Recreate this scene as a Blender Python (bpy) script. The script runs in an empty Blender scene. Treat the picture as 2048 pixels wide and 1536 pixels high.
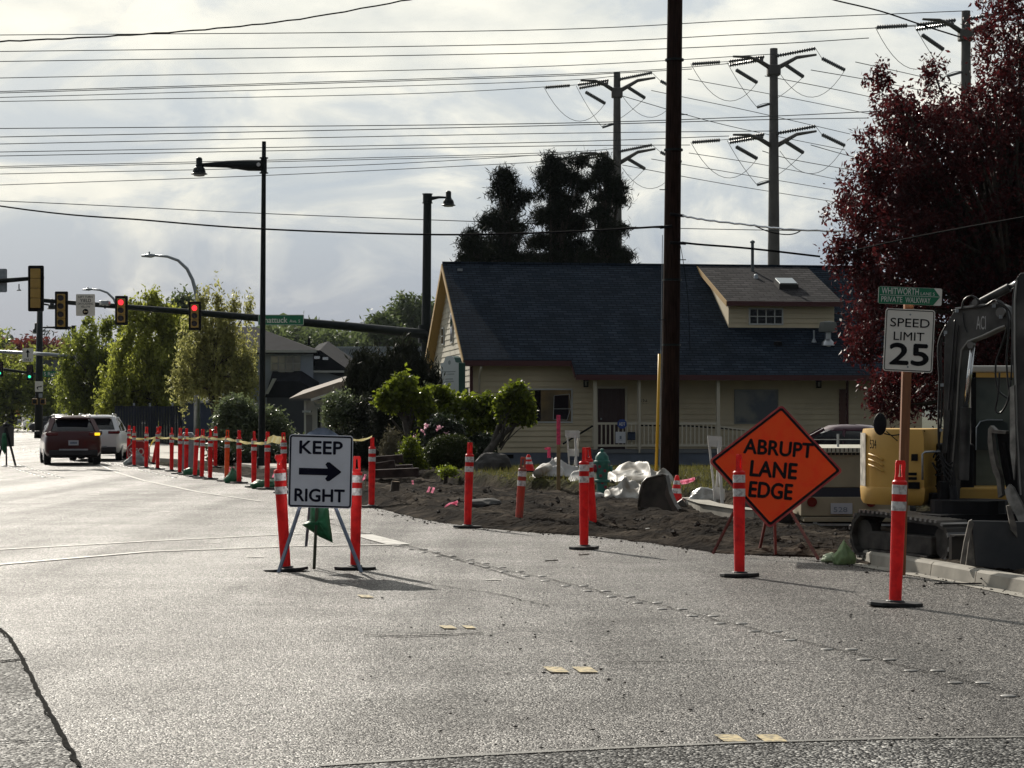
import bpy, bmesh, math, random
import numpy as np
from mathutils import Vector, Matrix, noise as mnoise
R = math.radians
random.seed(7)
RNG = np.random.default_rng(11)
SC = bpy.context.scene

# ------------------------------------------------------------------ camera
F = 4400.0          # focal length in pixels of the 2048 wide photograph
CH = 1.65           # camera height
HY = 828.0          # horizon row
cam_d = bpy.data.cameras.new('camera'); cam = bpy.data.objects.new('camera', cam_d)
SC.collection.objects.link(cam); SC.camera = cam
cam.location = (0, 0, CH); cam.rotation_euler = (R(90), 0, 0)
cam_d.sensor_width = 36; cam_d.lens = F / 2048 * 36
cam_d.shift_y = (HY - 768) / 2048
cam_d.clip_end = 6000; cam_d.clip_start = 0.1

def P(x, y, Y):                      # a pixel at a known depth -> a point
    return Vector(((x - 1024) / F * Y, Y, CH + (HY - y) / F * Y))
def G(x, y, z=0.0):                  # a pixel on the ground -> a point
    Y = F * (CH - z) / (y - HY)
    return Vector(((x - 1024) / F * Y, Y, z))
def PX(x, y, B, d):                  # pixel ray meets the vertical plane through B along d
    k = (x - 1024) / F
    # B.x + s d.x = k (B.y + s d.y)
    s = (k * B[1] - B[0]) / (d[0] - k * d[1])
    Y = B[1] + s * d[1]
    return Vector((B[0] + s * d[0], Y, CH + (HY - y) / F * Y))

# ------------------------------------------------------------------ light
SUN_AZ = R(-23)      # left of the viewing direction
SUN_EL = R(29.3)
SUN = Vector((math.sin(SUN_AZ) * math.cos(SUN_EL), math.cos(SUN_AZ) * math.cos(SUN_EL), math.sin(SUN_EL)))
sl = bpy.data.lights.new('sun', 'SUN'); so = bpy.data.objects.new('sun', sl); SC.collection.objects.link(so)
sl.energy = 5.0; sl.angle = R(0.6); sl.color = (1.0, 0.93, 0.82)
so.rotation_euler = SUN.to_track_quat('Z', 'Y').to_euler(); so.location = (0, 0, 60)

W = bpy.data.worlds.new('World'); SC.world = W; W.use_nodes = True
def build_world():
    nt = W.node_tree; N = nt.nodes; L = nt.links; N.clear()
    out = N.new('ShaderNodeOutputWorld'); bg = N.new('ShaderNodeBackground'); bg.inputs[1].default_value = 0.1
    L.new(bg.outputs[0], out.inputs[0])
    tc = N.new('ShaderNodeTexCoord')
    sep = N.new('ShaderNodeSeparateXYZ'); L.new(tc.outputs['Generated'], sep.inputs[0])
    def ramp(stops):
        r = N.new('ShaderNodeValToRGB'); e = r.color_ramp.elements
        while len(e) < len(stops): e.new(0.5)
        for i, (p, c) in enumerate(stops): e[i].position = p; e[i].color = (*c, 1)
        return r
    def mth(op, a, b=None, clamp=False):
        m = N.new('ShaderNodeMath'); m.operation = op; m.use_clamp = clamp
        for i, v in enumerate((a, b)):
            if v is None: continue
            if isinstance(v, (int, float)): m.inputs[i].default_value = v
            else: L.new(v, m.inputs[i])
        return m.outputs[0]
    el = sep.outputs[2]
    # grey veil: blue grey at the horizon, paler higher up
    veil = ramp([(0.0, (0.24, 0.295, 0.385)), (0.05, (0.275, 0.335, 0.43)), (0.10, (0.36, 0.43, 0.52)), (0.17, (0.44, 0.50, 0.57)), (0.35, (0.42, 0.48, 0.56)), (1.0, (0.28, 0.36, 0.48))])
    L.new(el, veil.inputs[0])
    # bright lit cloud
    mp = N.new('ShaderNodeMapping'); mp.inputs['Scale'].default_value = (5.0, 5.0, 12.5); mp.inputs['Rotation'].default_value = (0, 0.30, 0)
    mp.inputs['Location'].default_value = (2.1, 0.0, 0.65)
    L.new(tc.outputs['Generated'], mp.inputs[0])
    n1 = N.new('ShaderNodeTexNoise'); n1.inputs['Scale'].default_value = 1.9; n1.inputs['Detail'].default_value = 9; n1.inputs['Roughness'].default_value = 0.58; n1.inputs['Distortion'].default_value = 0.7
    L.new(mp.outputs[0], n1.inputs['Vector'])
    elb = mth('MULTIPLY', mth('SUBTRACT', el, 0.085), 2.0)       # more bright cloud high up
    elb = mth('MINIMUM', elb, 0.16)
    cm = mth('ADD', n1.outputs[0], elb)
    cr = ramp([(0.0, (0, 0, 0)), (0.47, (0, 0, 0)), (0.56, (0.30, 0.30, 0.30)), (0.655, (0.90, 0.90, 0.90)), (0.75, (1, 1, 1))])
    L.new(cm, cr.inputs[0])
    n2 = N.new('ShaderNodeTexNoise'); n2.inputs['Scale'].default_value = 2.6; n2.inputs['Detail'].default_value = 6; n2.inputs['Roughness'].default_value = 0.55
    L.new(mp.outputs[0], n2.inputs['Vector'])
    br = ramp([(0.32, (0.52, 0.56, 0.58)), (0.68, (0.84, 0.84, 0.78))]); L.new(n2.outputs[0], br.inputs[0])
    mx = N.new('ShaderNodeMix'); mx.data_type = 'RGBA'
    L.new(cr.outputs[0], mx.inputs[0]); L.new(veil.outputs[0], mx.inputs[6]); L.new(br.outputs[0], mx.inputs[7])
    # clouds lit from in front: dimmer away from the sun
    dp = N.new('ShaderNodeVectorMath'); dp.operation = 'DOT_PRODUCT'; L.new(tc.outputs['Generated'], dp.inputs[0])
    dp.inputs[1].default_value = tuple(SUN)
    fr = ramp([(0.0, (0.27, 0.272, 0.28)), (0.42, (0.31, 0.312, 0.32)), (0.62, (0.39, 0.392, 0.40)), (0.75, (0.55, 0.555, 0.56)), (0.84, (1, 1, 1)), (1.0, (1.35, 1.3, 1.2))])
    L.new(mth('MULTIPLY', mth('ADD', dp.outputs['Value'], 1.0), 0.5), fr.inputs[0])
    mu = N.new('ShaderNodeMix'); mu.data_type = 'RGBA'; mu.blend_type = 'MULTIPLY'; mu.inputs[0].default_value = 1
    L.new(mx.outputs[2], mu.inputs[6]); L.new(fr.outputs[0], mu.inputs[7])
    sc = N.new('ShaderNodeVectorMath'); sc.operation = 'SCALE'; sc.inputs[3].default_value = 10.9
    L.new(mu.outputs[2], sc.inputs[0])
    sky = N.new('ShaderNodeTexSky'); sky.sky_type = 'NISHITA'; sky.sun_disc = False
    sky.sun_elevation = SUN_EL; sky.sun_rotation = SUN_AZ; sky.air_density = 1.5; sky.dust_density = 2
    m2 = N.new('ShaderNodeMix'); m2.data_type = 'RGBA'; m2.inputs[0].default_value = 0.93
    L.new(sky.outputs[0], m2.inputs[6]); L.new(sc.outputs[0], m2.inputs[7])
    L.new(m2.outputs[2], bg.inputs[0])
build_world()
SC.view_settings.view_transform = 'Standard'; SC.view_settings.look = 'None'
SC.view_settings.exposure = 0.0; SC.view_settings.gamma = 1.0
SC.render.engine = 'CYCLES'
SC.cycles.use_denoising = True
SC.cycles.max_bounces = 7; SC.cycles.transparent_max_bounces = 12; SC.cycles.diffuse_bounces = 3; SC.cycles.glossy_bounces = 3
SC.cycles.volume_bounces = 0
SC.cycles.sample_clamp_indirect = 6.0
SC.cycles.blur_glossy = 0.5

# ------------------------------------------------------------------ materials
MATS = {}
def mat(name, col, rough=0.6, metal=0.0, spec=0.5, noise=0.0, nscale=8.0, bump=0.0, bscale=30.0, bdist=0.01, emit=None, estr=0.0,
        transl=0.0, col2=None, stretch=None, trans=0.0, coat=0.0, detail=4.0, contrast=(0.35, 0.65)):
    if name in MATS: return MATS[name]
    m = bpy.data.materials.new(name); m.use_nodes = True; nt = m.node_tree; N = nt.nodes; L = nt.links
    b = N['Principled BSDF']; out = N['Material Output']
    b.inputs['Base Color'].default_value = (*col, 1); b.inputs['Roughness'].default_value = rough
    b.inputs['Metallic'].default_value = metal; b.inputs['Specular IOR Level'].default_value = spec
    b.inputs['Transmission Weight'].default_value = trans; b.inputs['Coat Weight'].default_value = coat
    vec = None
    if noise or col2 or bump:
        g = N.new('ShaderNodeNewGeometry'); vec = g.outputs['Position']
        if stretch:
            mp = N.new('ShaderNodeMapping'); mp.inputs['Scale'].default_value = stretch
            L.new(vec, mp.inputs[0]); vec = mp.outputs[0]
    colout = None
    if noise or col2:
        n = N.new('ShaderNodeTexNoise'); n.inputs['Scale'].default_value = nscale; n.inputs['Detail'].default_value = detail
        L.new(vec, n.inputs['Vector'])
        r = N.new('ShaderNodeValToRGB'); L.new(n.outputs[0], r.inputs[0])
        c2 = col2 if col2 else tuple(min(1, c * (1 + noise)) for c in col)
        c1 = col if col2 else tuple(c * (1 - noise) for c in col)
        r.color_ramp.elements[0].position = contrast[0]; r.color_ramp.elements[1].position = contrast[1]
        r.color_ramp.elements[0].color = (*c1, 1); r.color_ramp.elements[1].color = (*c2, 1)
        L.new(r.outputs[0], b.inputs['Base Color']); colout = r.outputs[0]
    if bump:
        n = N.new('ShaderNodeTexNoise'); n.inputs['Scale'].default_value = bscale; n.inputs['Detail'].default_value = 3
        L.new(vec, n.inputs['Vector'])
        bp = N.new('ShaderNodeBump'); bp.inputs['Strength'].default_value = bump; bp.inputs['Distance'].default_value = bdist
        L.new(n.outputs[0], bp.inputs['Height']); L.new(bp.outputs[0], b.inputs['Normal'])
    if emit:
        b.inputs['Emission Color'].default_value = (*emit, 1); b.inputs['Emission Strength'].default_value = estr
    if transl:
        t = N.new('ShaderNodeBsdfTranslucent'); t.inputs[0].default_value = (*[min(1, c * 1.6) for c in col], 1)
        if colout:
            L.new(colout, t.inputs[0])
        ms = N.new('ShaderNodeMixShader'); ms.inputs[0].default_value = transl
        L.new(b.outputs[0], ms.inputs[1]); L.new(t.outputs[0], ms.inputs[2]); L.new(ms.outputs[0], out.inputs[0])
    MATS[name] = m
    return m

def leafmat(name, c1, c2, transl=0.4, rough=0.5, spec=0.22):
    """leaves: the colour differs from leaf to leaf, light passes through"""
    if name in MATS: return MATS[name]
    m = bpy.data.materials.new(name); m.use_nodes = True; nt = m.node_tree; N = nt.nodes; L = nt.links
    b = N['Principled BSDF']; out = N['Material Output']
    b.inputs['Roughness'].default_value = rough; b.inputs['Specular IOR Level'].default_value = spec
    g = N.new('ShaderNodeNewGeometry')
    n = N.new('ShaderNodeTexNoise'); n.inputs['Scale'].default_value = 0.9; n.inputs['Detail'].default_value = 2; L.new(g.outputs['Position'], n.inputs['Vector'])
    ad = N.new('ShaderNodeMath'); ad.operation = 'MULTIPLY_ADD'; ad.inputs[1].default_value = 0.55
    L.new(g.outputs['Random Per Island'], ad.inputs[0])
    m1 = N.new('ShaderNodeMath'); m1.operation = 'MULTIPLY'; m1.inputs[1].default_value = 0.5; L.new(n.outputs[0], m1.inputs[0]); L.new(m1.outputs[0], ad.inputs[2])
    mx = N.new('ShaderNodeMix'); mx.data_type = 'RGBA'; L.new(ad.outputs[0], mx.inputs[0])
    mx.inputs[6].default_value = (*c1, 1); mx.inputs[7].default_value = (*c2, 1)
    L.new(mx.outputs[2], b.inputs['Base Color'])
    t = N.new('ShaderNodeBsdfTranslucent'); 
    hs = N.new('ShaderNodeHueSaturation'); hs.inputs['Value'].default_value = 1.9; hs.inputs['Saturation'].default_value = 1.1
    L.new(mx.outputs[2], hs.inputs['Color']); L.new(hs.outputs[0], t.inputs[0])
    ms = N.new('ShaderNodeMixShader'); ms.inputs[0].default_value = transl
    L.new(b.outputs[0], ms.inputs[1]); L.new(t.outputs[0], ms.inputs[2]); L.new(ms.outputs[0], out.inputs[0])
    MATS[name] = m
    return m

def asphalt(name, base, lo, hi, rough, scale, bstr, sm=1.0):
    m = bpy.data.materials.new(name); m.use_nodes = True; nt = m.node_tree; N = nt.nodes; L = nt.links
    b = N['Principled BSDF']
    g = N.new('ShaderNodeNewGeometry')
    v = N.new('ShaderNodeTexVoronoi'); v.inputs['Scale'].default_value = scale; L.new(g.outputs['Position'], v.inputs['Vector'])
    bw = N.new('ShaderNodeRGBToBW'); L.new(v.outputs['Color'], bw.inputs[0])
    r = N.new('ShaderNodeValToRGB'); L.new(bw.outputs[0], r.inputs[0])
    r.color_ramp.elements[0].position = 0.15; r.color_ramp.elements[0].color = (*lo, 1)
    r.color_ramp.elements[1].position = 0.9; r.color_ramp.elements[1].color = (*hi, 1)  # palest stones also carry the sun sparkle in their colour
    e = r.color_ramp.elements.new(0.6); e.color = (*base, 1)
    # worn wheel tracks and stains along the road
    mp = N.new('ShaderNodeMapping'); mp.inputs['Rotation'].default_value = (0, 0, R(-17)); mp.inputs['Scale'].default_value = (0.85, 0.035, 1)
    L.new(g.outputs['Position'], mp.inputs[0])
    n = N.new('ShaderNodeTexNoise'); n.inputs['Scale'].default_value = 1.0; n.inputs['Detail'].default_value = 5; L.new(mp.outputs[0], n.inputs['Vector'])
    n3 = N.new('ShaderNodeTexNoise'); n3.inputs['Scale'].default_value = 0.7; n3.inputs['Detail'].default_value = 6; n3.inputs['Roughness'].default_value = .65; L.new(g.outputs['Position'], n3.inputs['Vector'])
    am = N.new('ShaderNodeMath'); am.operation = 'MULTIPLY_ADD'; am.inputs[1].default_value = 1.5; am.inputs[2].default_value = -0.25; L.new(n.outputs[0], am.inputs[0])
    ad = N.new('ShaderNodeMath'); ad.operation = 'MULTIPLY_ADD'; ad.inputs[1].default_value = 1.0; L.new(n3.outputs[0], ad.inputs[0]); L.new(am.outputs[0], ad.inputs[2])
    mr = N.new('ShaderNodeMapRange'); mr.inputs[1].default_value = 0.75; mr.inputs[2].default_value = 1.25; mr.inputs[3].default_value = 0.62; mr.inputs[4].default_value = 1.35
    L.new(ad.outputs[0], mr.inputs[0])
    mu = N.new('ShaderNodeMix'); mu.data_type = 'RGBA'; mu.blend_type = 'MULTIPLY'; mu.inputs[0].default_value = 1
    L.new(r.outputs[0], mu.inputs[6]); L.new(mr.outputs[0], mu.inputs[7]); L.new(mu.outputs[2], b.inputs['Base Color'])
    rr = N.new('ShaderNodeMapRange'); rr.inputs[1].default_value = 0.75; rr.inputs[2].default_value = 1.25; rr.inputs[3].default_value = rough + 0.10; rr.inputs[4].default_value = rough - 0.09
    L.new(ad.outputs[0], rr.inputs[0]); L.new(rr.outputs[0], b.inputs['Roughness'])
    rs = N.new('ShaderNodeMath'); rs.operation = 'MULTIPLY_ADD'; rs.inputs[1].default_value = 0.52 * sm; rs.inputs[2].default_value = 0.05 * sm
    sc_ = N.new('ShaderNodeSeparateColor'); L.new(v.outputs['Color'], sc_.inputs[0])
    pw = N.new('ShaderNodeMath'); pw.operation = 'POWER'; pw.inputs[1].default_value = 2.0; L.new(sc_.outputs[1], pw.inputs[0]); L.new(pw.outputs[0], rs.inputs[0])
    L.new(rs.outputs[0], b.inputs['Specular IOR Level'])          # polished stones shine, the binder does not
    v2 = N.new('ShaderNodeTexVoronoi'); v2.inputs['Scale'].default_value = scale; L.new(g.outputs['Position'], v2.inputs['Vector'])
    bp = N.new('ShaderNodeBump'); bp.inputs['Strength'].default_value = bstr; bp.inputs['Distance'].default_value = 0.008; bp.invert = True
    L.new(v2.outputs['Distance'], bp.inputs['Height']); L.new(bp.outputs[0], b.inputs['Normal'])
    MATS[name] = m
    return m

M_asphalt = asphalt('asphalt', (0.052, 0.046, 0.042), (0.010, 0.009, 0.0085), (0.44, 0.41, 0.37), 0.48, 88, 1.0)
M_patch = asphalt('coarse_asphalt', (0.022, 0.021, 0.020), (0.004, 0.004, 0.004), (0.46, 0.45, 0.42), 0.54, 58, 2.0, 0.85)
M_conc = mat('concrete', (0.30, 0.28, 0.24), 0.85, noise=0.18, nscale=3, bump=0.3, bscale=60, bdist=0.004)
M_walk = mat('sidewalk_concrete', (0.42, 0.39, 0.34), 0.8, noise=0.15, nscale=0.7)
M_orange = mat('post_orange', (0.62, 0.018, 0.020), 0.45, spec=.35, col2=(.92, .032, .030), nscale=9, detail=8, contrast=(.30, .55), transl=0.22, bump=0.15, bscale=40, bdist=0.003)
M_orange2 = mat('post_orange_faded', (0.95, 0.13, 0.02), 0.42, noise=0.10, nscale=14, transl=0.18)
M_dirty = mat('post_orange_dirty', (0.62, 0.07, 0.04), 0.6, col2=(0.30, 0.10, 0.07), nscale=5)
M_band = mat('retro_band', (0.36, 0.33, 0.32), 0.35, col2=(.74, .73, .72), nscale=26, detail=8, contrast=(.34, .54))
M_rubber = mat('black_rubber', (0.016, 0.016, 0.017), 0.6, noise=0.4, nscale=12, bump=0.3, bscale=50)
M_white = mat('sign_white', (0.80, 0.77, 0.71), 0.35, noise=0.05, nscale=5)
M_keepw = mat('sign_white_blue', (0.80, 0.83, 0.92), 0.4, noise=0.04, nscale=5)
M_black = mat('sign_black', (0.006, 0.006, 0.008), 0.6, spec=.15)
M_navy = mat('sign_navy', (0.006, 0.007, 0.022), 0.6, spec=.15)
M_sor = mat('sign_orange', (1.0, 0.055, 0.010), 0.6, spec=.2, col2=(1.0, .085, .013), nscale=7, detail=10, contrast=(.30, .5))
M_sred = mat('sign_faded_edge', (0.55, 0.06, 0.05), 0.5, col2=(0.30, 0.02, 0.03), nscale=8)
M_green = mat('sign_green', (0.005, 0.17, 0.08), 0.4)
M_galv = mat('galvanised', (0.32, 0.35, 0.38), 0.42, metal=0.7, noise=0.15, nscale=10)
M_steelb = mat('blue_grey_steel', (0.16, 0.20, 0.27), 0.45, metal=0.3, noise=0.2, nscale=15)
M_dark = mat('dark_green_paint', (0.005, 0.009, 0.009), 0.45, spec=.25)
M_pole = mat('wood_pole', (0.014, 0.008, 0.006), 0.95, spec=.1, col2=(0.040, 0.022, 0.017), nscale=5, stretch=(14, 14, 0.6), bump=0.7, bscale=5, bdist=0.02)
M_post = mat('treated_wood', (0.24, 0.10, 0.045), 0.8, noise=0.25, nscale=5, stretch=(10, 10, 0.6))
M_dirt = None
M_yellow = mat('yellow_plastic', (0.75, 0.42, 0.02), 0.45)
M_chrome = mat('chrome', (0.75, 0.75, 0.75), 0.18, metal=1.0)
M_glassd = mat('dark_glass', (0.006, 0.007, 0.010), 0.06, spec=0.4)
M_bag = mat('green_bag', (0.02, 0.16, 0.07), 0.5, noise=0.25, nscale=12, bump=0.4, bscale=18, bdist=0.02, transl=0.25)
M_bag2 = mat('pale_green_bag', (0.17, 0.25, 0.11), 0.6, noise=0.2, nscale=10, bump=0.5, bscale=16, bdist=0.02)
M_red = mat('signal_red', (0.6, 0.01, 0.01), 0.3, emit=(1.0, 0.035, 0.05), estr=1.6)
M_grn = mat('signal_green', (0.01, 0.5, 0.3), 0.3, emit=(0.05, 0.9, 0.5), estr=1.3)
M_amb = mat('amber_lamp', (0.8, 0.5, 0.02), 0.3, emit=(1.0, 0.62, 0.02), estr=1.3)

# ------------------------------------------------------------------ mesh builder
class MB:
    def __init__(s): s.v = []; s.f = []; s.m = Matrix.Identity(4)
    def add(s, vs, fs):
        o = len(s.v); m = s.m
        s.v += [tuple(m @ Vector(v)) for v in vs]; s.f += [tuple(i + o for i in f) for f in fs]
        return s
    def box(s, c, d, rot=None, taper=1.0):
        x, y, z = d[0] / 2, d[1] / 2, d[2] / 2
        vs = [Vector((sx * x * (taper if sz > 0 else 1), sy * y * (taper if sz > 0 else 1), sz * z)) for sz in (-1, 1) for sy in (-1, 1) for sx in (-1, 1)]
        if rot is not None: vs = [rot @ v for v in vs]
        c = Vector(c)
        return s.add([v + c for v in vs], [(0, 2, 3, 1), (4, 5, 7, 6), (0, 1, 5, 4), (2, 6, 7, 3), (0, 4, 6, 2), (1, 3, 7, 5)])
    def tube(s, pts, r, seg=10, cap=True):
        pts = [Vector(p) for p in pts]; n = len(pts)
        rs = r if isinstance(r, (list, tuple)) else [r] * n
        vs = []; fs = []; up = None
        for i, p in enumerate(pts):
            t = (pts[min(i + 1, n - 1)] - pts[max(i - 1, 0)])
            if t.length < 1e-9: t = Vector((0, 0, 1))
            t.normalize()
            if up is None:
                up = Vector((0, 0, 1)) if abs(t.z) < 0.9 else Vector((0, 1, 0))
            a = t.cross(up); a.normalize(); b = a.cross(t); b.normalize(); up = b
            for k in range(seg):
                an = 2 * math.pi * k / seg
                vs.append(p + (a * math.cos(an) + b * math.sin(an)) * rs[i])
        for i in range(n - 1):
            for k in range(seg):
                a = i * seg + k; b = i * seg + (k + 1) % seg
                fs.append((a, b, b + seg, a + seg))
        if cap:
            fs.append(tuple(range(seg - 1, -1, -1))); fs.append(tuple((n - 1) * seg + k for k in range(seg)))
        return s.add(vs, fs)
    def bar(s, p0, p1, w, h=None):                      # square bar
        p0 = Vector(p0); p1 = Vector(p1); d = p1 - p0; h = h or w
        q = d.to_track_quat('Z', 'Y').to_matrix()
        return s.box((p0 + p1) / 2, (w, h, d.length), rot=q)
    def lathe(s, prof, c=(0, 0, 0), seg=16, axis='Z'):
        vs = []; fs = []; n = len(prof); c = Vector(c)
        for r, z in prof:
            for k in range(seg):
                a = 2 * math.pi * k / seg
                q = (r * math.cos(a), r * math.sin(a), z)
                if axis == 'Y': q = (q[0], q[2], q[1])
                if axis == 'X': q = (q[2], q[0], q[1])
                vs.append(c + Vector(q))
        for i in range(n - 1):
            for k in range(seg):
                a = i * seg + k; b = i * seg + (k + 1) % seg
                fs.append((a, b, b + seg, a + seg))
        fs.append(tuple(range(seg - 1, -1, -1))); fs.append(tuple((n - 1) * seg + k for k in range(seg)))
        return s.add(vs, fs)
    def prism(s, poly, y0, y1, plane='XZ'):              # polygon extruded
        n = len(poly)
        def q(a, b, t): return (a, t, b) if plane == 'XZ' else ((a, b, t) if plane == 'XY' else (t, a, b))
        vs = [q(a, b, y0) for a, b in poly] + [q(a, b, y1) for a, b in poly]
        fs = [tuple(range(n)), tuple(range(2 * n - 1, n - 1, -1))] + [(i, i + n, (i + 1) % n + n, (i + 1) % n) for i in range(n)]
        return s.add(vs, fs)
    def sheet(s, poly, z=0.0):
        return s.add([(p[0], p[1], z) for p in poly], [tuple(range(len(poly)))])
    def poly3(s, pts, dvec):                              # 3d polygon extruded along dvec
        n = len(pts); dvec = Vector(dvec); pts = [Vector(p) for p in pts]
        vs = pts + [p + dvec for p in pts]
        return s.add(vs, [tuple(range(n)), tuple(range(2 * n - 1, n - 1, -1))] + [(i, i + n, (i + 1) % n + n, (i + 1) % n) for i in range(n)])
    def blob(s, c, r, sub=3, amp=0.15, freq=1.5, seed=0, flat=None):
        bm = bmesh.new(); bmesh.ops.create_icosphere(bm, subdivisions=sub, radius=1)
        vs = []
        for v in bm.verts:
            d = v.co.normalized(); k = 1 + amp * (mnoise.fractal(d * freq + Vector((seed * 3.1, seed, 0)), 0.9, 2.1, 4))
            q = Vector((d.x * r[0] * k, d.y * r[1] * k, d.z * r[2] * k))
            if flat is not None and q.z < flat: q.z = flat + (q.z - flat) * 0.08
            vs.append(q + Vector(c))
        s.add(vs, [tuple(v.index for v in f.verts) for f in bm.faces]); bm.free(); return s
    def build(s, name, material, parent=None, smooth=False, bevel=0.0, loc=None):
        me = bpy.data.meshes.new(name); me.from_pydata(s.v, [], s.f); me.validate(verbose=False)
        bm = bmesh.new(); bm.from_mesh(me); bmesh.ops.recalc_face_normals(bm, faces=bm.faces); bm.to_mesh(me); bm.free()
        me.materials.append(material)
        if smooth:
            me.polygons.foreach_set('use_smooth', [True] * len(me.polygons))
            if smooth == 'auto':
                try: me.set_sharp_from_angle(angle=R(40))
                except Exception: pass
        o = bpy.data.objects.new(name, me); SC.collection.objects.link(o)
        if parent: o.parent = parent
        if loc is not None: o.location = loc
        if bevel:
            b = o.modifiers.new('bevel', 'BEVEL'); b.width = bevel; b.segments = 2; b.limit_method = 'ANGLE'
        return o

def npmesh(name, V, Fq, material, parent=None, smooth=False):
    me = bpy.data.meshes.new(name); k = Fq.shape[1]
    me.vertices.add(len(V)); me.vertices.foreach_set('co', V.astype(np.float32).ravel())
    me.loops.add(Fq.size); me.loops.foreach_set('vertex_index', Fq.astype(np.int32).ravel())
    me.polygons.add(len(Fq)); me.polygons.foreach_set('loop_start', np.arange(0, Fq.size, k, dtype=np.int32))
    me.polygons.foreach_set('loop_total', np.full(len(Fq), k, dtype=np.int32))
    if smooth: me.polygons.foreach_set('use_smooth', np.ones(len(Fq), dtype=bool))
    me.update(calc_edges=True); me.materials.append(material)
    o = bpy.data.objects.new(name, me); SC.collection.objects.link(o)
    if parent: o.parent = parent
    return o

def tag(o, label=None, cat=None, group=None, kind=None):
    if label: o['label'] = label
    if cat: o['category'] = cat
    if group: o['group'] = group
    if kind: o['kind'] = kind
    return o
def thing(name, label, cat, loc=(0, 0, 0), rz=0.0, group=None, tilt=(0, 0)):
    o = bpy.data.objects.new(name, None); SC.collection.objects.link(o); o.empty_display_size = 0.2
    o.location = loc; o.rotation_euler = (tilt[0], tilt[1], rz)
    return tag(o, label, cat, group)
def copy_tree(o, parent=None):
    c = o.copy(); SC.collection.objects.link(c); c.parent = parent
    for ch in list(o.children): copy_tree(ch, c)
    return c
def structure(name, mb, m, **k):
    return tag(mb.build(name, m, **k), kind='structure')

# text as a mesh filling a box (x0,z0)-(x1,z1) in the XZ plane facing -Y
_tc = {}
def textgeo(s, off=0.0):
    key = (s, off)
    if key not in _tc:
        cu = bpy.data.curves.new('t', 'FONT'); cu.body = s; cu.size = 1; cu.offset = off; cu.resolution_u = 4
        ob = bpy.data.objects.new('t', cu); SC.collection.objects.link(ob)
        bpy.context.view_layer.update()
        dg = bpy.context.evaluated_depsgraph_get(); me = bpy.data.meshes.new_from_object(ob.evaluated_get(dg))
        vs = [(v.co.x, v.co.y) for v in me.vertices]; fs = [tuple(p.vertices) for p in me.polygons]
        bpy.data.objects.remove(ob); bpy.data.curves.remove(cu); bpy.data.meshes.remove(me)
        _tc[key] = (vs, fs)
    return _tc[key]
def text_into(mb, s, x0, z0, x1, z1, y=0.0, off=0.0):
    if off > 0:                       # heavier strokes: the same letters laid again a little to each side
        e = off * min(.9, (z1 - z0) * 4) * .28 * (z1 - z0) / .12; e = min(e, (z1 - z0) * .05)
        for k, (dx, dz) in enumerate(((e, 0), (-e, 0), (0, e), (0, -e))):
            text_into(mb, s, x0 + dx, z0 + dz, x1 + dx, z1 + dz, y - .00025 * (k + 1), 0)
        return
    vs, fs = textgeo(s, off)
    ax = min(v[0] for v in vs); bx = max(v[0] for v in vs); az = min(v[1] for v in vs); bz = max(v[1] for v in vs)
    mb.add([(x0 + (v[0] - ax) / (bx - ax) * (x1 - x0), y, z0 + (v[1] - az) / (bz - az) * (z1 - z0)) for v in vs], fs)
def rrect(w, h, r, n=5, cx=0, cz=0):
    p = []
    for (sx, sz, a0) in ((1, 1, 0), (-1, 1, 90), (-1, -1, 180), (1, -1, 270)):
        for k in range(n + 1):
            a = R(a0 + 90 * k / n)
            p.append((cx + sx * (w / 2 - r) + r * math.cos(a), cz + sz * (h / 2 - r) + r * math.sin(a)))
    return p
def ring(mb, w, h, r, t, y, cx=0, cz=0):
    a = rrect(w, h, r, cx=cx, cz=cz); b = rrect(w - 2 * t, h - 2 * t, max(0.002, r - t), cx=cx, cz=cz); n = len(a)
    mb.add([(x, y, z) for x, z in a] + [(x, y, z) for x, z in b], [(i, (i + 1) % n, (i + 1) % n + n, i + n) for i in range(n)])
def disc_pts(r, n=20, cx=0, cz=0, a0=0): return [(cx + r * math.cos(2 * math.pi * k / n + a0), cz + r * math.sin(2 * math.pi * k / n + a0)) for k in range(n)]

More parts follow.
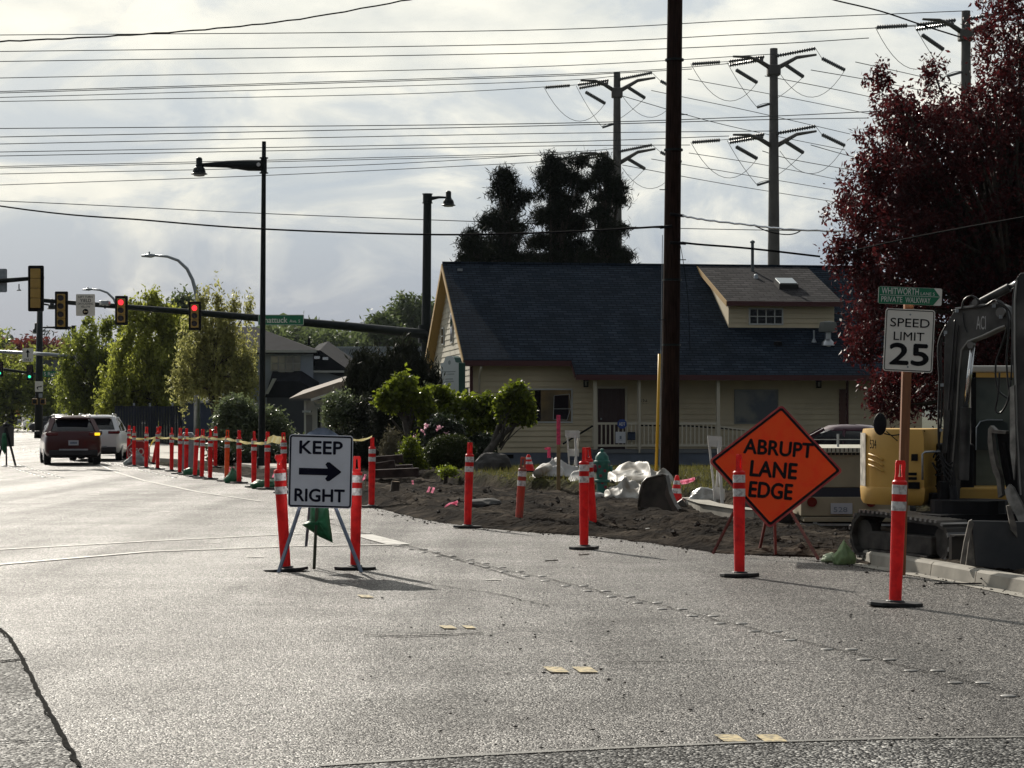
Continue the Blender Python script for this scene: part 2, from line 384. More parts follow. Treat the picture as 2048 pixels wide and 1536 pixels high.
# ------------------------------------------------------------------ leaves
def leaf_quads(C, L, Wd, up=0.0, droop=0.0, rng=RNG, lv=0.35):
    n = len(C)
    a = rng.normal(size=(n, 3)); a[:, 2] = a[:, 2] * (1 - min(0.6, abs(up))) + up * 2.0 - droop * 2.0
    a /= np.linalg.norm(a, axis=1)[:, None]
    b = rng.normal(size=(n, 3)); b -= (b * a).sum(1)[:, None] * a; b /= np.linalg.norm(b, axis=1)[:, None]
    s = (1 + lv * rng.uniform(-1, 1, size=(n, 1)))
    l = L * s; w = Wd * s
    nn = np.cross(a, b) * w * 0.35
    V = np.stack([C - a * l, C + b * w + a * l * 0.1 + nn, C + a * l, C - b * w + a * l * 0.1 + nn], 1).reshape(-1, 3)
    Fq = np.arange(4 * n).reshape(n, 4)
    return V, Fq
def crown_points(ells, nclu, per, spread, rng=RNG, shell=0.55, rag=0.25):
    vol = np.array([e[3] * e[4] * e[5] for e in ells]) ** 0.67; vol /= vol.sum()
    cc = []
    for e, p in zip(ells, vol):
        n = max(3, int(nclu * p))
        d = rng.normal(size=(n, 3)); d /= np.linalg.norm(d, axis=1)[:, None]
        lum = np.array([mnoise.noise(Vector(q) * 2.3 + Vector((e[0], e[1], e[2]))) for q in d])
        r = (rng.uniform(shell ** 3, 1, size=n) ** (1 / 3)) * (1 + rag * lum)
        cc.append(np.array(e[:3]) + d * r[:, None] * np.array(e[3:6]))
    cc = np.concatenate(cc)
    sp = np.array(spread) if not np.isscalar(spread) else np.array([spread] * 3)
    rad = rng.uniform(0.5, 1.2, size=(len(cc), 1, 1))
    pts = cc[:, None, :] + rng.normal(size=(len(cc), per, 3)) * sp * rad
    return cc, pts.reshape(-1, 3)

def tree(name, label, cat, loc, ells, nclu, per, spread, L, Wd, lm, bark, trunk_r, trunk_h, group=None, up=0.0, droop=0.0, limbs=14, shell=0.55, rag=0.25, zmin=None, seed=1, stems=None):
    rng = np.random.default_rng(seed); rnd = random.Random(seed)
    root = thing(name, label, cat, loc, group=group)
    cc, pts = crown_points(ells, nclu, per, spread, rng, shell, rag)
    if zmin is not None: pts = pts[pts[:, 2] > zmin]; cc = cc[cc[:, 2] > zmin]
    V, Fq = leaf_quads(pts, L, Wd, up, droop, rng)
    npmesh('crown', V, Fq, lm, root)
    mb = MB()
    top = Vector(ells[0][:3])
    if stems:
        for st, r0 in stems: mb.tube(st, [r0 * (1 - 0.6 * i / (len(st) - 1)) for i in range(len(st))], 8)
    else:
        tp = [Vector((0, 0, -0.1)), Vector((top.x * .15, top.y * .15, trunk_h * .5)), Vector((top.x * .4, top.y * .4, trunk_h)), Vector((top.x * .8, top.y * .8, trunk_h + (top.z - trunk_h) * .7)), Vector((top.x, top.y, top.z + ells[0][5] * .6))]
        mb.tube(tp, [trunk_r * 1.25, trunk_r, trunk_r * .85, trunk_r * .45, trunk_r * .12], 9)
    idx = list(range(len(cc))); rnd.shuffle(idx)
    for i in idx[:limbs]:
        c = Vector(cc[i]); s = Vector((top.x * .5, top.y * .5, min(c.z - 0.1, trunk_h + rnd.random() * max(0.1, (top.z - trunk_h) * .7))))
        mid = s.lerp(c, 0.5) + Vector((rnd.uniform(-.2, .2), rnd.uniform(-.2, .2), (c - s).length * .08))
        mb.tube([s, mid, c], [trunk_r * .35, trunk_r * .2, trunk_r * .05], 6)
    mb.build('trunk', bark, root, smooth=True)
    return root
M_bark = mat('bark', (0.045, 0.035, 0.027), 0.9, noise=0.4, nscale=6, stretch=(3, 3, .7), bump=0.5, bscale=20, bdist=0.02)
M_barkg = mat('grey_bark', (0.085, 0.075, 0.065), 0.9, noise=0.3, nscale=9, bump=0.5, bscale=25, bdist=0.02)
#@@SETTING
# ================================================================== THE SETTING
def dirt_material():
    m = bpy.data.materials.new('dirt'); m.use_nodes = True; nt = m.node_tree; N = nt.nodes; L = nt.links; b = N['Principled BSDF']
    g = N.new('ShaderNodeNewGeometry')
    def nz(s, d, rot=None):
        n = N.new('ShaderNodeTexNoise'); n.inputs['Scale'].default_value = s; n.inputs['Detail'].default_value = d; L.new(g.outputs['Position'], n.inputs['Vector']); return n.outputs[0]
    r = N.new('ShaderNodeValToRGB'); L.new(nz(1.6, 8), r.inputs[0]); e = r.color_ramp.elements
    e[0].position = 0.38; e[0].color = (0.008, 0.006, 0.005, 1); e[1].position = 0.70; e[1].color = (0.080, 0.066, 0.052, 1)
    q = e.new(0.54); q.color = (0.027, 0.021, 0.016, 1)
    at = N.new('ShaderNodeAttribute'); at.attribute_name = 'turf'
    gr = N.new('ShaderNodeValToRGB'); L.new(nz(6, 6), gr.inputs[0]); e = gr.color_ramp.elements
    e[0].position = 0.4; e[0].color = (0.022, 0.022, 0.010, 1); e[1].position = 0.66; e[1].color = (0.085, 0.085, 0.032, 1)
    mx = N.new('ShaderNodeMix'); mx.data_type = 'RGBA'; L.new(at.outputs['Fac'], mx.inputs[0]); L.new(r.outputs[0], mx.inputs[6]); L.new(gr.outputs[0], mx.inputs[7])
    L.new(mx.outputs[2], b.inputs['Base Color']); b.inputs['Roughness'].default_value = 1.0; b.inputs['Specular IOR Level'].default_value = 0.03
    bp = N.new('ShaderNodeBump'); bp.inputs['Strength'].default_value = 1.0; bp.inputs['Distance'].default_value = 0.10; L.new(nz(9, 10), bp.inputs['Height']); L.new(bp.outputs[0], b.inputs['Normal'])
    return m
M_dirt = dirt_material()
M_field = mat('field', (0.045, 0.05, 0.022), 0.95, noise=0.4, nscale=0.3, spec=0.2)
M_lawn = mat('lawn', (0.07, 0.11, 0.025), 0.9, noise=0.35, nscale=2, spec=0.2)

structure('ground', MB().sheet([(-2500, -60), (2500, -60), (2500, 4000), (-2500, 4000)], -0.035), M_field)
edge_px = [(2048, 1187), (1860, 1151), (1706, 1125), (1640, 1115), (1540, 1112), (1440, 1107), (1300, 1086), (1190, 1073), (1050, 1064), (950, 1055), (850, 1040), (745, 1014), (600, 985), (540, 963), (450, 947), (320, 931), (262, 915), (215, 893), (150, 874), (90, 861), (40, 853)]
edge = [(9.4, 2.0), (6.75, 12.0)] + [tuple(G(x, y)[:2]) for x, y in edge_px]
edge_s = []                                    # slightly ragged edge along the dug-up part
for i in range(len(edge) - 1):
    a, b = Vector(edge[i]), Vector(edge[i + 1]); n = 12 if 4 <= i <= 14 else 1
    for k in range(n):
        p = a.lerp(b, k / n)
        if n > 1 and k: p += Vector((mnoise.noise(Vector((p.x * 3, p.y * 3, 0))) * 0.10, mnoise.noise(Vector((p.x * 3, p.y * 3, 5))) * 0.2))
        edge_s.append((p.x, p.y))
edge_s.append(edge[-1])
structure('road', MB().sheet([(-80, -20), (10.5, -20)] + edge_s + [(-60, 420), (-200, 420)], 0.0), M_asphalt)
# old coarse surface at the near left and along the bottom
structure('road_patch', MB().sheet([(-6, 2), (-6, 19.5)] + [tuple(G(x, y)[:2]) for x, y in ((0, 1258), (18, 1274), (40, 1310), (62, 1352), (84, 1400), (108, 1440), (134, 1490), (158, 1536))] + [(-1.9, 9.5), (-1.6, 6), (-1.5, 2)], 0.004), M_patch)
bot = [G(x, y)[:2] for x, y in ((640, 1534), (900, 1516), (1200, 1500), (1500, 1487), (1800, 1479), (2048, 1476))]
structure('near_road_patch', MB().sheet([(-1.2, 6), (8, 6), (5, 11.3)] + [tuple(p) for p in reversed(bot)] + [(-1.0, 10.2)], 0.004), M_patch)
M_seam = mat('road_seam', (0.17, 0.165, 0.15), 0.7, noise=0.3, nscale=20)
M_crack = mat('road_crack', (0.010, 0.010, 0.009), 0.95, spec=.02, noise=0.5, nscale=9)
def strip(mb, pxs, w, z=0.008, jit=0.0, wpx=False):
    pts = [Vector(G(x, y)[:2]) for x, y in pxs]
    if jit:
        q = []
        for i in range(len(pts) - 1):
            for k in range(10):
                p = pts[i].lerp(pts[i + 1], k / 10); q.append(p + Vector((mnoise.noise(Vector((p.x * 5, p.y * 5, 1))), mnoise.noise(Vector((p.x * 5, p.y * 5, 7))))) * jit)
        pts = q + [pts[-1]]
    for i in range(len(pts) - 1):
        a, b = pts[i], pts[i + 1]; d = (b - a); 
        if d.length < 1e-6: continue
        n = Vector((-d.y, d.x)).normalized() * w / 2
        zz = z + (i % 2) * 0.0004
        mb.add([(a.x - n.x, a.y - n.y, zz), (b.x - n.x, b.y - n.y, zz), (b.x + n.x, b.y + n.y, zz), (a.x + n.x, a.y + n.y, zz)], [(0, 1, 2, 3)])
mb = MB(); strip(mb, [(640, 1534), (900, 1516), (1200, 1500), (1500, 1487), (1800, 1479), (2048, 1476)], 0.05, 0.009)
structure('road_seam', mb, M_seam)
mb = MB()
strip(mb, [(0, 1258), (18, 1274), (40, 1310), (62, 1352), (84, 1400), (108, 1440), (134, 1490), (158, 1536)], 0.022, 0.010, 0.012)
strip(mb, [(-2, 1262), (15, 1277), (37, 1312), (60, 1355), (81, 1402), (104, 1442), (130, 1492), (153, 1536)], 0.012, 0.011, 0.03)
strip(mb, [(0, 1326), (52, 1320)], 0.05, 0.012, 0.01); strip(mb, [(0, 1488), (130, 1482)], 0.02, 0.012, 0.01)
strip(mb, [(730, 1272), (820, 1274), (965, 1268)], 0.035, 0.009, 0.02); strip(mb, [(830, 1267), (905, 1268)], 0.02, 0.009, 0.02)
strip(mb, [(1215, 1327), (1420, 1324), (1600, 1326)], 0.018, 0.009, 0.02)
strip(mb, [(800, 1092), (1010, 1140), (1250, 1195), (1420, 1237), (1700, 1307), (2048, 1392)], 0.012, 0.009, 0.06)
strip(mb, [(300, 1010), (600, 1030), (1050, 1160)], 0.015, 0.009, 0.05)
strip(mb, [(860, 1170), (1000, 1190), (1100, 1215)], 0.012, 0.009, 0.05)
structure('road_cracks', mb, M_crack)
M_paint = mat('white_road_paint', (0.62, 0.60, 0.56), 0.55, col2=(0.33, 0.31, 0.28), nscale=7, detail=8)
M_ypaint = mat('yellow_road_paint', (0.56, 0.45, 0.24), 0.7, col2=(0.16, 0.135, 0.09), nscale=30, contrast=(.45, .62), detail=8)
mb = MB()
strip(mb, [(-200, 1113), (0, 1100), (300, 1083), (600, 1068), (740, 1066)], 0.10)
strip(mb, [(-200, 1149), (0, 1130), (300, 1104), (600, 1093), (800, 1090)], 0.12, 0.0088)
strip(mb, [(722, 1070), (760, 1080), (798, 1090)], 0.30, 0.0096)
strip(mb, [(195, 928), (235, 946), (290, 962), (400, 985), (520, 1003)], 0.09)
strip(mb, [(50, 867), (80, 871), (110, 877)], 0.2); strip(mb, [(120, 884), (150, 905)], 0.15)
for x, y, w in ((986, 1161, 24), (510, 1115, 30), (425, 1086, 26), (330, 1024, 18), (190, 990, 14), (280, 1003, 14)):
    strip(mb, [(x - w * .6, y), (x + w * .6, y)], 0.09, 0.0104)
structure('road_markings', mb, M_paint)
mb = MB()
for cx, cy, w, h in ((1112, 1338.5, 37, 5.5), (1170, 1338.5, 37, 5.5), (1461, 1475.5, 46, 7), (1542, 1475.5, 46, 7), (896, 1253.5, 26, 3), (938, 1253.5, 20, 2.6), (731, 1192, 24, 2.6)):
    sk = w * 0.22
    mb.add([tuple(G(x, y, 0.010)) for x, y in ((cx - w / 2 - sk, cy - h), (cx + w / 2 - sk, cy - h * .9), (cx + w / 2 + sk, cy + h), (cx - w / 2 + sk, cy + h))], [(0, 1, 2, 3)])
structure('yellow_road_markings', mb, M_ypaint)
# far pavement, grass strip and its kerb
walk = [(600, 947), (540, 941), (450, 930), (320, 922), (262, 908), (215, 889), (150, 871), (90, 859.5), (60, 855), (70, 855), (150, 867), (250, 882), (330, 892), (430, 904), (600, 925)]
structure('sidewalk', MB().prism([tuple(G(x, y)[:2]) for x, y in walk], -0.03, 0.10, 'XY'), M_walk)
structure('grass_verge', MB().prism([tuple(G(x, y)[:2]) for x, y in ((600, 921), (430, 901), (330, 889), (250, 879), (170, 868), (180, 860), (300, 864), (480, 872), (620, 884))], -0.03, 0.13, 'XY'), M_lawn)

# dug-up verge and yard: one height field
eX = np.array([p[0] for p in edge]); eY = np.array([p[1] for p in edge])
def edge_x(Y): return float(np.interp(Y, eY, eX))
bumps = []
for x, y, r, h in ((1100, 1052, .55, .17), (990, 1047, .6, .15), (1200, 1056, .40, .17), (1150, 1058, .35, .12), (1370, 1062, .55, .26), (1330, 1045, .5, .18), (1430, 1085, .40, .13), (1480, 1095, .3, .08), (900, 1035, .7, .10), (850, 1022, .9, .12),
                   (1600, 1080, .5, .10), (1540, 1060, .8, .10), (1240, 1030, .9, .16), (1120, 1030, 1.1, .10), (790, 1005, 1.3, .14), (1040, 1035, .7, .10), (1360, 1020, .8, .12), (930, 1000, 1.6, .16), (1150, 1012, 1.0, .14), (700, 1003, 1.0, .08)):
    g = G(x, y); bumps.append((g.x, g.y, r, h))
st = sorted([(G(740, 950).x, G(740, 950).y), (G(1000, 985).x, G(1000, 985).y), (G(1200, 1003).x, G(1200, 1003).y), (G(1340, 1016).x, G(1340, 1016).y), (3.9, 36.5), (9, 33), (20, 30), (-14, 72)])
sX = np.array([p[0] for p in st]); sY = np.array([p[1] for p in st])
def sstep(a): a = min(1, max(0, a)); return a * a * (3 - 2 * a)
def terr(X, Y, fine=True):
    d = X - edge_x(Y); tp = min(1, max(0, d / 0.35))
    v = Vector((X, Y, 0))
    h = 0.018 + 0.05 * tp * (0.5 + mnoise.fractal(v * 0.8, 0.8, 2.0, 4) * .8)
    if fine:
        h += tp * 0.045 * mnoise.fractal(v * 4.5, 0.5, 2.1, 5) + tp * 0.09 * abs(mnoise.noise(Vector((X * .7 + 3, Y * 2.2, 2))))
    lum = 1 + 0.5 * mnoise.noise(v * 3.0) if fine else 1
    for bx, by, r, bh in bumps:
        q = ((X - bx) ** 2 + (Y - by) ** 2 * 0.35) / (r * r)
        if q < 6: h += .55 * bh * math.exp(-q) * lum * tp
    sy = float(np.interp(X, sX, sY)) + 0.5 * mnoise.noise(Vector((X * 1.3, 0, 4)))
    s = sstep((Y - sy) / 0.55)
    h += s * (0.24 * (1 - 0.95 * sstep((Y - 49) / 17)))
    if X > 9: h += 0
    turf = s * sstep((mnoise.noise(v * 0.6) + 0.42) * 2.2) * (0.35 + .65 * sstep((X + 1.5) / 2))
    return max(h, 0.006) if Y < 60 else h - 0.06 * sstep((Y - 60) / 5), turf
nr, nc = 400, 250
Ys = 9.0 * (74 / 9.0) ** (np.arange(nr) / (nr - 1))
V = np.zeros((nr, nc, 3)); turf = np.zeros((nr, nc))
for i, Y in enumerate(Ys):
    x0 = edge_x(Y) + (0.16 if Y < 24.0 else 0.0)
    for j in range(nc):
        X = x0 + (17 - x0) * (j / (nc - 1)) ** 1.15
        if j == 0: 
            z, t = -0.03, 0
            if Y > 24.0: z = 0.004
        else: z, t = terr(X, Y)
        if Y < 24.0 and j: z += 0.09 * sstep((24.2 - Y) / .3)
        V[i, j] = (X, Y, z); turf[i, j] = t
idx = np.arange(nr * nc).reshape(nr, nc)
Fq = np.stack([idx[:-1, :-1], idx[:-1, 1:], idx[1:, 1:], idx[1:, :-1]], -1).reshape(-1, 4)
dg = npmesh('dug_up_ground', V.reshape(-1, 3), Fq, M_dirt, smooth=True); tag(dg, kind='structure')
a = dg.data.attributes.new('turf', 'FLOAT', 'POINT'); a.data.foreach_set('value', turf.ravel().astype(np.float32))
def ground_z(X, Y): return terr(X, Y)[0] if X > edge_x(Y) else 0.0
# clods of earth thrown about: nobody could count them
cl = MB(); rnd = random.Random(5)
for k in range(900):
    Y = 24.5 * (46 / 24.5) ** rnd.random(); X = edge_x(Y) + abs(rnd.gauss(0.5, 1.4)) + rnd.random() * (2.5 if rnd.random() < .5 else 6)
    if X > 9: continue
    r = 0.012 + 0.045 * rnd.random() ** 3
    s0 = len(cl.v); c = Vector((X, Y, ground_z(X, Y) + r * .3)); n = 6
    vs = [c + Vector((rnd.uniform(.6, 1.2) * r * sx, rnd.uniform(.6, 1.2) * r * sy, rnd.uniform(.5, 1) * r * sz)) for sx, sy, sz in ((1, 0, 0), (-1, 0, 0), (0, 1, 0), (0, -1, 0), (0, 0, 1), (0, 0, -1))]
    cl.add(vs, [(0, 2, 4), (2, 1, 4), (1, 3, 4), (3, 0, 4), (2, 0, 5), (1, 2, 5), (3, 1, 5), (0, 3, 5)])
tag(cl.build('earth_clods', mat('clod', (0.03, 0.023, 0.018), .95, noise=.4, nscale=6)), 'loose clods of dark earth scattered over the dug up verge', 'earth', kind='stuff')
cl = MB()
for k in range(520):                                   # grit on the road near the works
    x = rnd.uniform(700, 2048); y = rnd.uniform(1090, 1500)
    g = G(x, y); 
    if g.x > edge_x(g.y) - .05: continue
    r = 0.003 + 0.010 * rnd.random() ** 4; c = g + Vector((0, 0, 0.004 + r * .4))
    vs = [c + Vector((r * sx * rnd.uniform(.6, 1.8), r * sy, r * .6 * sz)) for sx, sy, sz in ((1, 0, 0), (-1, 0, 0), (0, 1, 0), (0, -1, 0), (0, 0, 1), (0, 0, -1))]
    cl.add(vs, [(0, 2, 4), (2, 1, 4), (1, 3, 4), (3, 0, 4), (2, 0, 5), (1, 2, 5), (3, 1, 5), (0, 3, 5)])
tag(cl.build('grit', mat('grit_mat', (0.02, 0.018, 0.015), .9)), 'scattered dark grit lying on the asphalt', 'grit', kind='stuff')
cl = MB(); rnd = random.Random(8)
for k in range(700):                                   # soil spilled over the edge onto the road
    t = rnd.random(); Y = 20 + 28 * t ** 1.2; X = edge_x(Y) - abs(rnd.gauss(0, .22)) - .01
    r = 0.004 + 0.016 * rnd.random() ** 3; c = Vector((X, Y, 0.003 + r * .4))
    vs = [c + Vector((r * sx * rnd.uniform(.7, 1.6), r * sy, r * .7 * sz)) for sx, sy, sz in ((1, 0, 0), (-1, 0, 0), (0, 1, 0), (0, -1, 0), (0, 0, 1), (0, 0, -1))]
    cl.add(vs, [(0, 2, 4), (2, 1, 4), (1, 3, 4), (3, 0, 4), (2, 0, 5), (1, 2, 5), (3, 1, 5), (0, 3, 5)])
tag(cl.build('spilled_soil', MATS['clod']), 'crumbs of soil spilled along the edge of the asphalt', 'soil', kind='stuff')
# grass blades of the yard
rg = np.random.default_rng(3); pts = []
while len(pts) < 15000:
    Y = rg.uniform(37, 62); X = rg.uniform(-4, 8.5)
    h, t = terr(X, Y, True)
    if t > 0.35 and rg.random() < t: pts.append((X, Y, h))
pts = np.array(pts); n = len(pts)
hh = rg.uniform(0.04, 0.15, (n, 1)) * (1 + .6 * (rg.random((n, 1)) < .08)); dx = rg.normal(size=(n, 2)) * 0.045; w = rg.normal(size=(n, 2)); w /= np.linalg.norm(w, axis=1)[:, None]; w *= 0.011
A = pts.copy(); A[:, 2] -= .02; T = pts.copy(); T[:, :2] += dx; T[:, 2:] += hh
B1 = A.copy(); B1[:, :2] += w; B0 = A.copy(); B0[:, :2] -= w
V = np.stack([B0, B1, T], 1).reshape(-1, 3)
tag(npmesh('grass', V, np.arange(3 * n).reshape(n, 3), leafmat('grass_blade', (0.035, 0.05, 0.012), (0.15, 0.13, 0.05), .30, .6)), 'rough tufts of grass growing in the yard by the house', 'grass', kind='stuff')

# kerbs: cast sections with open joints
def kerb(name, pts, joints_len, w=0.17, h=0.15, z0=0.0):
    mb = MB(); P2 = [Vector(p) for p in pts]
    for i in range(len(P2) - 1):
        a, b = P2[i], P2[i + 1]; d = b - a; n = max(1, round(d.length / joints_len)); t = d.normalized(); nn = Vector((t.y, -t.x))
        if nn.x < 0 and name == 'kerb': nn = -nn
        for k in range(n):
            p = a + d * (k / n) + t * 0.008; q = a + d * ((k + 1) / n) - t * 0.008
            pr = [(0, z0), (0.018, z0 + h - 0.025), (0.045, z0 + h), (w, z0 + h), (w, z0)]
            vs = [(p.x + nn.x * u, p.y + nn.y * u, z) for u, z in pr] + [(q.x + nn.x * u, q.y + nn.y * u, z) for u, z in pr]
            mb.add(vs, [(0, 1, 2, 3, 4), (9, 8, 7, 6, 5)] + [(m, m + 5, (m + 1) % 5 + 5, (m + 1) % 5) for m in range(5)])
    return structure(name, mb, M_conc)
kerb('kerb', [tuple(G(x, y)[:2]) for x, y in ((1716, 1108), (1711, 1121), (1740, 1130), (1860, 1151), (2048, 1187))] + [(6.75, 12.0), (9.4, 2.0)], 1.1, z0=-0.01)
structure('gutter', MB().sheet([tuple(G(x, y, 0.006)[:2]) for x, y in ((1700, 1129), (1860, 1157), (2048, 1195), (2048, 1187), (1860, 1151), (1711, 1121))], 0.006), M_conc)
def zk(x, y): return tuple(G(x, y)[:2])
kerb('yard_kerb', [zk(1366, 1020), zk(1402, 1034), zk(1470, 1046), zk(1510, 1049), zk(1600, 1051), zk(1700, 1053)], 1.6, w=-0.30, h=0.20, z0=0.02)

# raised pavement markers
def marker(m, r=0.048, h=.5):
    return MB().lathe([(r, 0), (r * .96, .007 * h), (r * .75, .014 * h), (r * .4, .018 * h), (.004, .019 * h)], seg=12).build('pavement_marker', m, smooth=True)
M_btn = mat('worn_button', (0.10, 0.095, 0.09), 0.5, spec=.3, col2=(.35, .34, .32), nscale=14)
M_btnw = mat('white_button', (0.85, 0.85, 0.80), 0.28)
pA, pB = G(800, 1092), G(2048, 1395)
pts = [G(x, y) for x, y in ((560, 1000), (800, 1092), (1250, 1195), (1668, 1297), (2048, 1393))]
pr = marker(M_btn); first = True
def along(pts, step):
    out = []; acc = 0.0
    for i in range(len(pts) - 1):
        d = pts[i + 1] - pts[i]; Ln = d.length
        while acc < Ln: out.append(pts[i] + d * (acc / Ln)); acc += step
        acc -= Ln
    return out
def markers(proto, plist, label, group):
    for i, p in enumerate(plist):
        o = proto if i == 0 else proto.copy()
        if i: SC.collection.objects.link(o)
        o.location = (p[0], p[1], 0.002); tag(o, label, 'road marker', group)
pl = []
for i, p in enumerate(along([pts[4], pts[3], pts[2], pts[1]], 0.66)):
    if i % 9 == 5: pl.append((p.x - .08, p.y)); continue
    j = random.uniform(-.02, .02); pl += [(p.x - 0.085 + j, p.y), (p.x + 0.085 + j, p.y)]
for p in along([pts[1], pts[0]], 1.4): pl.append((p.x, p.y))
markers(pr, pl, 'worn round ceramic button in the paired row running across the bare asphalt towards the right', 'worn pavement markers in the near lane line')
pl = []
for seq in (((8, 931), (92, 956)), ((38, 930), (124, 956)), ((222, 927), (355, 957))):
    q = along([G(*seq[0]), G(*seq[1])], 1.15 if seq[0][0] < 100 else 0.9); pl += [(p.x, p.y) for p in q]
for seq in (((40, 898), (90, 909)), ((45, 866), (85, 872))):
    pl += [(p.x, p.y) for p in along([G(*seq[0]), G(*seq[1])], 3.2)]
markers(marker(M_btnw, 0.075, 1), pl, 'white button shining on the far road by the cars', 'white pavement markers along the far lanes')
#@@STREET
# ================================================================== ROAD WORK POSTS
def post_meshes(body_m, band_m, name_round=False, handle=True):
    root = thing('delineator_post', 'x', 'delineator post', group='orange delineator posts around the road works')
    pl = []
    for k in range(8):
        a = 2 * math.pi * (k + .5) / 8; pl.append((0.245 * math.cos(a) * (1.0 if abs(math.cos(a)) > .5 else 1.5) , 0.17 * math.sin(a)))
    m = MB().prism(pl, 0.003, 0.036, 'XY'); m.lathe([(0.085, .036), (0.075, .05), (0.068, .052)], seg=16)
    m.build('base', M_rubber, root, bevel=0.006)
    MB().lathe([(0.052, .03), (0.053, .1), (0.058, .55), (0.060, .80), (0.0615, .805), (0.0615, 1.035), (0.063, 1.037), (0.063, 1.058), (0.050, 1.072), (0.01, 1.075)], seg=20).build('tube', body_m, root, smooth='auto')
    for z0, z1 in ((.953, 1.032), (.812, .891)):
        MB().lathe([(0.0632, z0), (0.0634, z1)], seg=20).build('reflective_band', band_m, root, smooth='auto')
    if handle:
        out = [(-.046, 1.07), (.046, 1.07), (.040, 1.13), (.042, 1.215), (.034, 1.240), (-.034, 1.240), (-.042, 1.215), (-.040, 1.13)]
        inn = [(-.018, 1.10), (.018, 1.10), (.012, 1.13), (.010, 1.20), (.006, 1.208), (-.006, 1.208), (-.010, 1.20), (-.012, 1.13)]
        if name_round:
            out = [(.043 * math.cos(R(a)), 1.20 + .043 * math.sin(R(a))) for a in (-60, -20, 20, 60, 90, 120, 160, 200)] ; out = [(-.03, 1.07), (.03, 1.07), (.02, 1.15), (.043, 1.19), (.036, 1.225), (-.036, 1.225), (-.043, 1.19), (-.02, 1.15)]
            inn = [(-.004, 1.12), (.004, 1.12), (.004, 1.13), (.004, 1.14), (.002, 1.15), (-.002, 1.15), (-.004, 1.14), (-.004, 1.13)]
        m = MB(); n = 8
        for y in (-.016, .016): m.add([(x, y, z) for x, z in out] + [(x, y, z) for x, z in inn], [(i, (i + 1) % n, (i + 1) % n + n, i + n) for i in range(n)])
        m.add([(x, y, z) for y in (-.016, .016) for x, z in out], [(i, (i + 1) % n, (i + 1) % n + n, i + n) for i in range(n)])
        m.add([(x, y, z) for y in (-.016, .016) for x, z in inn], [(i, (i + 1) % n, (i + 1) % n + n, i + n) for i in range(n)])
        m.build('handle', body_m, root, bevel=0.004)
    return root
protos = {}
def post(x, y, label, kind='std', rz=0.0, tx=0.0, ty=0.0, z=0.0, sc=1.0):
    key = kind
    first = key not in protos
    if first:
        bm_, bd, rd = {'std': (M_orange, M_band, False), 'round': (M_orange, M_band, True), 'bright': (M_orange2, M_band, False), 'dirty': (M_dirty, M_band, False)}[kind]
        protos[key] = post_meshes(bm_, bd, rd)
    o = protos[key] if first else copy_tree(protos[key])
    p = G(x, y); o.location = (p.x, p.y, z); o.rotation_euler = (R(tx), R(ty), R(rz)); o.scale = (sc,) * 3
    o['label'] = label
    return o
post(1790, 1212, 'orange delineator post nearest the kerb, right in front of the speed limit sign post', rz=3, ty=2.2, sc=1.01)
post(1479, 1153, 'orange delineator post standing in front of the orange diamond sign', rz=60, ty=1.6, tx=-1)
post(572, 1142, 'orange post with a round knob handle at the left edge of the keep right sign', 'round', rz=12, ty=-3.6)
post(710, 1139, 'orange post with a wide open handle at the right edge of the keep right sign', rz=6, ty=1.0, sc=.97)
post(1168, 1098, 'upright orange delineator post in front of the fire hydrant', rz=75, ty=.3)
post(935, 1056, 'orange delineator post standing right of the round clipped bush', rz=48, ty=2.5)
post(743, 1015, 'orange delineator post beside the stack of dark timbers', rz=60, ty=1.3)
post(1188, 1060, 'orange post leaning behind another one in the dirt near the hydrant', rz=20, ty=-4.5, z=-.06)
post(1035, 1052, 'dirt caked orange post sunk into the trench berm', 'dirty', rz=0, ty=4.0, z=-.22)
rowdata = [(256, 925, 'far orange post left of the red stop sign', 30, 2), (268, 933, 'far orange post in front of the left half of the stop sign', 70, 0), (292, 937, 'far orange post overlapping the right edge of the stop sign', 20, 1),
    (306, 928, 'tilted orange post just right of the stop sign, leaning away', 10, 11), (315, 939, 'fifth orange post of the far row, upright beside the tilted one', 45, 0.6), (343, 943, 'far orange post left of the grey bollard, standing alone', 80, 1.5), (359.5, 948, 'slim orange post just left of the grey bollard', 20, .8),
    (372, 950, 'orange post standing in front of the grey bollard', 60, 1.2), (389.5, 954, 'orange post right of the grey bollard below the silver lamp post', 10, 3.0), (403.5, 957, 'bright banded orange post in the middle of the taped row', 30, 1.4), (420, 959, 'orange post tied with the thickest wad of tape', 70, 1.4),
    (430.5, 935, 'orange post standing farther back at the dark trench', 15, .6), (453, 963, 'faded bright orange post thicker than its neighbours', 5, 1.2), (478, 967, 'orange post between the bright orange one and the tall dark lamp post', 50, .4), (507.5, 975, 'orange post just left of the tall dark lamp post', 75, 1.5), (534, 979, 'orange post just right of the tall dark lamp post', 35, .8), (569, 986, 'orange post showing behind the left edge of the keep right sign', 5, -1)]
for i, (x, y, lab, rz, ty) in enumerate(rowdata):
    post(x, y, lab, 'bright' if x == 453 else 'std', rz=rz, ty=ty, sc=1.02)
tag(protos['bright'], group='orange delineator posts around the road works')

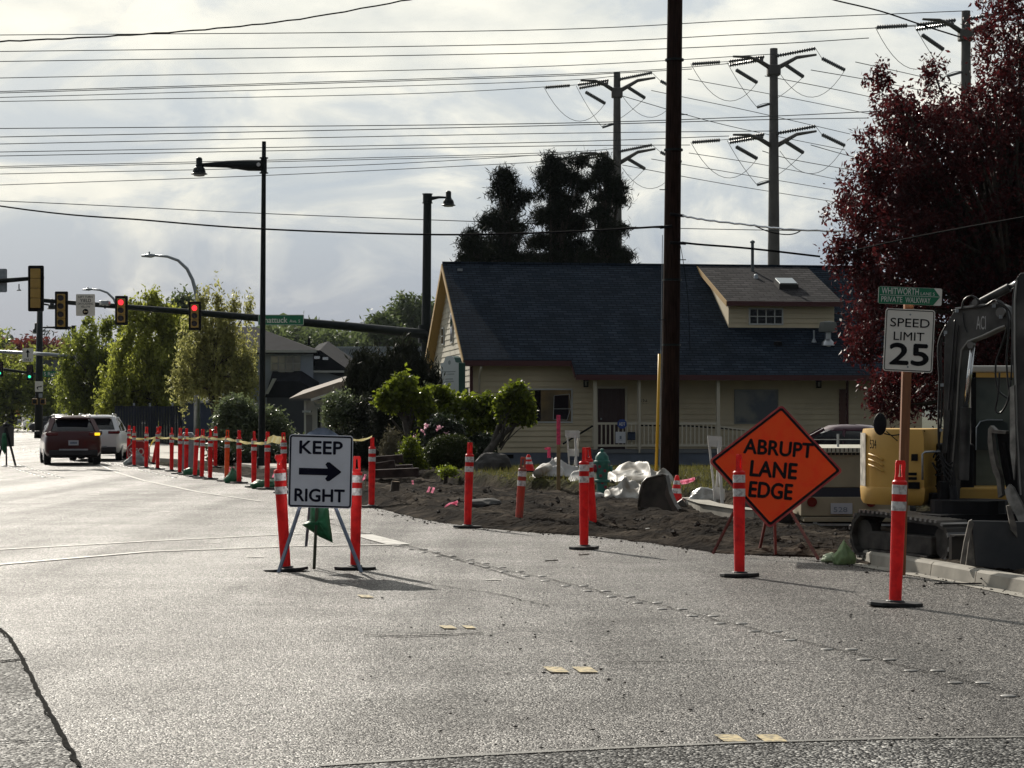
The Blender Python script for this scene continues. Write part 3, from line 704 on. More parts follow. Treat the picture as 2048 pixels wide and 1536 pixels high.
# caution tape strung along the far row
M_tape = mat('caution_tape', (0.70, 0.50, 0.04), 0.35, col2=(0.80, 0.72, 0.30), nscale=3, transl=0.3)
def tape(name, label, pts, w=0.07, group=None, twist=0.9, m=None):
    mb = MB(); q = []
    for i in range(len(pts) - 1):
        a, b = Vector(pts[i]), Vector(pts[i + 1]); n = 8
        for k in range(n):
            t = k / n; p = a.lerp(b, t); p.z -= 0.035 * 4 * t * (1 - t) * min(1, (b - a).length / 3); q.append(p)
    q.append(Vector(pts[-1])); vs = []
    for i, p in enumerate(q):
        an = math.sin(i * 0.7 + pts[0][0]) * twist; n = Vector((0.2, math.sin(an), math.cos(an))) * w / 2
        vs += [p - n, p + n]
    mb.add(vs, [(2 * i, 2 * i + 1, 2 * i + 3, 2 * i + 2) for i in range(len(q) - 1)])
    return tag(mb.build(name, m or M_tape), label, 'caution tape', group)
def tp(x, y, yb): 
    Y = F * CH / (yb - HY); return P(x, y, Y - .08)
tape('caution_tape', 'yellow caution tape drooping between the far orange posts', [tp(258, 874, 926), tp(292, 877, 937), tp(315, 874, 939), tp(343, 875, 943), tp(372, 876, 950), tp(403, 873, 957), tp(420, 876, 959), tp(453, 877, 963), tp(478, 881, 967), tp(507, 885, 975), tp(534, 886, 979)], .07)
tape('caution_tape', 'wide loose bundle of yellow tape left of the keep right sign', [tp(534, 881, 979), tp(545, 877, 981), tp(569, 880, 986)], .16, twist=.4)
tape('caution_tape', 'short yellow tape from the wide handled post to the post by the timbers', [tp(704, 879, 1000), tp(744, 873, 1015)], .05)
tape('caution_tape', 'pale twist of tape hanging from the post beside the stop sign', [tp(300, 892, 937), tp(306, 882, 937), tp(313, 876, 938)], .12, twist=.5)

# ================================================================== KEEP RIGHT SIGN
def sign_frame(px, py, Y, rx=0.0, ry=0.0, rz=0.0):
    return P(px, py, Y), (R(rx), R(ry), R(rz))
root = thing('keep_right_sign', 'white keep right sign with a dark arrow on a folding steel stand in the road', 'road sign', (G(640, 1143).x, 23.0, 0))
bx, by = root.location.x, root.location.y
L2 = lambda x, y, Y: P(x, y, Y) - root.location
T = Matrix.Translation(L2(641, 943, 22.95)) @ Matrix.Rotation(R(1.6), 4, 'Y') @ Matrix.Rotation(R(3), 4, 'X')
mb = MB(); mb.m = T; w, h = .667, .762
mb.prism(rrect(w, h, .035), 0, .006); plate = mb.build('plate', M_keepw, root)
mb = MB(); mb.m = T; ring(mb, w - .016, h - .016, .03, .016, -.003)
mb.build('border', M_navy, plate)
mb = MB(); mb.m = T
text_into(mb, 'KEEP', -.222, .185, .222, .315, -.003, .028)
text_into(mb, 'RIGHT', -.262, -.315, .255, -.185, -.003, .028)
mb.build('lettering', M_navy, plate)
mb = MB(); mb.m = T
mb.add([(x, -.003, z) for x, z in ((-.225, -.038), (.075, -.038), (.05, -.075), (.07, -.10), (.095, -.098), (.215, -.005), (.215, .005), (.095, .098), (.07, .10), (.05, .075), (.075, .033), (-.225, .033))], [tuple(range(12))])
mb.build('arrow', M_navy, plate)
mb = MB(); mb.add([tuple(L2(*q)) for q in ((607, 874, 22.99), (616, 866, 22.99), (635, 856, 22.99), (652, 855, 22.99), (668, 864, 22.99), (682, 874, 22.99))] + [tuple(L2(*q)) for q in ((607, 874, 23.05), (616, 866, 23.05), (635, 856, 23.05), (652, 855, 23.05), (668, 864, 23.05), (682, 874, 23.05))],
    [(0, 1, 2, 3, 4, 5), (11, 10, 9, 8, 7, 6)] + [(i, i + 6, (i + 1) % 6 + 6, (i + 1) % 6) for i in range(6)]); mb.build('bracket', M_steelb, root)
for a, b, w_, m_ in (((601, 1010, 23.06), G(557, 1147), .035, M_steelb), ((669, 1010, 23.06), G(723, 1147), .035, M_steelb), ((640, 880, 23.05), G(628, 1140), .03, mat('olive_steel', (.06, .07, .045), .5, metal=.2)), ((630, 900, 23.05), P(612, 1094, 23.9), .03, M_steelb)):
    MB().bar(L2(*a), Vector(b) - root.location + Vector((0, 0, .01)), w_, .02).build('leg', m_, root)
MB().bar(L2(600, 1011, 23.07), L2(670, 1011, 23.07), .03, .02).build('crossbar', M_steelb, root)
# sandbag hanging from the stand
mb = MB()
def pillow(mb, outline, Y, th, lift=0.0, seg=5):
    c = Vector((sum(p[0] for p in outline) / len(outline), sum(p[1] for p in outline) / len(outline))); n = len(outline)
    o2 = []
    for i in range(n):
        a, b = outline[i], outline[(i + 1) % n]
        for k in range(4): o2.append(Vector((a[0] + (b[0] - a[0]) * k / 4, a[1] + (b[1] - a[1]) * k / 4)))
    n = len(o2)
    for sgn in (-1, 1):
        vs = []; fs = []
        for r in range(seg + 1):
            t = 1 - r / seg
            for p in o2:
                q = c + (p - c) * t; bl = math.sqrt(max(0, 1 - t ** 2.6)) * th
                w3 = P(q.x, q.y, Y); w3.y += sgn * bl * (1 + .25 * mnoise.noise(Vector((q.x * .12, q.y * .12, sgn)))) + .01 * mnoise.noise(Vector((q.x * .3, q.y * .1, 3)))
                vs.append(w3)
        for r in range(seg):
            for i in range(n):
                fs.append((r * n + i, r * n + (i + 1) % n, (r + 1) * n + (i + 1) % n, (r + 1) * n + i))
        mb.add(vs, fs)
    return mb
pillow(mb, [(622, 1005), (656, 1005), (660, 1042), (666, 1086), (640, 1074), (604, 1050), (619, 1040)], 23.25, .07)
tag(mb.build('hanging_sandbag', M_bag, smooth=True), 'bright green sandbag hanging from the keep right sign stand', 'sandbag')

# ================================================================== ORANGE DIAMOND SIGN
root = thing('diamond_sign', 'orange diamond sign reading abrupt lane edge, tilted on a low folding stand', 'road sign', (P(1545, 1110, 25.3).x, 25.3, 0))
cpt = P(1551.5, 932, 25.3) - root.location
ex = Vector((134.5 / 4400 * 25.3, 0, -10 / 4400 * 25.3)); hd = ex.length; ex.normalize()
ez = Vector((17 / 4400 * 25.3, .24, 123 / 4400 * 25.3)); kz = ez.length / hd; ez.normalize(); ey = ez.cross(ex).normalized()
T = Matrix(((ex.x, ey.x, ez.x * kz, cpt.x), (ex.y, ey.y, ez.y * kz, cpt.y), (ex.z, ey.z, ez.z * kz, cpt.z), (0, 0, 0, 1)))
def dia(r, rr=.03):
    p = []
    for (x, z) in ((1, 0), (0, 1), (-1, 0), (0, -1)):
        c = (x * (r - rr * 1.414), z * (r - rr * 1.414)); a0 = math.atan2(z, x)
        for k in range(-3, 4): a = a0 + k * R(15); p.append((c[0] + rr * math.cos(a), c[1] + rr * math.sin(a)))
    return p
ny = -1 if (T.to_3x3() @ Vector((0, 1, 0))).y > 0 else 1
mb = MB(); mb.m = T; mb.prism(dia(hd, .045), 0, .004 * -ny); plate = mb.build('plate', M_sred, root)
mb = MB(); mb.m = T; mb.add([(x, ny * .003, z) for x, z in dia(hd - .035, .03)], [tuple(range(28))]); mb.build('face', M_sor, plate)
mb = MB(); mb.m = T; a = dia(hd - .033, .03); b = dia(hd - .073, .02)
mb.add([(x, ny * .006, z) for x, z in a] + [(x, ny * .006, z) for x, z in b], [(i, (i + 1) % 28, (i + 1) % 28 + 28, i + 28) for i in range(28)]); mb.build('border', M_black, plate)
mb = MB(); mb.m = T
text_into(mb, 'ABRUPT', -.385, .130, .41, .310, ny * .006, .022)
text_into(mb, 'LANE', -.285, -.145, .245, .045, ny * .006, .022)
text_into(mb, 'EDGE', -.275, -.405, .215, -.215, ny * .006, .022)
mb.build('lettering', M_black, plate)
M_rust = mat('red_brown_steel', (.16, .035, .03), .6, noise=.3, nscale=10)
L2 = lambda x, y, Y: P(x, y, Y) - root.location
for a, b in (((1500, 960, 25.45), G(1426, 1109)), ((1560, 985, 25.45), G(1637, 1121)), ((1540, 1000, 25.6), G(1518, 1107)), ((1548, 1000, 25.6), G(1551, 1112))):
    MB().bar(L2(*a), Vector(b) - root.location + Vector((0, 0, .012)), .03, .022).build('leg', M_rust, root)
MB().bar(L2(1545, 870, 25.75), L2(1545, 1030, 25.5), .03, .03).build('mast', M_rust, root)
MB().bar(P(1563, 1001, 25.2) - root.location, P(1583, 1025, 25.15) - root.location, .008, .008).build('clip', M_black, root)

# ================================================================== SPEED LIMIT AND STREET NAME
root = thing('sign_post', 'white speed limit 25 sign and green street name blade on a brown wooden post', 'road sign', (P(1801, 1130, 22.3).x, 22.3, 0.0))
L2 = lambda x, y, Y: P(x, y, Y) - root.location
mb = MB(); mb.bar(L2(1801, 1150, 22.3), L2(1817, 605, 22.3), .088, .088); mb.build('post', M_post, root, bevel=.004)
T = Matrix.Translation(L2(1818, 681, 22.235)) @ Matrix.Rotation(R(2.8), 4, 'Y') @ Matrix.Rotation(R(-4), 4, 'Z')
w, h = .497, .635
mb = MB(); mb.m = T; mb.prism(rrect(w, h, .03), 0, .004); plate = mb.build('speed_limit_plate', M_white, root)
mb = MB(); mb.m = T; ring(mb, w - .02, h - .02, .024, .008, -.003); mb.build('border', M_black, plate)
mb = MB(); mb.m = T
text_into(mb, 'SPEED', -.195, .135, .198, .222, -.003, .006); text_into(mb, 'LIMIT', -.155, .00, .15, .083, -.003, .006); text_into(mb, '25', -.185, -.245, .198, -.035, -.003, .02)
mb.build('lettering', M_black, plate)
mb = MB(); mb.m = T; mb.lathe([(.009, -.006), (.009, 0)], (0, 0, .262), 10, 'Y'); mb.lathe([(.009, -.006), (.009, 0)], (0, 0, -.268), 10, 'Y'); mb.build('bolt', M_galv, plate)
T = Matrix.Translation(L2(1820, 592, 22.22)) @ Matrix.Rotation(R(2.6), 4, 'Y') @ Matrix.Rotation(R(-6), 4, 'Z')
mb = MB(); mb.m = T; mb.prism(rrect(.635, .175, .018), 0, .004); blade = mb.build('street_name_blade', M_white, root)
mb = MB(); mb.m = T; mb.add([(x, -.003, z) for x, z in ((-.312, -.085), (.235, -.085), (.300, 0), (.235, .085), (-.312, .085))], [(0, 1, 2, 3, 4)]); mb.build('green_panel', M_green, blade)
mb = MB(); mb.m = T
text_into(mb, 'WHITWORTH', -.285, .012, .085, .078, -.006, .012); text_into(mb, 'LANE S', .105, .012, .245, .043, -.006, .006)
text_into(mb, 'PRIVATE', -.285, -.068, -.075, -.013, -.006, .010); text_into(mb, 'WALKWAY', -.045, -.068, .205, -.013, -.006, .010)
mb.box((0, -.0055, .001), (.60, .001, .004)); mb.build('lettering', mat('sign_letter_white', (.7, .72, .68), .4), blade)

# ================================================================== WOODEN UTILITY POLE
root = thing('utility_pole', 'thick dark wooden utility pole rising past the top of the picture', 'utility pole', (P(1339, 975, 44).x, 44, 0))
L2 = lambda x, y, Y: P(x, y, Y) - root.location
up = [L2(1339, 985, 44), L2(1341.5, 720, 44), L2(1345, 430, 44), L2(1350, 0, 44), L2(1354, -330, 44)]
MB().tube(up, [.185, .178, .165, .150, .13], 20).build('pole_shaft', M_pole, root, smooth=True)
for x0, y0, x1, y1 in ((1320, 455, 1344, 452), (1340, 428, 1368, 432), (1340, 485, 1372, 487)):
    MB().tube([L2(x0, y0, 43.8), L2(x1, y1, 43.8)], .03, 8).build('bracket', M_black, root)
for yy in (690, 560, 300, 120): MB().lathe([(.19, -.02), (.19, .02)], L2(1342.5 + (700 - yy) * .011, yy, 44), 18).build('steel_band', M_dark, root)
for yy, sx in ((640, -1), (520, 1), (380, -1), (230, 1)):
    q = L2(1343 + (640 - yy) * .011, yy, 43.9); MB().tube([q + Vector((sx * .12, -.05, 0)), q + Vector((sx * .27, -.08, 0))], .010, 6).build('climbing_spike', M_dark, root)
mb = MB(); mb.tube([L2(1322, 700, 43.86), L2(1325, 470, 43.86)], .007, 6); mb.tube([L2(1322, 700, 43.86), L2(1320, 960, 43.86)], .012, 6); mb.build('ground_wire', M_galv, root)
g = MB(); pts = [P(1319, 708, 43.3), P(1316, 830, 43.2), P(1312, 952, 43.1)]
g.tube(pts, [.028, .030, .032], 10); tag(g.build('guy_guard', M_yellow, smooth=True), 'long yellow guy wire guard leaning against the wooden utility pole', 'guy guard')

# ================================================================== CABLES
M_wire = mat('wire', (.07, .075, .08), .7, spec=.2); M_cable = mat('black_cable', (.006, .006, .007), .9, spec=.05); M_alu = mat('bright_cable', (.75, .77, .80), .25, metal=.9)
def wire(label, pts, Y0, Y1, r, m=M_wire, name='power_line', group=None, wob=0.0, cat='cable'):
    """a cable through several sighted points, smoothed"""
    P3 = [P(x, y, Y0 + (Y1 - Y0) * ((x - pts[0][0]) / (pts[-1][0] - pts[0][0]))) for x, y in pts]
    out = []
    n = len(P3)
    for i in range(n - 1):
        p0, p1, p2, p3 = P3[max(i - 1, 0)], P3[i], P3[i + 1], P3[min(i + 2, n - 1)]
        for k in range(8):
            t = k / 8
            out.append(0.5 * ((2 * p1) + (p2 - p0) * t + (2 * p0 - 5 * p1 + 4 * p2 - p3) * t * t + (3 * p1 - p0 - 3 * p2 + p3) * t ** 3))
    out.append(P3[-1])
    if wob: out = [p + Vector((0, 0, wob * math.sin(i * 2.3))) for i, p in enumerate(out)]
    return tag(MB().tube(out, r, 6, cap=False).build(name, m, smooth=True), label, cat, group)
GT = 'transmission wires crossing the sky'
left = [([(-60, 71), (0, 70), (1024, 61), (1500, 40), (1925, 22)], 'topmost transmission wire reaching the farthest right pole'),
 ([(-60, 104), (0, 103), (1024, 89), (1500, 68), (1832, 52)], 'second transmission wire from the top, ending at the right pole'),
 ([(-60, 124), (0, 123), (1024, 107), (1500, 90), (1738, 76)], 'third transmission wire from the top, ending at a lone insulator'),
 ([(-60, 156), (0, 156), (1024, 135), (1549, 108)], 'transmission wire reaching the top of the middle steel pole'),
 ([(-60, 184), (0, 183), (1024, 152), (1300, 140), (1470, 126)], 'transmission wire ending at the middle pole upper left insulator'),
 ([(-60, 187), (0, 186), (1024, 155), (1240, 146), (1384, 138)], 'transmission wire ending at the middle pole lone upper insulator'),
 ([(-60, 196), (0, 195), (1024, 165), (1234, 152)], 'transmission wire reaching the top of the left steel pole'),
 ([(-60, 204), (0, 203), (800, 188), (1150, 170)], 'lowest wire of the upper bunch, ending at the left pole'),
 ([(-60, 257), (0, 257), (1024, 248), (1500, 234), (1760, 222)], 'uppermost wire of the middle bunch, crossing behind the purple tree'),
 ([(-60, 275), (0, 274), (1024, 253), (1500, 240), (1738, 236)], 'second wire of the middle bunch, ending near the purple tree'),
 ([(-60, 289), (0, 288), (1024, 268), (1546, 262)], 'third wire of the middle bunch, reaching the middle pole'),
 ([(-60, 305), (0, 304), (1024, 286), (1458, 272)], 'fourth wire of the middle bunch, ending at the middle pole lower insulator'),
 ([(-60, 313), (0, 312), (1024, 293), (1380, 290)], 'fifth wire of the middle bunch, ending at the middle pole lone lower insulator'),
 ([(-60, 334), (0, 333), (1024, 308), (1232, 297)], 'upper wire of the lower bunch, reaching the left pole'),
 ([(-60, 337), (0, 336), (1024, 312), (1145, 305)], 'second wire of the lower bunch, ending at the left pole lower insulator'),
 ([(-60, 349), (0, 348), (700, 331), (1140, 306)], 'third wire of the lower bunch, sloping gently up to the right'),
 ([(-60, 372), (0, 370), (527, 351), (1024, 327), (1088, 321)], 'lowest wire of the lower bunch, ending at a lone insulator on the left pole')]
for p, lab in left:
    p = [(-1500, p[0][1] + 14), (-700, p[0][1] + 5)] + p
    wire(lab, p, 150, 190 if p[-1][0] < 1300 else (168 if p[-1][0] < 1700 else 148), .030, group=GT)
wire('thin grey wire sagging behind the pine trees', [(-1400, 380), (-600, 384), (0, 402), (527, 427), (950, 443), (1330, 456), (1640, 462)], 150, 150, .03, group=GT)
for p, lab in (([(1376, 158), (1550, 190), (1760, 232)], 'topmost wire sloping down to the right from the left steel pole'), ([(1303, 181), (1500, 222), (1700, 268)], 'second wire sloping down to the right from the left steel pole'), ([(1245, 192), (1450, 250), (1690, 300)], 'third wire sloping down to the right from the left steel pole'),
  ([(1378, 306), (1530, 330), (1690, 362)], 'lower wire sloping right from the left pole, first of three'), ([(1303, 318), (1480, 348), (1670, 380)], 'lower wire sloping right from the left pole, second of three'), ([(1245, 330), (1450, 368), (1665, 403)], 'lower wire sloping right from the left pole, lowest of three'),
  ([(1711, 124), (1850, 155), (2060, 205)], 'upper wire sloping into the purple tree from the middle pole, first'), ([(1622, 140), (1800, 172), (2060, 228)], 'upper wire sloping into the purple tree from the middle pole, second'), ([(1530, 152), (1700, 185), (1900, 230)], 'upper wire sloping into the purple tree from the middle pole, third'),
  ([(1622, 290), (1700, 312), (1850, 350)], 'lower wire sloping into the purple tree from the middle pole, first'), ([(1525, 302), (1600, 322), (1800, 356)], 'lower wire sloping into the purple tree from the middle pole, second')):
    wire(lab, p, 195 if p[0][0] < 1400 else 170, 230, .032, group='transmission wires sloping down to the right')
wire('twisted black cable climbing to the right across the top left of the sky', [(-20, 84), (0, 83), (210, 73), (410, 59), (600, 38), (820, -1), (840, -6)], 30, 34, .011, M_cable, 'overhead_cable', wob=.006)
wire('thick black cable sagging across the whole street to the wooden pole', [(-1300, 150), (-600, 310), (0, 412), (300, 441), (527, 458), (850, 469), (1100, 465), (1325, 453)], 70, 43.7, .022, M_cable, 'overhead_cable')
wire('short black cable in the top right corner reaching into the purple tree', [(1640, -14), (1665, -1), (1760, 22), (1850, 52), (1920, 74)], 42, 40, .016, M_cable, 'overhead_cable')
wire('bright metallic cable bundle from the wooden pole to the purple tree', [(1366, 432), (1420, 441), (1500, 450), (1570, 458), (1690, 463)], 43.6, 41.5, .022, M_alu, 'overhead_cable', wob=.008)
wire('black cable loop hanging under the bright cable bundle', [(1510, 452), (1540, 464), (1570, 469), (1590, 467), (1605, 459)], 42.8, 42.4, .012, M_cable, 'overhead_cable')
wire('black service cable from the wooden pole down towards the roof vent', [(1364, 485), (1400, 489), (1500, 497), (1640, 513)], 43.6, 44, .022, M_cable, 'overhead_cable')
wire('black cable crossing the purple tree at the right edge', [(1690, 505), (1850, 470), (2070, 430)], 34, 30, .012, M_cable, 'overhead_cable')
wire('thin black drop wire hanging down the right side of the wooden pole', [(1358, 478), (1366, 520), (1376, 600), (1380, 700)], 43.7, 43.5, .006, M_cable, 'overhead_cable')

# ================================================================== STEEL TRANSMISSION POLES
M_tower = mat('weathered_grey_steel', (.10, .093, .088), .7, noise=.2, nscale=.8)
M_insu = mat('insulator', (.10, .105, .115), .35)
def tower():
    root = thing('transmission_pole', 'x', 'transmission pole', group='grey steel transmission poles'); k = 170 / 4400
    top = 30.0
    MB().tube([(0, 0, 0), (0, 0, 10), (0, 0, top)], [.62, .50, .30], 14).build('mast', M_tower, root, smooth='auto')
    for lv in (0, -6.0):
        z0 = top + lv
        q = lambda dx, dy, y=0.0: Vector((dx * k, y, z0 - dy * k))
        MB().tube([q(2, 42), q(22, 30, .5), (q(50, 13, 1.2)), q(92, 4, 2.0)], [.20, .18, .14, .09], 8).build('arm', M_tower, root, smooth=True)
        MB().tube([q(-2, 42), q(-30, 28, -.6), q(-52, 22, -1.1), q(-86, 24, -1.9)], [.20, .17, .12, .08], 8).build('arm', M_tower, root, smooth=True)
        if lv == 0: MB().box((0, 0, z0 - 1.7), (1.0, 1.0, .8)).build('collar', M_tower, root, bevel=.1)
        for a, b, ribs in ((q(6, 16, -.3), q(80, 4, -1.0), 16), (q(-20, 18, -.3), q(-92, 30, -1.0), 15), (q(-20, 21, .3), q(-88, 33, .2), 15), (q(-111, 33, -1.4), q(-168, 40, -2.2), 13), (q(-72, 38, 1.2), q(-24, 56, 3.2), 13), (q(106, 9, 2.6), q(158, 27, 4.0), 13), (q(28, 28, 1.2), q(70, 44, 3.2), 13)):
            pts = []; rr = []
            for i in range(ribs * 2 + 1):
                pts.append(a.lerp(b, i / (ribs * 2))); rr.append(.17 if i % 2 else .07)
            MB().tube(pts, rr, 8).build('insulator', M_insu, root)
        mb = MB()
        def loop(a, b, sag):
            mb.tube([a.lerp(b, t / 12) - Vector((0, 0, sag * 4 * (t / 12) * (1 - t / 12))) for t in range(13)], .022, 5, cap=False)
        loop(q(-171, 40, -2.3), q(-24, 56, 3.2), 2.1); loop(q(-96, 32, -1), q(-36, 118, -.4), .2); loop(q(12, 50, 0), q(158, 27, 4), 2.0); loop(q(70, 44, 3.2), q(6, 100, 0), .1); loop(q(-36, 118, -.4), q(-6, 110, 0), -.1)
        loop(q(80, 4, -1), q(106, 9, 2.6), 0); loop(q(-111, 33, -1.4), q(-92, 30, -1.0), 0)
        mb.build('jumper_wire', M_wire, root)
        MB().tube([q(-34, 120, -.4), q(-4, 110, 0)], .10, 6).build('strut', M_insu, root)
    return root
t0 = tower(); tw = [(1547.5, 97, 170, 'middle grey transmission pole behind the dormer roof'), (1234, 145, 198, 'left grey transmission pole rising behind the pine trees'), (1932, 22, 151, 'right grey transmission pole showing through the purple tree')]
for i, (x, y, Y, lab) in enumerate(tw):
    o = t0 if i == 0 else copy_tree(t0)
    p = P(x, y, Y); o.location = (p.x, Y, 0); o.scale = (1, 1, p.z / 30.0); o['label'] = lab
#@@LAMPS
# ================================================================== STREET LAMPS
def bell(mb, c, s=1.0):
    mb.lathe([(.02 * s, .78 * s), (.10 * s, .76 * s), (.145 * s, .70 * s), (.145 * s, .42 * s), (.17 * s, .39 * s), (.17 * s, .34 * s), (.22 * s, .31 * s), (.265 * s, .24 * s), (.29 * s, .15 * s), (.30 * s, .07 * s), (.37 * s, .02 * s), (.38 * s, .0), (.30 * s, -.02 * s)], c, 18)
def lamp_post(name, label, px, Y, ytop, rb, rt, arms, lean=0.0, group=None, m=M_dark, zb=0.0, bell_s=1.0, w_arm=(.17, .06)):
    pt = P(px, ytop, Y); root = thing(name, label, 'street lamp', (pt.x - lean, Y, zb), group=group)
    h = pt.z - zb
    MB().tube([(0, 0, 0), (0, 0, .35), (0, 0, .351), (lean, 0, h)], [rb * 1.45, rb * 1.4, rb, rt], 18).build('pole', m, root, smooth='auto')
    for (x1, y1, ya) in arms:
        q0 = P(px, y1, Y) - root.location; q0.x = lean * (q0.z / h); q1 = P(x1, ya, Y) - root.location
        d = 1 if q1.x > q0.x else -1
        mb = MB(); mb.tube([q0 + Vector((d * rt, 0, 0)), q0.lerp(q1, .25), q0.lerp(q1, .6) + Vector((0, 0, .03)), q1], [w_arm[0], w_arm[0], w_arm[0] * .65, w_arm[1]], 10)
        mb.build('arm', m, root, smooth='auto')
        mb = MB(); cr_ = rt + .03; mb.lathe([(cr_, -.22), (cr_, .22)], q0, 14); mb.lathe([(cr_ + .04, .21), (cr_ + .04, .24)], q0, 14); mb.lathe([(cr_ + .04, -.24), (cr_ + .04, -.21)], q0, 14); mb.build('collar', m, root, smooth='auto')
        mb = MB(); bell(mb, q1 + Vector((d * .10, 0, -.42 * bell_s)), bell_s); mb.build('lamp_shade', m, root, smooth='auto')
        MB().lathe([(.27 * bell_s, 0), (.24 * bell_s, -.04), (.02, -.06)], q1 + Vector((d * .10, 0, -.44 * bell_s)), 16).build('lens', mat('lamp_lens', (.6, .6, .58), .2), root, smooth=True)
    return root
lp = lamp_post('street_lamp', 'tall dark green lamp post with one long arm reaching left over the street', 528, 66, 283, .105, .062, [(405, 331, 330)], lean=.07, bell_s=.66)
mb = MB(); mb.lathe([(.06, -.005), (.06, .005)], P(517, 329, 65.82) - lp.location, 12, 'Y'); mb.build('badge', mat('badge_white', (.7, .7, .7), .4), lp)
M_arm = M_dark
# signal mast with a lamp on top
root = lamp_post('signal_mast_pole', 'thick dark mast pole beside the yellow house with a short lamp arm on top', 855, 110, 392, .26, .20, [(893, 397, 395)], lean=.12, bell_s=.95, w_arm=(.10, .05))
root['category'] = 'signal mast'
L2 = lambda x, y, Y: P(x, y, Y) - root.location
mb = MB(); mb.tube([L2(850, 668, 109.8), L2(700, 653, 107), L2(515, 636, 104), L2(390, 625, 102), L2(240, 613, 99.5), L2(85, 601, 97)], [.24, .21, .17, .145, .12, .09], 14); mb.build('mast_arm', M_dark, root, smooth=True)
mb = MB(); mb.lathe([(.36, -.45), (.36, .45)], L2(851, 668, 110), 14); mb.build('arm_collar', M_dark, root, smooth='auto')

M_sigy = mat('signal_yellow', (.46, .29, .07), .5, noise=.1, nscale=3); M_lensoff = mat('signal_lens_off', (.035, .022, .022), .25)
def signal(label, px, py, Y, n, lit=None, back=False, size=1.0, col=None, group='traffic signals', rz=0):
    """n lens head centred on a sighted point"""
    c = P(px, py, Y); root = thing('traffic_light', label, 'traffic light', c, R(rz), group)
    s = .36 * size; H = n * s; w = .34 * size; b = .12 * size
    f = 1 if back else -1
    MB().prism(rrect(w + 2 * b + .0, H + 2 * b, .05), -.01, .01).build('backplate', M_black, root)
    mb = MB(); ring(mb, w + 2 * b, H + 2 * b, .05, .02, -.013); mb.build('backplate_border', mat('dark_border', (.02, .018, .015), .6), root)
    mb = MB()
    for i in range(n): mb.box((0, -.09, H / 2 - s * (i + .5)), (w, .16, s - .012))
    mb.build('housing', col or M_sigy, root, bevel=.015)
    if not back:
        for i in range(n):
            z = H / 2 - s * (i + .5); on = lit is not None and lit[0] == i
            MB().lathe([(.125 * size, -.01), (.125 * size, .0)], (0, -.185, z), 20, 'Y').build('lens', lit[1] if on else M_lensoff, root)
            mb = MB(); vs = []
            for k in range(15):
                a = R(-40 + 260 * k / 14)
                for rr, yy in ((.135, -.17), (.135, -.17 - .17 * (0.35 + .65 * max(0, math.sin(a))))): vs.append((rr * size * math.cos(a), yy, z + rr * size * math.sin(a)))
            mb.add(vs, [(2 * k, 2 * k + 1, 2 * k + 3, 2 * k + 2) for k in range(14)]); mb.build('visor', M_black, root)
    return root
signal('dark four lens traffic light near the left end of the long mast arm', 123, 621, 96.8, 4)
signal('traffic light with a red lens lit, hanging beside the left turn yield sign', 243, 621, 98.8, 3, (0, M_red))
signal('traffic light with a red lens lit, in front of the curved silver lamp pole', 390, 632, 101.2, 3, (0, M_red))
signal('back of a tall yellow traffic light at the end of the nearer arm', 72, 577, 74, 4, back=True, size=.92)
def flat_sign(name, label, px, py, Y, w, h, m, group=None, rz=0, cat='road sign', rr=.04):
    c = P(px, py, Y); root = thing(name, label, cat, c, R(rz), group)
    MB().prism(rrect(w, h, rr), 0, .01).build('plate', m, root); return root
s = flat_sign('yield_sign', 'white left turn yield on flashing yellow sign on the mast arm', 171, 610, 97.3, .84, .96, M_white)
mb = MB()
for t, z, hh, ww in (('LEFT TURN', .36, .09, .62), ('YIELD', .20, .14, .48), ('ON FLASHING', .055, .09, .68), ('YELLOW', -.075, .09, .42)): text_into(mb, t, -ww / 2, z - hh / 2, ww / 2, z + hh / 2, -.006, .01)
mb.build('lettering', M_black, s)
mb = MB(); mb.add([(x, -.006, z) for x, z in disc_pts(.13, 20, 0, -.30)], [tuple(range(20))]); mb.build('black_disc', M_black, s)
mb = MB(); mb.add([(x, -.009, z) for x, z in ((-.09, -.30), (-.02, -.23), (-.02, -.275), (.09, -.275), (.09, -.325), (-.02, -.325), (-.02, -.37))], [tuple(range(7))]); mb.build('arrow', mat('sign_amber', (.5, .40, .25), .4), s)
s = flat_sign('street_name_sign', 'green Shattuck Avenue name sign hanging on the long mast arm', 562, 640, 103.6, 2.16, .50, M_green, rr=.05)
mb = MB(); text_into(mb, 'Shattuck', -.93, -.13, .30, .14, -.006, .012); text_into(mb, 'Ave. S', .40, -.12, .90, .02, -.006, .006); mb.build('lettering', mat('sign_letter_white', (.7, .7, .7), .4), s)
mb = MB(); ring(mb, 2.14, .48, .05, .018, -.006); mb.build('border', MATS['sign_letter_white'], s)
# detector camera on the arm
root = thing('traffic_camera', 'small white detector camera on the mast arm left of the middle red light', 'camera', P(210, 606, 97.9))
MB().box((0, 0, 0), (.42, .55, .22)).build('camera_body', M_galv, root, bevel=.06); MB().bar((0, 0, -.1), (0, 0, -.25), .06).build('mount', M_black, root)
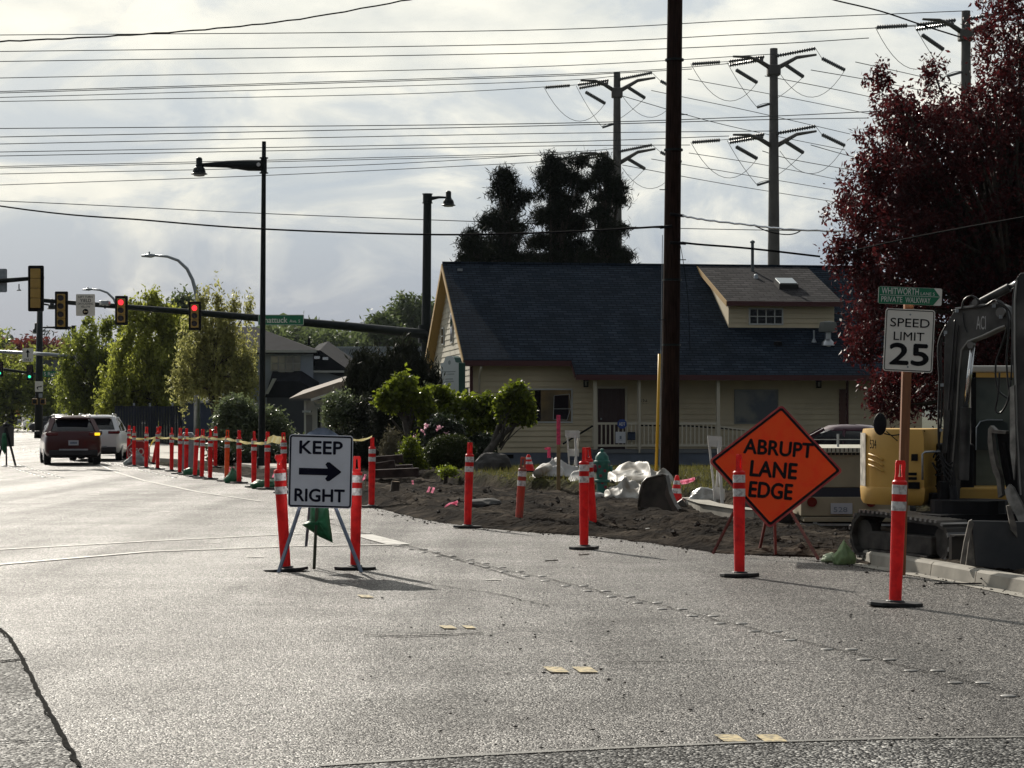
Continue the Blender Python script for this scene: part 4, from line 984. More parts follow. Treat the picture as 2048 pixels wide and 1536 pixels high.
# nearer arm at the left edge of the picture
root = thing('mast_arm_pole', 'black mast arm entering from the left edge of the picture', 'signal mast', (P(-330, 568, 74).x, 74, 0))
L2 = lambda x, y, Y: P(x, y, Y) - root.location
MB().tube([(0, 0, 0), L2(-330, 545, 74)], [.2, .16], 12).build('pole', M_dark, root, smooth=True)
MB().tube([L2(-330, 580, 74), L2(0, 562, 74.3), L2(88, 555, 74.4)], [.13, .085, .06], 10).build('mast_arm', M_dark, root, smooth=True)
root = thing('arm_sensor', 'small sensor hanging below the arm at the left edge', 'camera', P(38, 568, 74.2))
MB().tube([(0, 0, 0), (0, 0, -.18), (.0, 0, -.19)], [.02, .02, .02], 8).build('stem', M_black, root); MB().lathe([(.03, 0), (.08, -.05), (.08, -.07)], (0, 0, -.16), 12).build('sensor_head', M_galv, root)
root = flat_sign('blank_sign', 'pale grey back of a sign cut by the left edge above the arm', -8, 561, 74.6, .75, .80, M_galv, rr=.05)
# slim grey lamp with a curved arm
def curved_lamp(label, base, top, r, Y, w=.10, m=M_galv):
    b = P(base[0], base[1], Y); root = thing('curved_street_lamp', label, 'street lamp', (b.x, Y, 0), group='silver street lamps with curved arms')
    L2 = lambda x, y: P(x, y, Y) - root.location
    xb, (xt, yt) = base[0], top; kx = (xb - xt) / 112
    pts = [Vector((0, 0, 0))] + [L2(xb - dx * kx, yt + dy * kx) for dx, dy in ((0, 220), (0, 92), (3, 72), (9, 50), (20, 28), (38, 11), (60, 3), (84, 1))]
    MB().tube(pts, [w * 1.15, w * .9, w * .75, w * .65, w * .6, w * .55, w * .5, w * .45, w * .4], 12).build('pole', m, root, smooth=True)
    e = L2(xb - 112 * kx, yt + 2 * kx)
    MB().tube([pts[-1], pts[-1].lerp(e, .3), e], [.05, .11, .05], 8).build('lamp_head', m, root, smooth=True)
    MB().lathe([(.04, 0), (.04, .14), (.01, .15)], pts[-1] + Vector((-.3, 0, .05)), 8).build('photocell', m, root)
curved_lamp('silver street lamp with a curved arm behind the second red light', (394, 870), (283, 510), 1, 108, .15)
curved_lamp('farther silver street lamp whose curved arm shows above the first red light', (240, 866), (165, 578), 1, 170, .17)

# main far intersection
root = thing('signal_pole', 'dark green signal pole with several small signs left of the red car', 'signal mast', (P(77, 862, 150).x, 150, 0))
L2 = lambda x, y, Y: P(x, y, Y) - root.location
MB().tube([(0, 0, 0), L2(80, 600, 150)], [.30, .19], 14).build('pole', M_dark, root, smooth=True)
MB().tube([L2(80, 607, 150), L2(104, 611, 150)], [.07, .05], 8).build('lamp_arm', M_dark, root)
mb = MB(); bell(mb, L2(104, 618, 150), .9); mb.build('lamp_shade', M_dark, root, smooth='auto')
root = thing('sign_mast', 'silver mast arm behind the trees carrying two lane arrow signs', 'signal mast', (P(228, 862, 140).x, 140, 0))
L2 = lambda x, y, Y: P(x, y, Y) - root.location
MB().tube([(0, 0, 0), L2(228, 700, 140)], [.2, .17], 12).build('pole', M_galv, root, smooth=True)
MB().tube([L2(228, 723, 140), L2(100, 709, 140), L2(-60, 700, 140)], [.15, .12, .09], 10).build('mast_arm', M_galv, root, smooth=True)
for px, lab, turn in ((55.5, 'white straight ahead only sign on the silver mast arm', 0), (161, 'white right turn only sign on the silver mast arm', 1)):
    s = flat_sign('lane_sign', lab, px, 710 if not turn else 719, 139.6, .70, .86, M_white)
    mb = MB(); text_into(mb, 'ONLY', -.24, -.38, .24, -.23, -.006, .012); mb.build('lettering', M_black, s)
    mb = MB()
    if turn: mb.add([(x, -.006, z) for x, z in ((-.20, -.14), (-.20, .02), (-.14, .16), (-.02, .24), (.06, .25), (.06, .34), (.24, .19), (.06, .05), (.06, .14), (-.03, .12), (-.09, .02), (-.10, -.14))], [tuple(range(12))])
    else: mb.add([(x, -.006, z) for x, z in ((-.045, -.15), (-.045, .16), (-.14, .14), (0, .36), (.14, .14), (.045, .16), (.045, -.15))], [tuple(range(7))])
    mb.build('arrow', M_black, s)
root = thing('far_mast', 'dark far mast arm carrying two green lights at the left edge', 'signal mast', (P(-90, 855, 190).x, 190, 0))
L2 = lambda x, y, Y: P(x, y, Y) - root.location
MB().tube([(0, 0, 0), L2(-90, 730, 190)], [.2, .2], 10).build('pole', M_dark, root); MB().tube([L2(-90, 730, 190), L2(0, 738, 190), L2(75, 748, 190)], [.16, .13, .10], 8).build('mast_arm', M_dark, root, smooth=True)
M_sigr = mat('signal_housing_dark', (.05, .012, .01), .5)
signal('far traffic light with a green lens lit under the lane arrow sign', 60, 745, 189.5, 3, (2, M_grn), col=M_sigr)
signal('far traffic light with a green lens lit cut by the left edge', 0, 738, 189.5, 3, (2, M_grn), col=M_sigr)
signal('farthest traffic light with a green lens lit near the left edge, lower than the others', 5, 779, 262, 3, (2, M_grn), col=M_sigr)
s = flat_sign('street_name_sign', 'small far green street name sign below the silver mast arm', 106, 748, 147, 1.35, .38, M_green)
mb = MB(); text_into(mb, 'S Rainier', -.60, -.10, .60, .12, -.006, .01); mb.build('lettering', MATS['sign_letter_white'], s)
s = flat_sign('pole_sign', 'small white sign with a turn arrow on the dark signal pole', 78, 773, 149.5, .55, .72, M_white)
mb = MB(); mb.add([(x, -.006, z) for x, z in ((-.17, -.08), (-.1, .0), (.12, .02), (.12, .08), (.2, -.0), (.12, -.08), (.12, -.04), (-.06, -.06), (-.08, -.14), (.0, -.2), (-.1, -.2))], [tuple(range(11))]); mb.build('arrow', M_black, s)
flat_sign('pole_plate', 'small grey plate below the white sign on the dark signal pole', 81, 791, 149.5, .25, .28, M_galv)
for px, lab in ((70, 'left ochre crossing signal box on the dark signal pole'), (86, 'right ochre crossing signal box on the dark signal pole')):
    root = thing('crossing_signal', lab, 'crossing signal', P(px, 803, 149.4), group='crossing signals')
    MB().box((0, 0, 0), (.36, .25, .40)).build('housing', mat('ochre', (.28, .15, .03), .5), root, bevel=.03); MB().box((0, -.13, 0), (.26, .02, .28)).build('lens', M_black, root)
lamp_post('far_street_lamp', 'far dark lamp post with a bell lamp behind the four lens light', 148, 215, 652, .28, .2, [(75, 656, 655)], bell_s=1.3)
root = thing('grey_bollard', 'grey rounded service pedestal standing among the far orange posts', 'pedestal', (G(376, 943).x, G(376, 943).y, 0))
MB().prism([(-.16, 0), (.16, 0), (.16, 1.05), (.12, 1.12), (-.12, 1.12), (-.16, 1.05)], -.15, .15).build('cabinet', M_galv, root, bevel=.02)
MB().box((0, -.155, .95), (.2, .01, .08)).build('nameplate', M_black, root)
#@@HOUSE
# ================================================================== YELLOW HOUSE
HA = R(8.3); HC, HS = math.cos(HA), math.sin(HA); HO = (-1.30, 70.0)
def hu(px, v):
    k = (px - 1024) / F
    return (k * (HO[1] + v * HC) - HO[0] + v * HS) / (HC - k * HS)
def hz(py, u, v): return CH + (HY - py) * (HO[1] + u * HS + v * HC) / F
def rot2(u, v): return Vector((HO[0] + u * HC - v * HS, HO[1] + u * HS + v * HC, 0))
house = thing('yellow_house', 'long yellow sided house with a steep dark shingle roof, dormer and railed porch', 'house', (HO[0], HO[1], 0), HA)
M_side = mat('yellow_siding', (.64, .55, .39), .75, noise=.08, nscale=1.2)
M_gside = mat('gable_siding', (.45, .42, .34), .8, noise=.2, nscale=3)  # gable boards, greyer than the front boards
M_trim = mat('maroon_trim', (.075, .018, .020), .6)
M_tan = mat('tan_soffit', (.42, .27, .10), .7)
M_cream = mat('cream_paint', (.60, .55, .45), .6)
M_found = mat('blue_foundation', (.13, .155, .20), .8, noise=.15, nscale=2)
M_door = mat('dark_maroon_door', (.050, .022, .024), .45)
M_shadeg = mat('dark_room', (.02, .02, .022), .5)
def shingle(name, c1, c2, mort):
    m = bpy.data.materials.new(name); m.use_nodes = True; nt = m.node_tree; N = nt.nodes; L = nt.links; b = N['Principled BSDF']
    tc = N.new('ShaderNodeTexCoord'); sp = N.new('ShaderNodeSeparateXYZ'); L.new(tc.outputs['Object'], sp.inputs[0]); cb = N.new('ShaderNodeCombineXYZ')
    L.new(sp.outputs[0], cb.inputs[0]); L.new(sp.outputs[2], cb.inputs[1])
    br = N.new('ShaderNodeTexBrick'); br.inputs['Scale'].default_value = 1; br.inputs['Brick Width'].default_value = .32; br.inputs['Row Height'].default_value = .082; br.inputs['Mortar Size'].default_value = .013; br.inputs['Mortar Smooth'].default_value = .4
    br.inputs['Color1'].default_value = (*c1, 1); br.inputs['Color2'].default_value = (*c2, 1); br.inputs['Mortar'].default_value = (*mort, 1); br.inputs['Bias'].default_value = 0
    L.new(cb.outputs[0], br.inputs['Vector'])
    n = N.new('ShaderNodeTexNoise'); n.inputs['Scale'].default_value = 1.5; n.inputs['Detail'].default_value = 6; L.new(cb.outputs[0], n.inputs['Vector'])
    mr = N.new('ShaderNodeMapRange'); mr.inputs[1].default_value = .3; mr.inputs[2].default_value = .7; mr.inputs[3].default_value = .75; mr.inputs[4].default_value = 1.25; L.new(n.outputs[0], mr.inputs[0])
    mu = N.new('ShaderNodeMix'); mu.data_type = 'RGBA'; mu.blend_type = 'MULTIPLY'; mu.inputs[0].default_value = 1; L.new(br.outputs[0], mu.inputs[6]); L.new(mr.outputs[0], mu.inputs[7]); L.new(mu.outputs[2], b.inputs['Base Color'])
    bp = N.new('ShaderNodeBump'); bp.inputs['Strength'].default_value = .5; bp.inputs['Distance'].default_value = .02; L.new(br.outputs['Fac'], bp.inputs['Height']); bp.invert = True; L.new(bp.outputs[0], b.inputs['Normal'])
    b.inputs['Roughness'].default_value = .95; b.inputs['Specular IOR Level'].default_value = .08
    return m
M_shing = shingle('dark_blue_shingles', (.012, .020, .033), (.027, .039, .057), (.002, .004, .008))
M_shing2 = shingle('grey_brown_shingles', (.024, .0235, .027), (.062, .058, .061), (.004, .004, .005))
def siding(mb, u0, u1, z0, z1, v=0.0, step=.175, out=.034, prof=None):
    z = z0; i = 0
    while z < z1 - 1e-3:
        zt = min(z + step, z1)
        a0, b0 = (prof(z) if prof else (u0, u1)); a1, b1 = (prof(zt) if prof else (u0, u1))
        mb.add([(a0, v - out, z), (b0, v - out, z), (b1, v - .002, zt), (a1, v - .002, zt), (a0, v, z), (b0, v, z)], [(0, 1, 2, 3), (4, 5, 1, 0)])
        z = zt; i += 1
U1 = 15.2; ue = hu(928, -.5)
z_eave = hz(720, ue, -.5); ur = hu(888, 5.5); z_ridge = hz(528, ur, 5.5); SL = (z_ridge - z_eave) / 6.0
roof_z = lambda v: z_eave + SL * (v + .5)
zf = hz(905, 2, 0)           # top of the foundation
uj = hu(1147, -.9)
vp = -.5
while hz(748, uj, vp) < roof_z(vp) and vp > -2.2: vp -= .01
# walls
zw = roof_z(0) - .12
mb = MB(); siding(mb, 0, U1 - .3, zf, zw); mb.box(((U1 - .3) / 2, 5.5, zw / 2), (U1 - .32, 10.98, zw - .02)); mb.build('wall', M_side, house)
def gp(z):
    if z < zw: return (0, 11)
    vv = (z - roof_z(0) + .12) / SL; return (vv, 11 - vv)
mb = MB(); T = Matrix.Rotation(R(-90), 4, 'Z')       # u axis of siding -> v axis of house, facing -u
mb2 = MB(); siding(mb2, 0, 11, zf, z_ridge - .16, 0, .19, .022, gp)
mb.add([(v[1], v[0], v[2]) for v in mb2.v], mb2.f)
mb.add([(.0, 0, zw), (.0, 11, zw), (.0, 5.5, z_ridge - .14)], [(0, 1, 2)]); mb.build('gable_wall', M_gside, house)
MB().box(((U1 - .3) / 2, 5.5, zf / 2 - .3), (U1 - .26, 11.04, zf + .6 - .01)).build('foundation', M_found, house)
mb = MB(); mb.box((.0, -.03, (zf + zw) / 2), (.10, .07, zw - zf)); mb.build('corner_board', M_trim, house)
# roof: front slope with the step down over the porch, rear slope
t = .12; rs0, rs1 = -.30, U1
zp = roof_z(vp)
front = [(rs0, -.5), (uj, -.5), (uj, vp), (rs1, vp), (rs1, 5.5), (rs0, 5.5)]
mb = MB(); n = len(front)
mb.add([(u, v, roof_z(v)) for u, v in front] + [(u, v, roof_z(v) - t) for u, v in front], [tuple(range(n)), tuple(range(2 * n - 1, n - 1, -1))] + [(i, i + n, (i + 1) % n + n, (i + 1) % n) for i in range(n)])
rear = [(rs0, 5.5), (rs1, 5.5), (rs1, 11.5), (rs0, 11.5)]; rz_ = lambda v: roof_z(11 - v)
mb.add([(u, v, rz_(v)) for u, v in rear] + [(u, v, rz_(v) - t) for u, v in rear], [(0, 1, 2, 3), (7, 6, 5, 4), (0, 4, 5, 1), (1, 5, 6, 2), (2, 6, 7, 3), (3, 7, 4, 0)])
roof = mb.build('roof', M_shing, house)
mb = MB(); mb.bar((rs0, 5.5, z_ridge + .005), (rs1, 5.5, z_ridge + .005), .03, .16); mb.build('ridge_cap', M_shing, roof)
mb = MB(); mb.box(((rs0 + uj) / 2, -.53, z_eave - .10), (uj - rs0, .05, .17)); mb.box(((uj + rs1) / 2, vp - .03, zp - .10), (rs1 - uj, .05, .17))
mb.add([(uj - .02, -.53, z_eave - .02), (uj - .02, vp - .03, zp - .02), (uj - .02, vp - .03, zp - .18), (uj - .02, -.53, z_eave - .18)], [(0, 1, 2, 3)])
mb.build('gutter', M_trim, roof)
mb = MB()
for a, b in (((-.5), 5.5), (11.5, 5.5)):
    za = z_eave; 
    mb.poly3([(rs0 - .03, a, za - .0), (rs0 - .03, b, z_ridge), (rs0 - .03, b, z_ridge - .22), (rs0 - .03, a, za - .22)], (.03, 0, 0))
mb.build('barge_board', M_tan, roof)
mb = MB(); mb.add([(rs0, -.5, z_eave - .2), (0, -.5, z_eave - .2), (0, 5.5, z_ridge - .2), (rs0, 5.5, z_ridge - .2)], [(0, 1, 2, 3)]); mb.add([(rs0, 11.5, z_eave - .2), (0, 11.5, z_eave - .2), (0, 5.5, z_ridge - .2), (rs0, 5.5, z_ridge - .2)], [(0, 1, 2, 3)])
mb.build('soffit', M_tan, roof)
# dormer
vd = 0.0; udl = hu(1458, 1.5)
while hz(655, udl, vd) > roof_z(vd) and vd < 5: vd += .01
udl = hu(1457, vd); udr = hu(1668, vd); zdt = hz(606, udl, vd); zdb = roof_z(vd)
dorm = MB(); siding(dorm, udl, udr, zdb, zdt, vd, .16)
dorm.poly3([(udl, vd, zdb), (udl, vd, zdt), (udl, 5.5, z_ridge - .05), (udl, 5.5, z_ridge - .3)], (.04, 0, 0)); dorm.poly3([(udr, vd, zdb), (udr, vd, zdt), (udr, 5.5, z_ridge - .05), (udr, 5.5, z_ridge - .3)], (-.04, 0, 0))
dorm = dorm.build('dormer', M_side, house)
dv0 = vd - .35; zd0 = hz(604, udl, dv0)
ds = (z_ridge - zd0) / (5.5 - dv0); dz = lambda v: zd0 + ds * (v - dv0) + .03
ul, urr = udl - .14, udr + .20
poly = [(ul, dv0), (urr, dv0), (urr, 5.45), (hu(1407, 5.3), 5.45)]
poly = [(ul, dv0), (urr, dv0), (urr, 5.45), (ul, 5.45)]
mb = MB(); mb.add([(u, v, dz(v)) for u, v in poly] + [(u, v, dz(v) - .1) for u, v in poly], [(0, 1, 2, 3), (7, 6, 5, 4), (0, 4, 5, 1), (1, 5, 6, 2), (2, 6, 7, 3), (3, 7, 4, 0)]); mb.build('dormer_roof', M_shing2, dorm)
mb = MB(); mb.box(((ul + urr) / 2, dv0 - .03, zd0 - .05), (urr - ul, .05, .16)); mb.build('dormer_gutter', M_trim, dorm)
mb = MB(); mb.poly3([(ul - .02, dv0, zd0 + .03), (ul - .02, 5.45, dz(5.45)), (ul - .02, 5.45, dz(5.45) - .18), (ul - .02, dv0, zd0 - .15)], (.025, 0, 0)); mb.build('dormer_barge', M_tan, dorm)
def window(px0, px1, py0, py1, v, name, parent, mull=(), cross=(), pane=M_glassd, fr=M_cream, fw=.06, proud=.05, label=None):
    u0, u1 = hu(px0, v), hu(px1, v); z1, z0 = hz(py0, (u0 + u1) / 2, v), hz(py1, (u0 + u1) / 2, v)
    mb = MB(); mb.box(((u0 + u1) / 2, v - proud / 2, z1 - fw / 2), (u1 - u0, proud, fw)); mb.box(((u0 + u1) / 2, v - proud / 2, z0 + fw / 2), (u1 - u0, proud, fw))
    mb.box((u0 + fw / 2, v - proud / 2, (z0 + z1) / 2), (fw, proud - .002, z1 - z0 - 2 * fw)); mb.box((u1 - fw / 2, v - proud / 2, (z0 + z1) / 2), (fw, proud - .002, z1 - z0 - 2 * fw))
    for k in mull: mb.box((u0 + (u1 - u0) * k, v - proud / 2, (z0 + z1) / 2), (.035, proud - .006, z1 - z0 - 2 * fw))
    for k in cross: mb.box(((u0 + u1) / 2, v - proud / 2, z0 + (z1 - z0) * k), (u1 - u0 - 2 * fw, proud - .01, .03))
    f = mb.build(name, fr, parent)
    MB().box(((u0 + u1) / 2, v - .028, (z0 + z1) / 2), (u1 - u0 - fw, .012, z1 - z0 - fw)).build('pane', pane, f)
    return f, (u0, u1, z0, z1)
M_frw = mat('window_white', (.55, .56, .55), .5)
window(1497, 1566, 616, 650, vd, 'dormer_window', dorm, (.5, .25, .75), (.5,), fr=M_frw, fw=.05)
# skylight, vents
def on_dormer(px, py):
    v = 1.0
    while hz(py, hu(px, v), v) > dz(v) and v < 5.4: v += .01
    return hu(px, v), v, dz(v)
u, v, z = on_dormer(1572, 573)
mb = MB(); mb.m = Matrix.Translation((u, v, z + .08)) @ Matrix.Rotation(math.atan(ds), 4, 'X'); mb.box((0, 0, 0), (.66, .75, .2)); sk = mb.build('skylight', mat('skylight_curb', (.03, .03, .03), .5), house)
mb = MB(); mb.m = Matrix.Translation((u, v, z + .19)) @ Matrix.Rotation(math.atan(ds), 4, 'X'); mb.box((0, 0, 0), (.60, .68, .03)); mb.build('pane', mat('sky_glass', (.25, .28, .30), .05, metal=.9), sk)
u, v, z = on_dormer(1505, 542)
mb = MB(); zt = hz(486, u, v); mb.tube([(u, v, z - .1), (u, v, zt)], .055, 10); mb.lathe([(.085, 0), (.085, .06), (.02, .1)], (u, v, zt), 10); mb.build('vent_pipe', mat('vent_steel', (.10, .12, .13), .5, metal=.4), house, smooth='auto')
u, v, z = on_dormer(1512, 556); MB().lathe([(.09, -.05), (.07, .1), (.02, .14)], (u, v, z), 10).build('roof_vent', M_galv, house, smooth='auto')
def on_roof(px, py):
    v = -1.0
    while hz(py, hu(px, v), v) > roof_z(v) and v < 5.4: v += .01
    return hu(px, v), v, roof_z(v)
u, v, z = on_roof(1656, 690); mb = MB(); mb.tube([(u, v, z - .1), (u, v, z + .45)], .10, 12); mb.lathe([(.22, 0), (.20, .1), (.09, .22)], (u, v, z - .02), 14); mb.build('metal_vent', mat('tin', (.5, .52, .54), .35, metal=.8), house, smooth='auto')
MB().lathe([(.30, 0), (.32, .05), (.28, .32), (.10, .36)], (u, v, z + .42), 8).build('vent_hood', mat('hood_grey', (.16, .17, .16), .6), house, smooth='auto')
u, v, z = on_roof(1628, 685); mb = MB(); mb.tube([(u, v, z - .1), (u, v, z + .4)], .03, 8); mb.lathe([(.09, 0), (.04, .12)], (u, v, z), 10); mb.build('roof_vent', M_galv, house)
u, v, z = on_roof(1556, 690); MB().lathe([(.14, 0), (.14, .12), (.03, .15)], (u, v, z - .02), 10).build('roof_vent', M_black, house)
u, v, z = on_roof(920, 543); MB().box((u, v, z + .05), (.15, .2, .08)).build('roof_vent', M_galv, house)
# front windows
M_tanrefl = mat('window_tan_reflection', (.36, .24, .10), .12, col2=(.12, .10, .06), nscale=1.2, spec=.8)  # tan reflection of a sunlit building, put into the pane colour
f, (u0, u1, z0, z1) = window(1008, 1145, 777, 846, 0, 'front_window', house, pane=M_tanrefl, fr=M_frw, fw=.05, proud=.055)
a0, a1 = hu(1106, 0), hu(1138, 0)
mb = MB(); zz1, zz0 = hz(788, 2, 0), hz(841, 2, 0)
q = [(a0 + .03, zz1 - .05), (a1, zz1), (a1 + .06, (zz0 + zz1) / 2), (a1 - .08, zz0), (a0, zz0 + .04)]
for i in range(5): mb.bar((q[i][0], -.045, q[i][1]), (q[(i + 1) % 5][0], -.045, q[(i + 1) % 5][1]), .035, .012)
mb.bar((q[4][0], -.045, (zz0 + zz1) / 2 - .05), (q[2][0], -.045, (zz0 + zz1) / 2 - .05), .03, .012); mb.build('reflected_sash', M_frw, f)  # bars stand in for a window frame mirrored in the glass
mb = MB(); mb.box(((a0 + a1) / 2, -.037, (zz0 + zz1) / 2), (a1 - a0 - .05, .004, zz1 - zz0 - .08)); mb.box((hu(1075, 0), -.037, (z0 + z1) / 2), (.20, .004, z1 - z0 - .12)); mb.build('reflected_dark', M_glassd, f)  # dark parts of the mirrored view, laid on as thin boxes
M_refl = mat('window_pale_reflection', (.22, .215, .18), .10, col2=(.07, .085, .10), nscale=1.1, spec=.8, contrast=(.4, .55))  # pale reflection in the glass, painted as the pane colour
window(1468, 1556, 779, 848, 0, 'front_window', house, pane=M_refl, fr=mat('window_grey', (.20, .21, .20), .5), fw=.04, proud=.05)
window(928, 937, 775, 800, -.012, 'side_window', house, fr=M_frw, fw=.03)
u0, u1 = hu(1195, 0), hu(1249, 0); zd1, zd0_ = hz(777, 4, 0), hz(900, 4, 0)
d = MB().box(((u0 + u1) / 2, -.03, (zd0_ + zd1) / 2), (u1 - u0, .06, zd1 - zd0_)).build('front_door', M_door, house)
mb = MB(); 
for k in range(6): mb.box((u0 + (u1 - u0) * (k + .5) / 6, -.065, (zd0_ + zd1) / 2), ((u1 - u0) / 6 - .02, .012, zd1 - zd0_ - .1))
mb.build('door_boards', M_door, d); MB().lathe([(.03, -.05), (.035, -.02), (.02, 0)], (u0 + .1, -.06, zd0_ + 1.0), 10, 'Y').build('handle', M_galv, d)
mb = MB(); mb.box((u0 - .04, -.035, (zd0_ + zd1) / 2), (.07, .08, zd1 - zd0_)); mb.box((u1 + .04, -.035, (zd0_ + zd1) / 2), (.07, .08, zd1 - zd0_)); mb.box(((u0 + u1) / 2, -.035, zd1 + .035), (u1 - u0 + .15, .08, .07)); mb.build('door_frame', M_cream, d)
u0, u1 = hu(1678, 0), hu(1691, 0); MB().box(((u0 + u1) / 2, -.03, hz(815, 11, 0)), (u1 - u0, .06, 1.2)).build('side_door', mat('brown_door', (.10, .035, .025), .5), house)
u = hu(1694, 0); MB().box((u, -.03, (zf + zw) / 2), (.07, .06, zw - zf)).build('corner_board', M_trim, house)
for px, py in ((1171, 766), (1636, 768)):
    u = hu(px, 0); z = hz(py, u, 0); mb = MB(); mb.box((u, -.08, z + .09), (.16, .16, .05)); mb.box((u, -.08, z - .11), (.14, .14, .04))
    for dx in (-.06, .06):
        for dy in (-.02, -.14): mb.box((u + dx, dy, z), (.02, .02, .18))
    ll = mb.build('porch_lantern', M_black, house); MB().lathe([(.04, -.08), (.04, .06)], (u, -.08, z), 8).build('bulb', mat('frosted', (.5, .5, .45), .3), ll)
mb = MB(); u = hu(1287, 0); z = hz(803, u, 0); text_into(mb, '636', u - .13, z - .065, u + .13, z + .065, -.024, .01); mb.build('house_number', M_black, house)
# porch
pv = vp + .25; zdeck = hz(899, 4, pv)
up0, up1 = hu(1186, pv), hu(1440, pv)
mb = MB(); mb.box(((up0 + up1) / 2, pv / 2, zdeck - .06), (up1 - up0, -pv, .12)); porch = mb.build('porch_deck', mat('deck_grey', (.16, .17, .18), .7), house)
MB().box(((up0 + up1 + 2.6) / 2, pv / 2 - .01, (zdeck - .12) / 2 - .2), (up1 - up0 + 2.6, -pv - .1, zdeck + .3)).build('porch_skirt', M_found, house)
mb = MB()
for px in (1190, 1278, 1436):
    u = hu(px, pv); zr = roof_z(pv) - t
    MB().box((u, pv, (zdeck + zr) / 2), (.10, .10, zr - zdeck)).build('porch_column', M_cream, house)
zr1, zr0 = hz(847, 5, pv), hz(891, 5, pv)
mb.box(((up0 + up1) / 2, pv, zr1), (up1 - up0, .06, .07)); mb.box(((up0 + up1) / 2, pv, zr0), (up1 - up0, .05, .07))
n = int((up1 - up0) / .135)
for k in range(n + 1):
    u = up0 + (up1 - up0) * k / n; mb.box((u, pv, (zr0 + zr1) / 2), (.04, .035, zr1 - zr0 - .07))
mb.build('railing', M_cream, house)
mb = MB(); e = hu(1600, pv)
mb.bar((up1, pv, zr1 - .1), (e, pv, zr1 - .42), .05); mb.bar((up1, pv, zr0), (e, pv, zr0 - .4), .05); n = 19
for k in range(1, n + 1):
    f_ = k / n; u = up1 + (e - up1) * f_; mb.box((u, pv, (zr0 + zr1) / 2 - .05 - .34 * f_), (.04, .03, zr1 - zr0 - .12))
mb.build('ramp_railing', M_cream, house)
mb = MB(); mb.tube([(hu(1268, 0), pv + .15, hz(851, 5, pv)), (hu(1365, 0), pv + .15, hz(852, 7, pv)), (hu(1700, 0), pv + .2, hz(877, 9, pv))], .025, 8)
mb.tube([(hu(1184, pv), pv - .1, hz(852, 4, pv)), (hu(1120, pv), pv - .6, hz(887, 3, pv))], .03, 8); mb.build('handrail', M_black, house)
mb = MB()
for k in range(4): mb.box((up0 - .2 - .28 * k, pv + .5, (zdeck - .18 * (k + 1)) / 2 - .15), (.28, 1.1, zdeck - .18 * (k + 1) + .3))
mb.build('steps', M_found, house)
u = hu(958, 0); mb = MB(); mb.tube([(u, -.5, z_eave - .2), (u, -.45, z_eave - .3), (u, -.08, z_eave - .5), (u, -.07, zf - .2)], .035, 8); mb.build('downpipe', M_cream, house, smooth=True)
u = hu(1278, pv); mb = MB(); mb.tube([(u, pv - .08, roof_z(pv) - .3), (u, pv - .08, zdeck - .1)], .03, 8); mb.build('downpipe', M_cream, house)
MB().box((hu(1018, 0), -.03, hz(913, 1, 0)), (.28, .03, .12)).build('foundation_vent', M_black, house)
# narrow windows high in the gable
for px, py0, py1, wv in ((906, 626, 686, .30), (888, 655, 690, .26)):
    k = (px - 1024) / F; vv = (HO[0] - k * HO[1]) / (k * HC + HS); Yv = HO[1] + vv * HC; za = CH + (HY - py1) * Yv / F; zb_ = CH + (HY - py0) * Yv / F
    mb = MB(); mb.box((-.035, vv, (za + zb_) / 2), (.05, wv * 2, zb_ - za)); f = mb.build('gable_window', M_frw, house); MB().box((-.064, vv, (za + zb_) / 2), (.012, wv * 1.7, zb_ - za - .1)).build('pane', M_glassd, f)
    MB().box((-.074, vv, (za + zb_) / 2), (.012, wv * 1.7, .04)).build('glazing_bar', M_frw, f)
# things on the railing
c = rot2(hu(1244, pv - .06), pv - .07); c.z = hz(848, 4, pv)
al = thing('alarm_company_sign', 'blue octagonal alarm company sign with a white mark on the porch railing', 'sign', c, HA)
MB().prism(disc_pts(.16, 8, a0=R(22.5)), 0, .01).build('plate', mat('alarm_blue', (.02, .06, .28), .4), al)
mb = MB(); text_into(mb, 'ADT', -.10, -.05, .10, .05, -.004, .02); mb.build('lettering', M_white, al)
c = rot2(hu(1241, pv - .06), pv - .07); c.z = hz(875, 4, pv)
nt_ = thing('paper_notice', 'white paper notice hung on the porch railing below the blue sign', 'notice', c, HA); MB().prism(rrect(.32, .36, .005), 0, .008).build('sheet', mat('paper', (.62, .63, .68), .7), nt_)
mb = MB(); mb.box((0, -.003, 0), (.06, .002, .10)); mb.box((0, -.003, -.08), (.14, .002, .01)); mb.build('print', M_steelb, nt_)
c = rot2(hu(1262, pv), pv - .05); c.z = hz(872, 4, pv)
mbx = thing('dark_blue_mailbox', 'dark blue mailbox on the railing beside the white notice', 'mailbox', c, HA); MB().box((0, 0, 0), (.24, .14, .26)).build('box', mat('mail_blue', (.015, .03, .07), .4), mbx, bevel=.02); MB().box((0, -.075, .1), (.22, .01, .03)).build('flap', M_black, mbx)
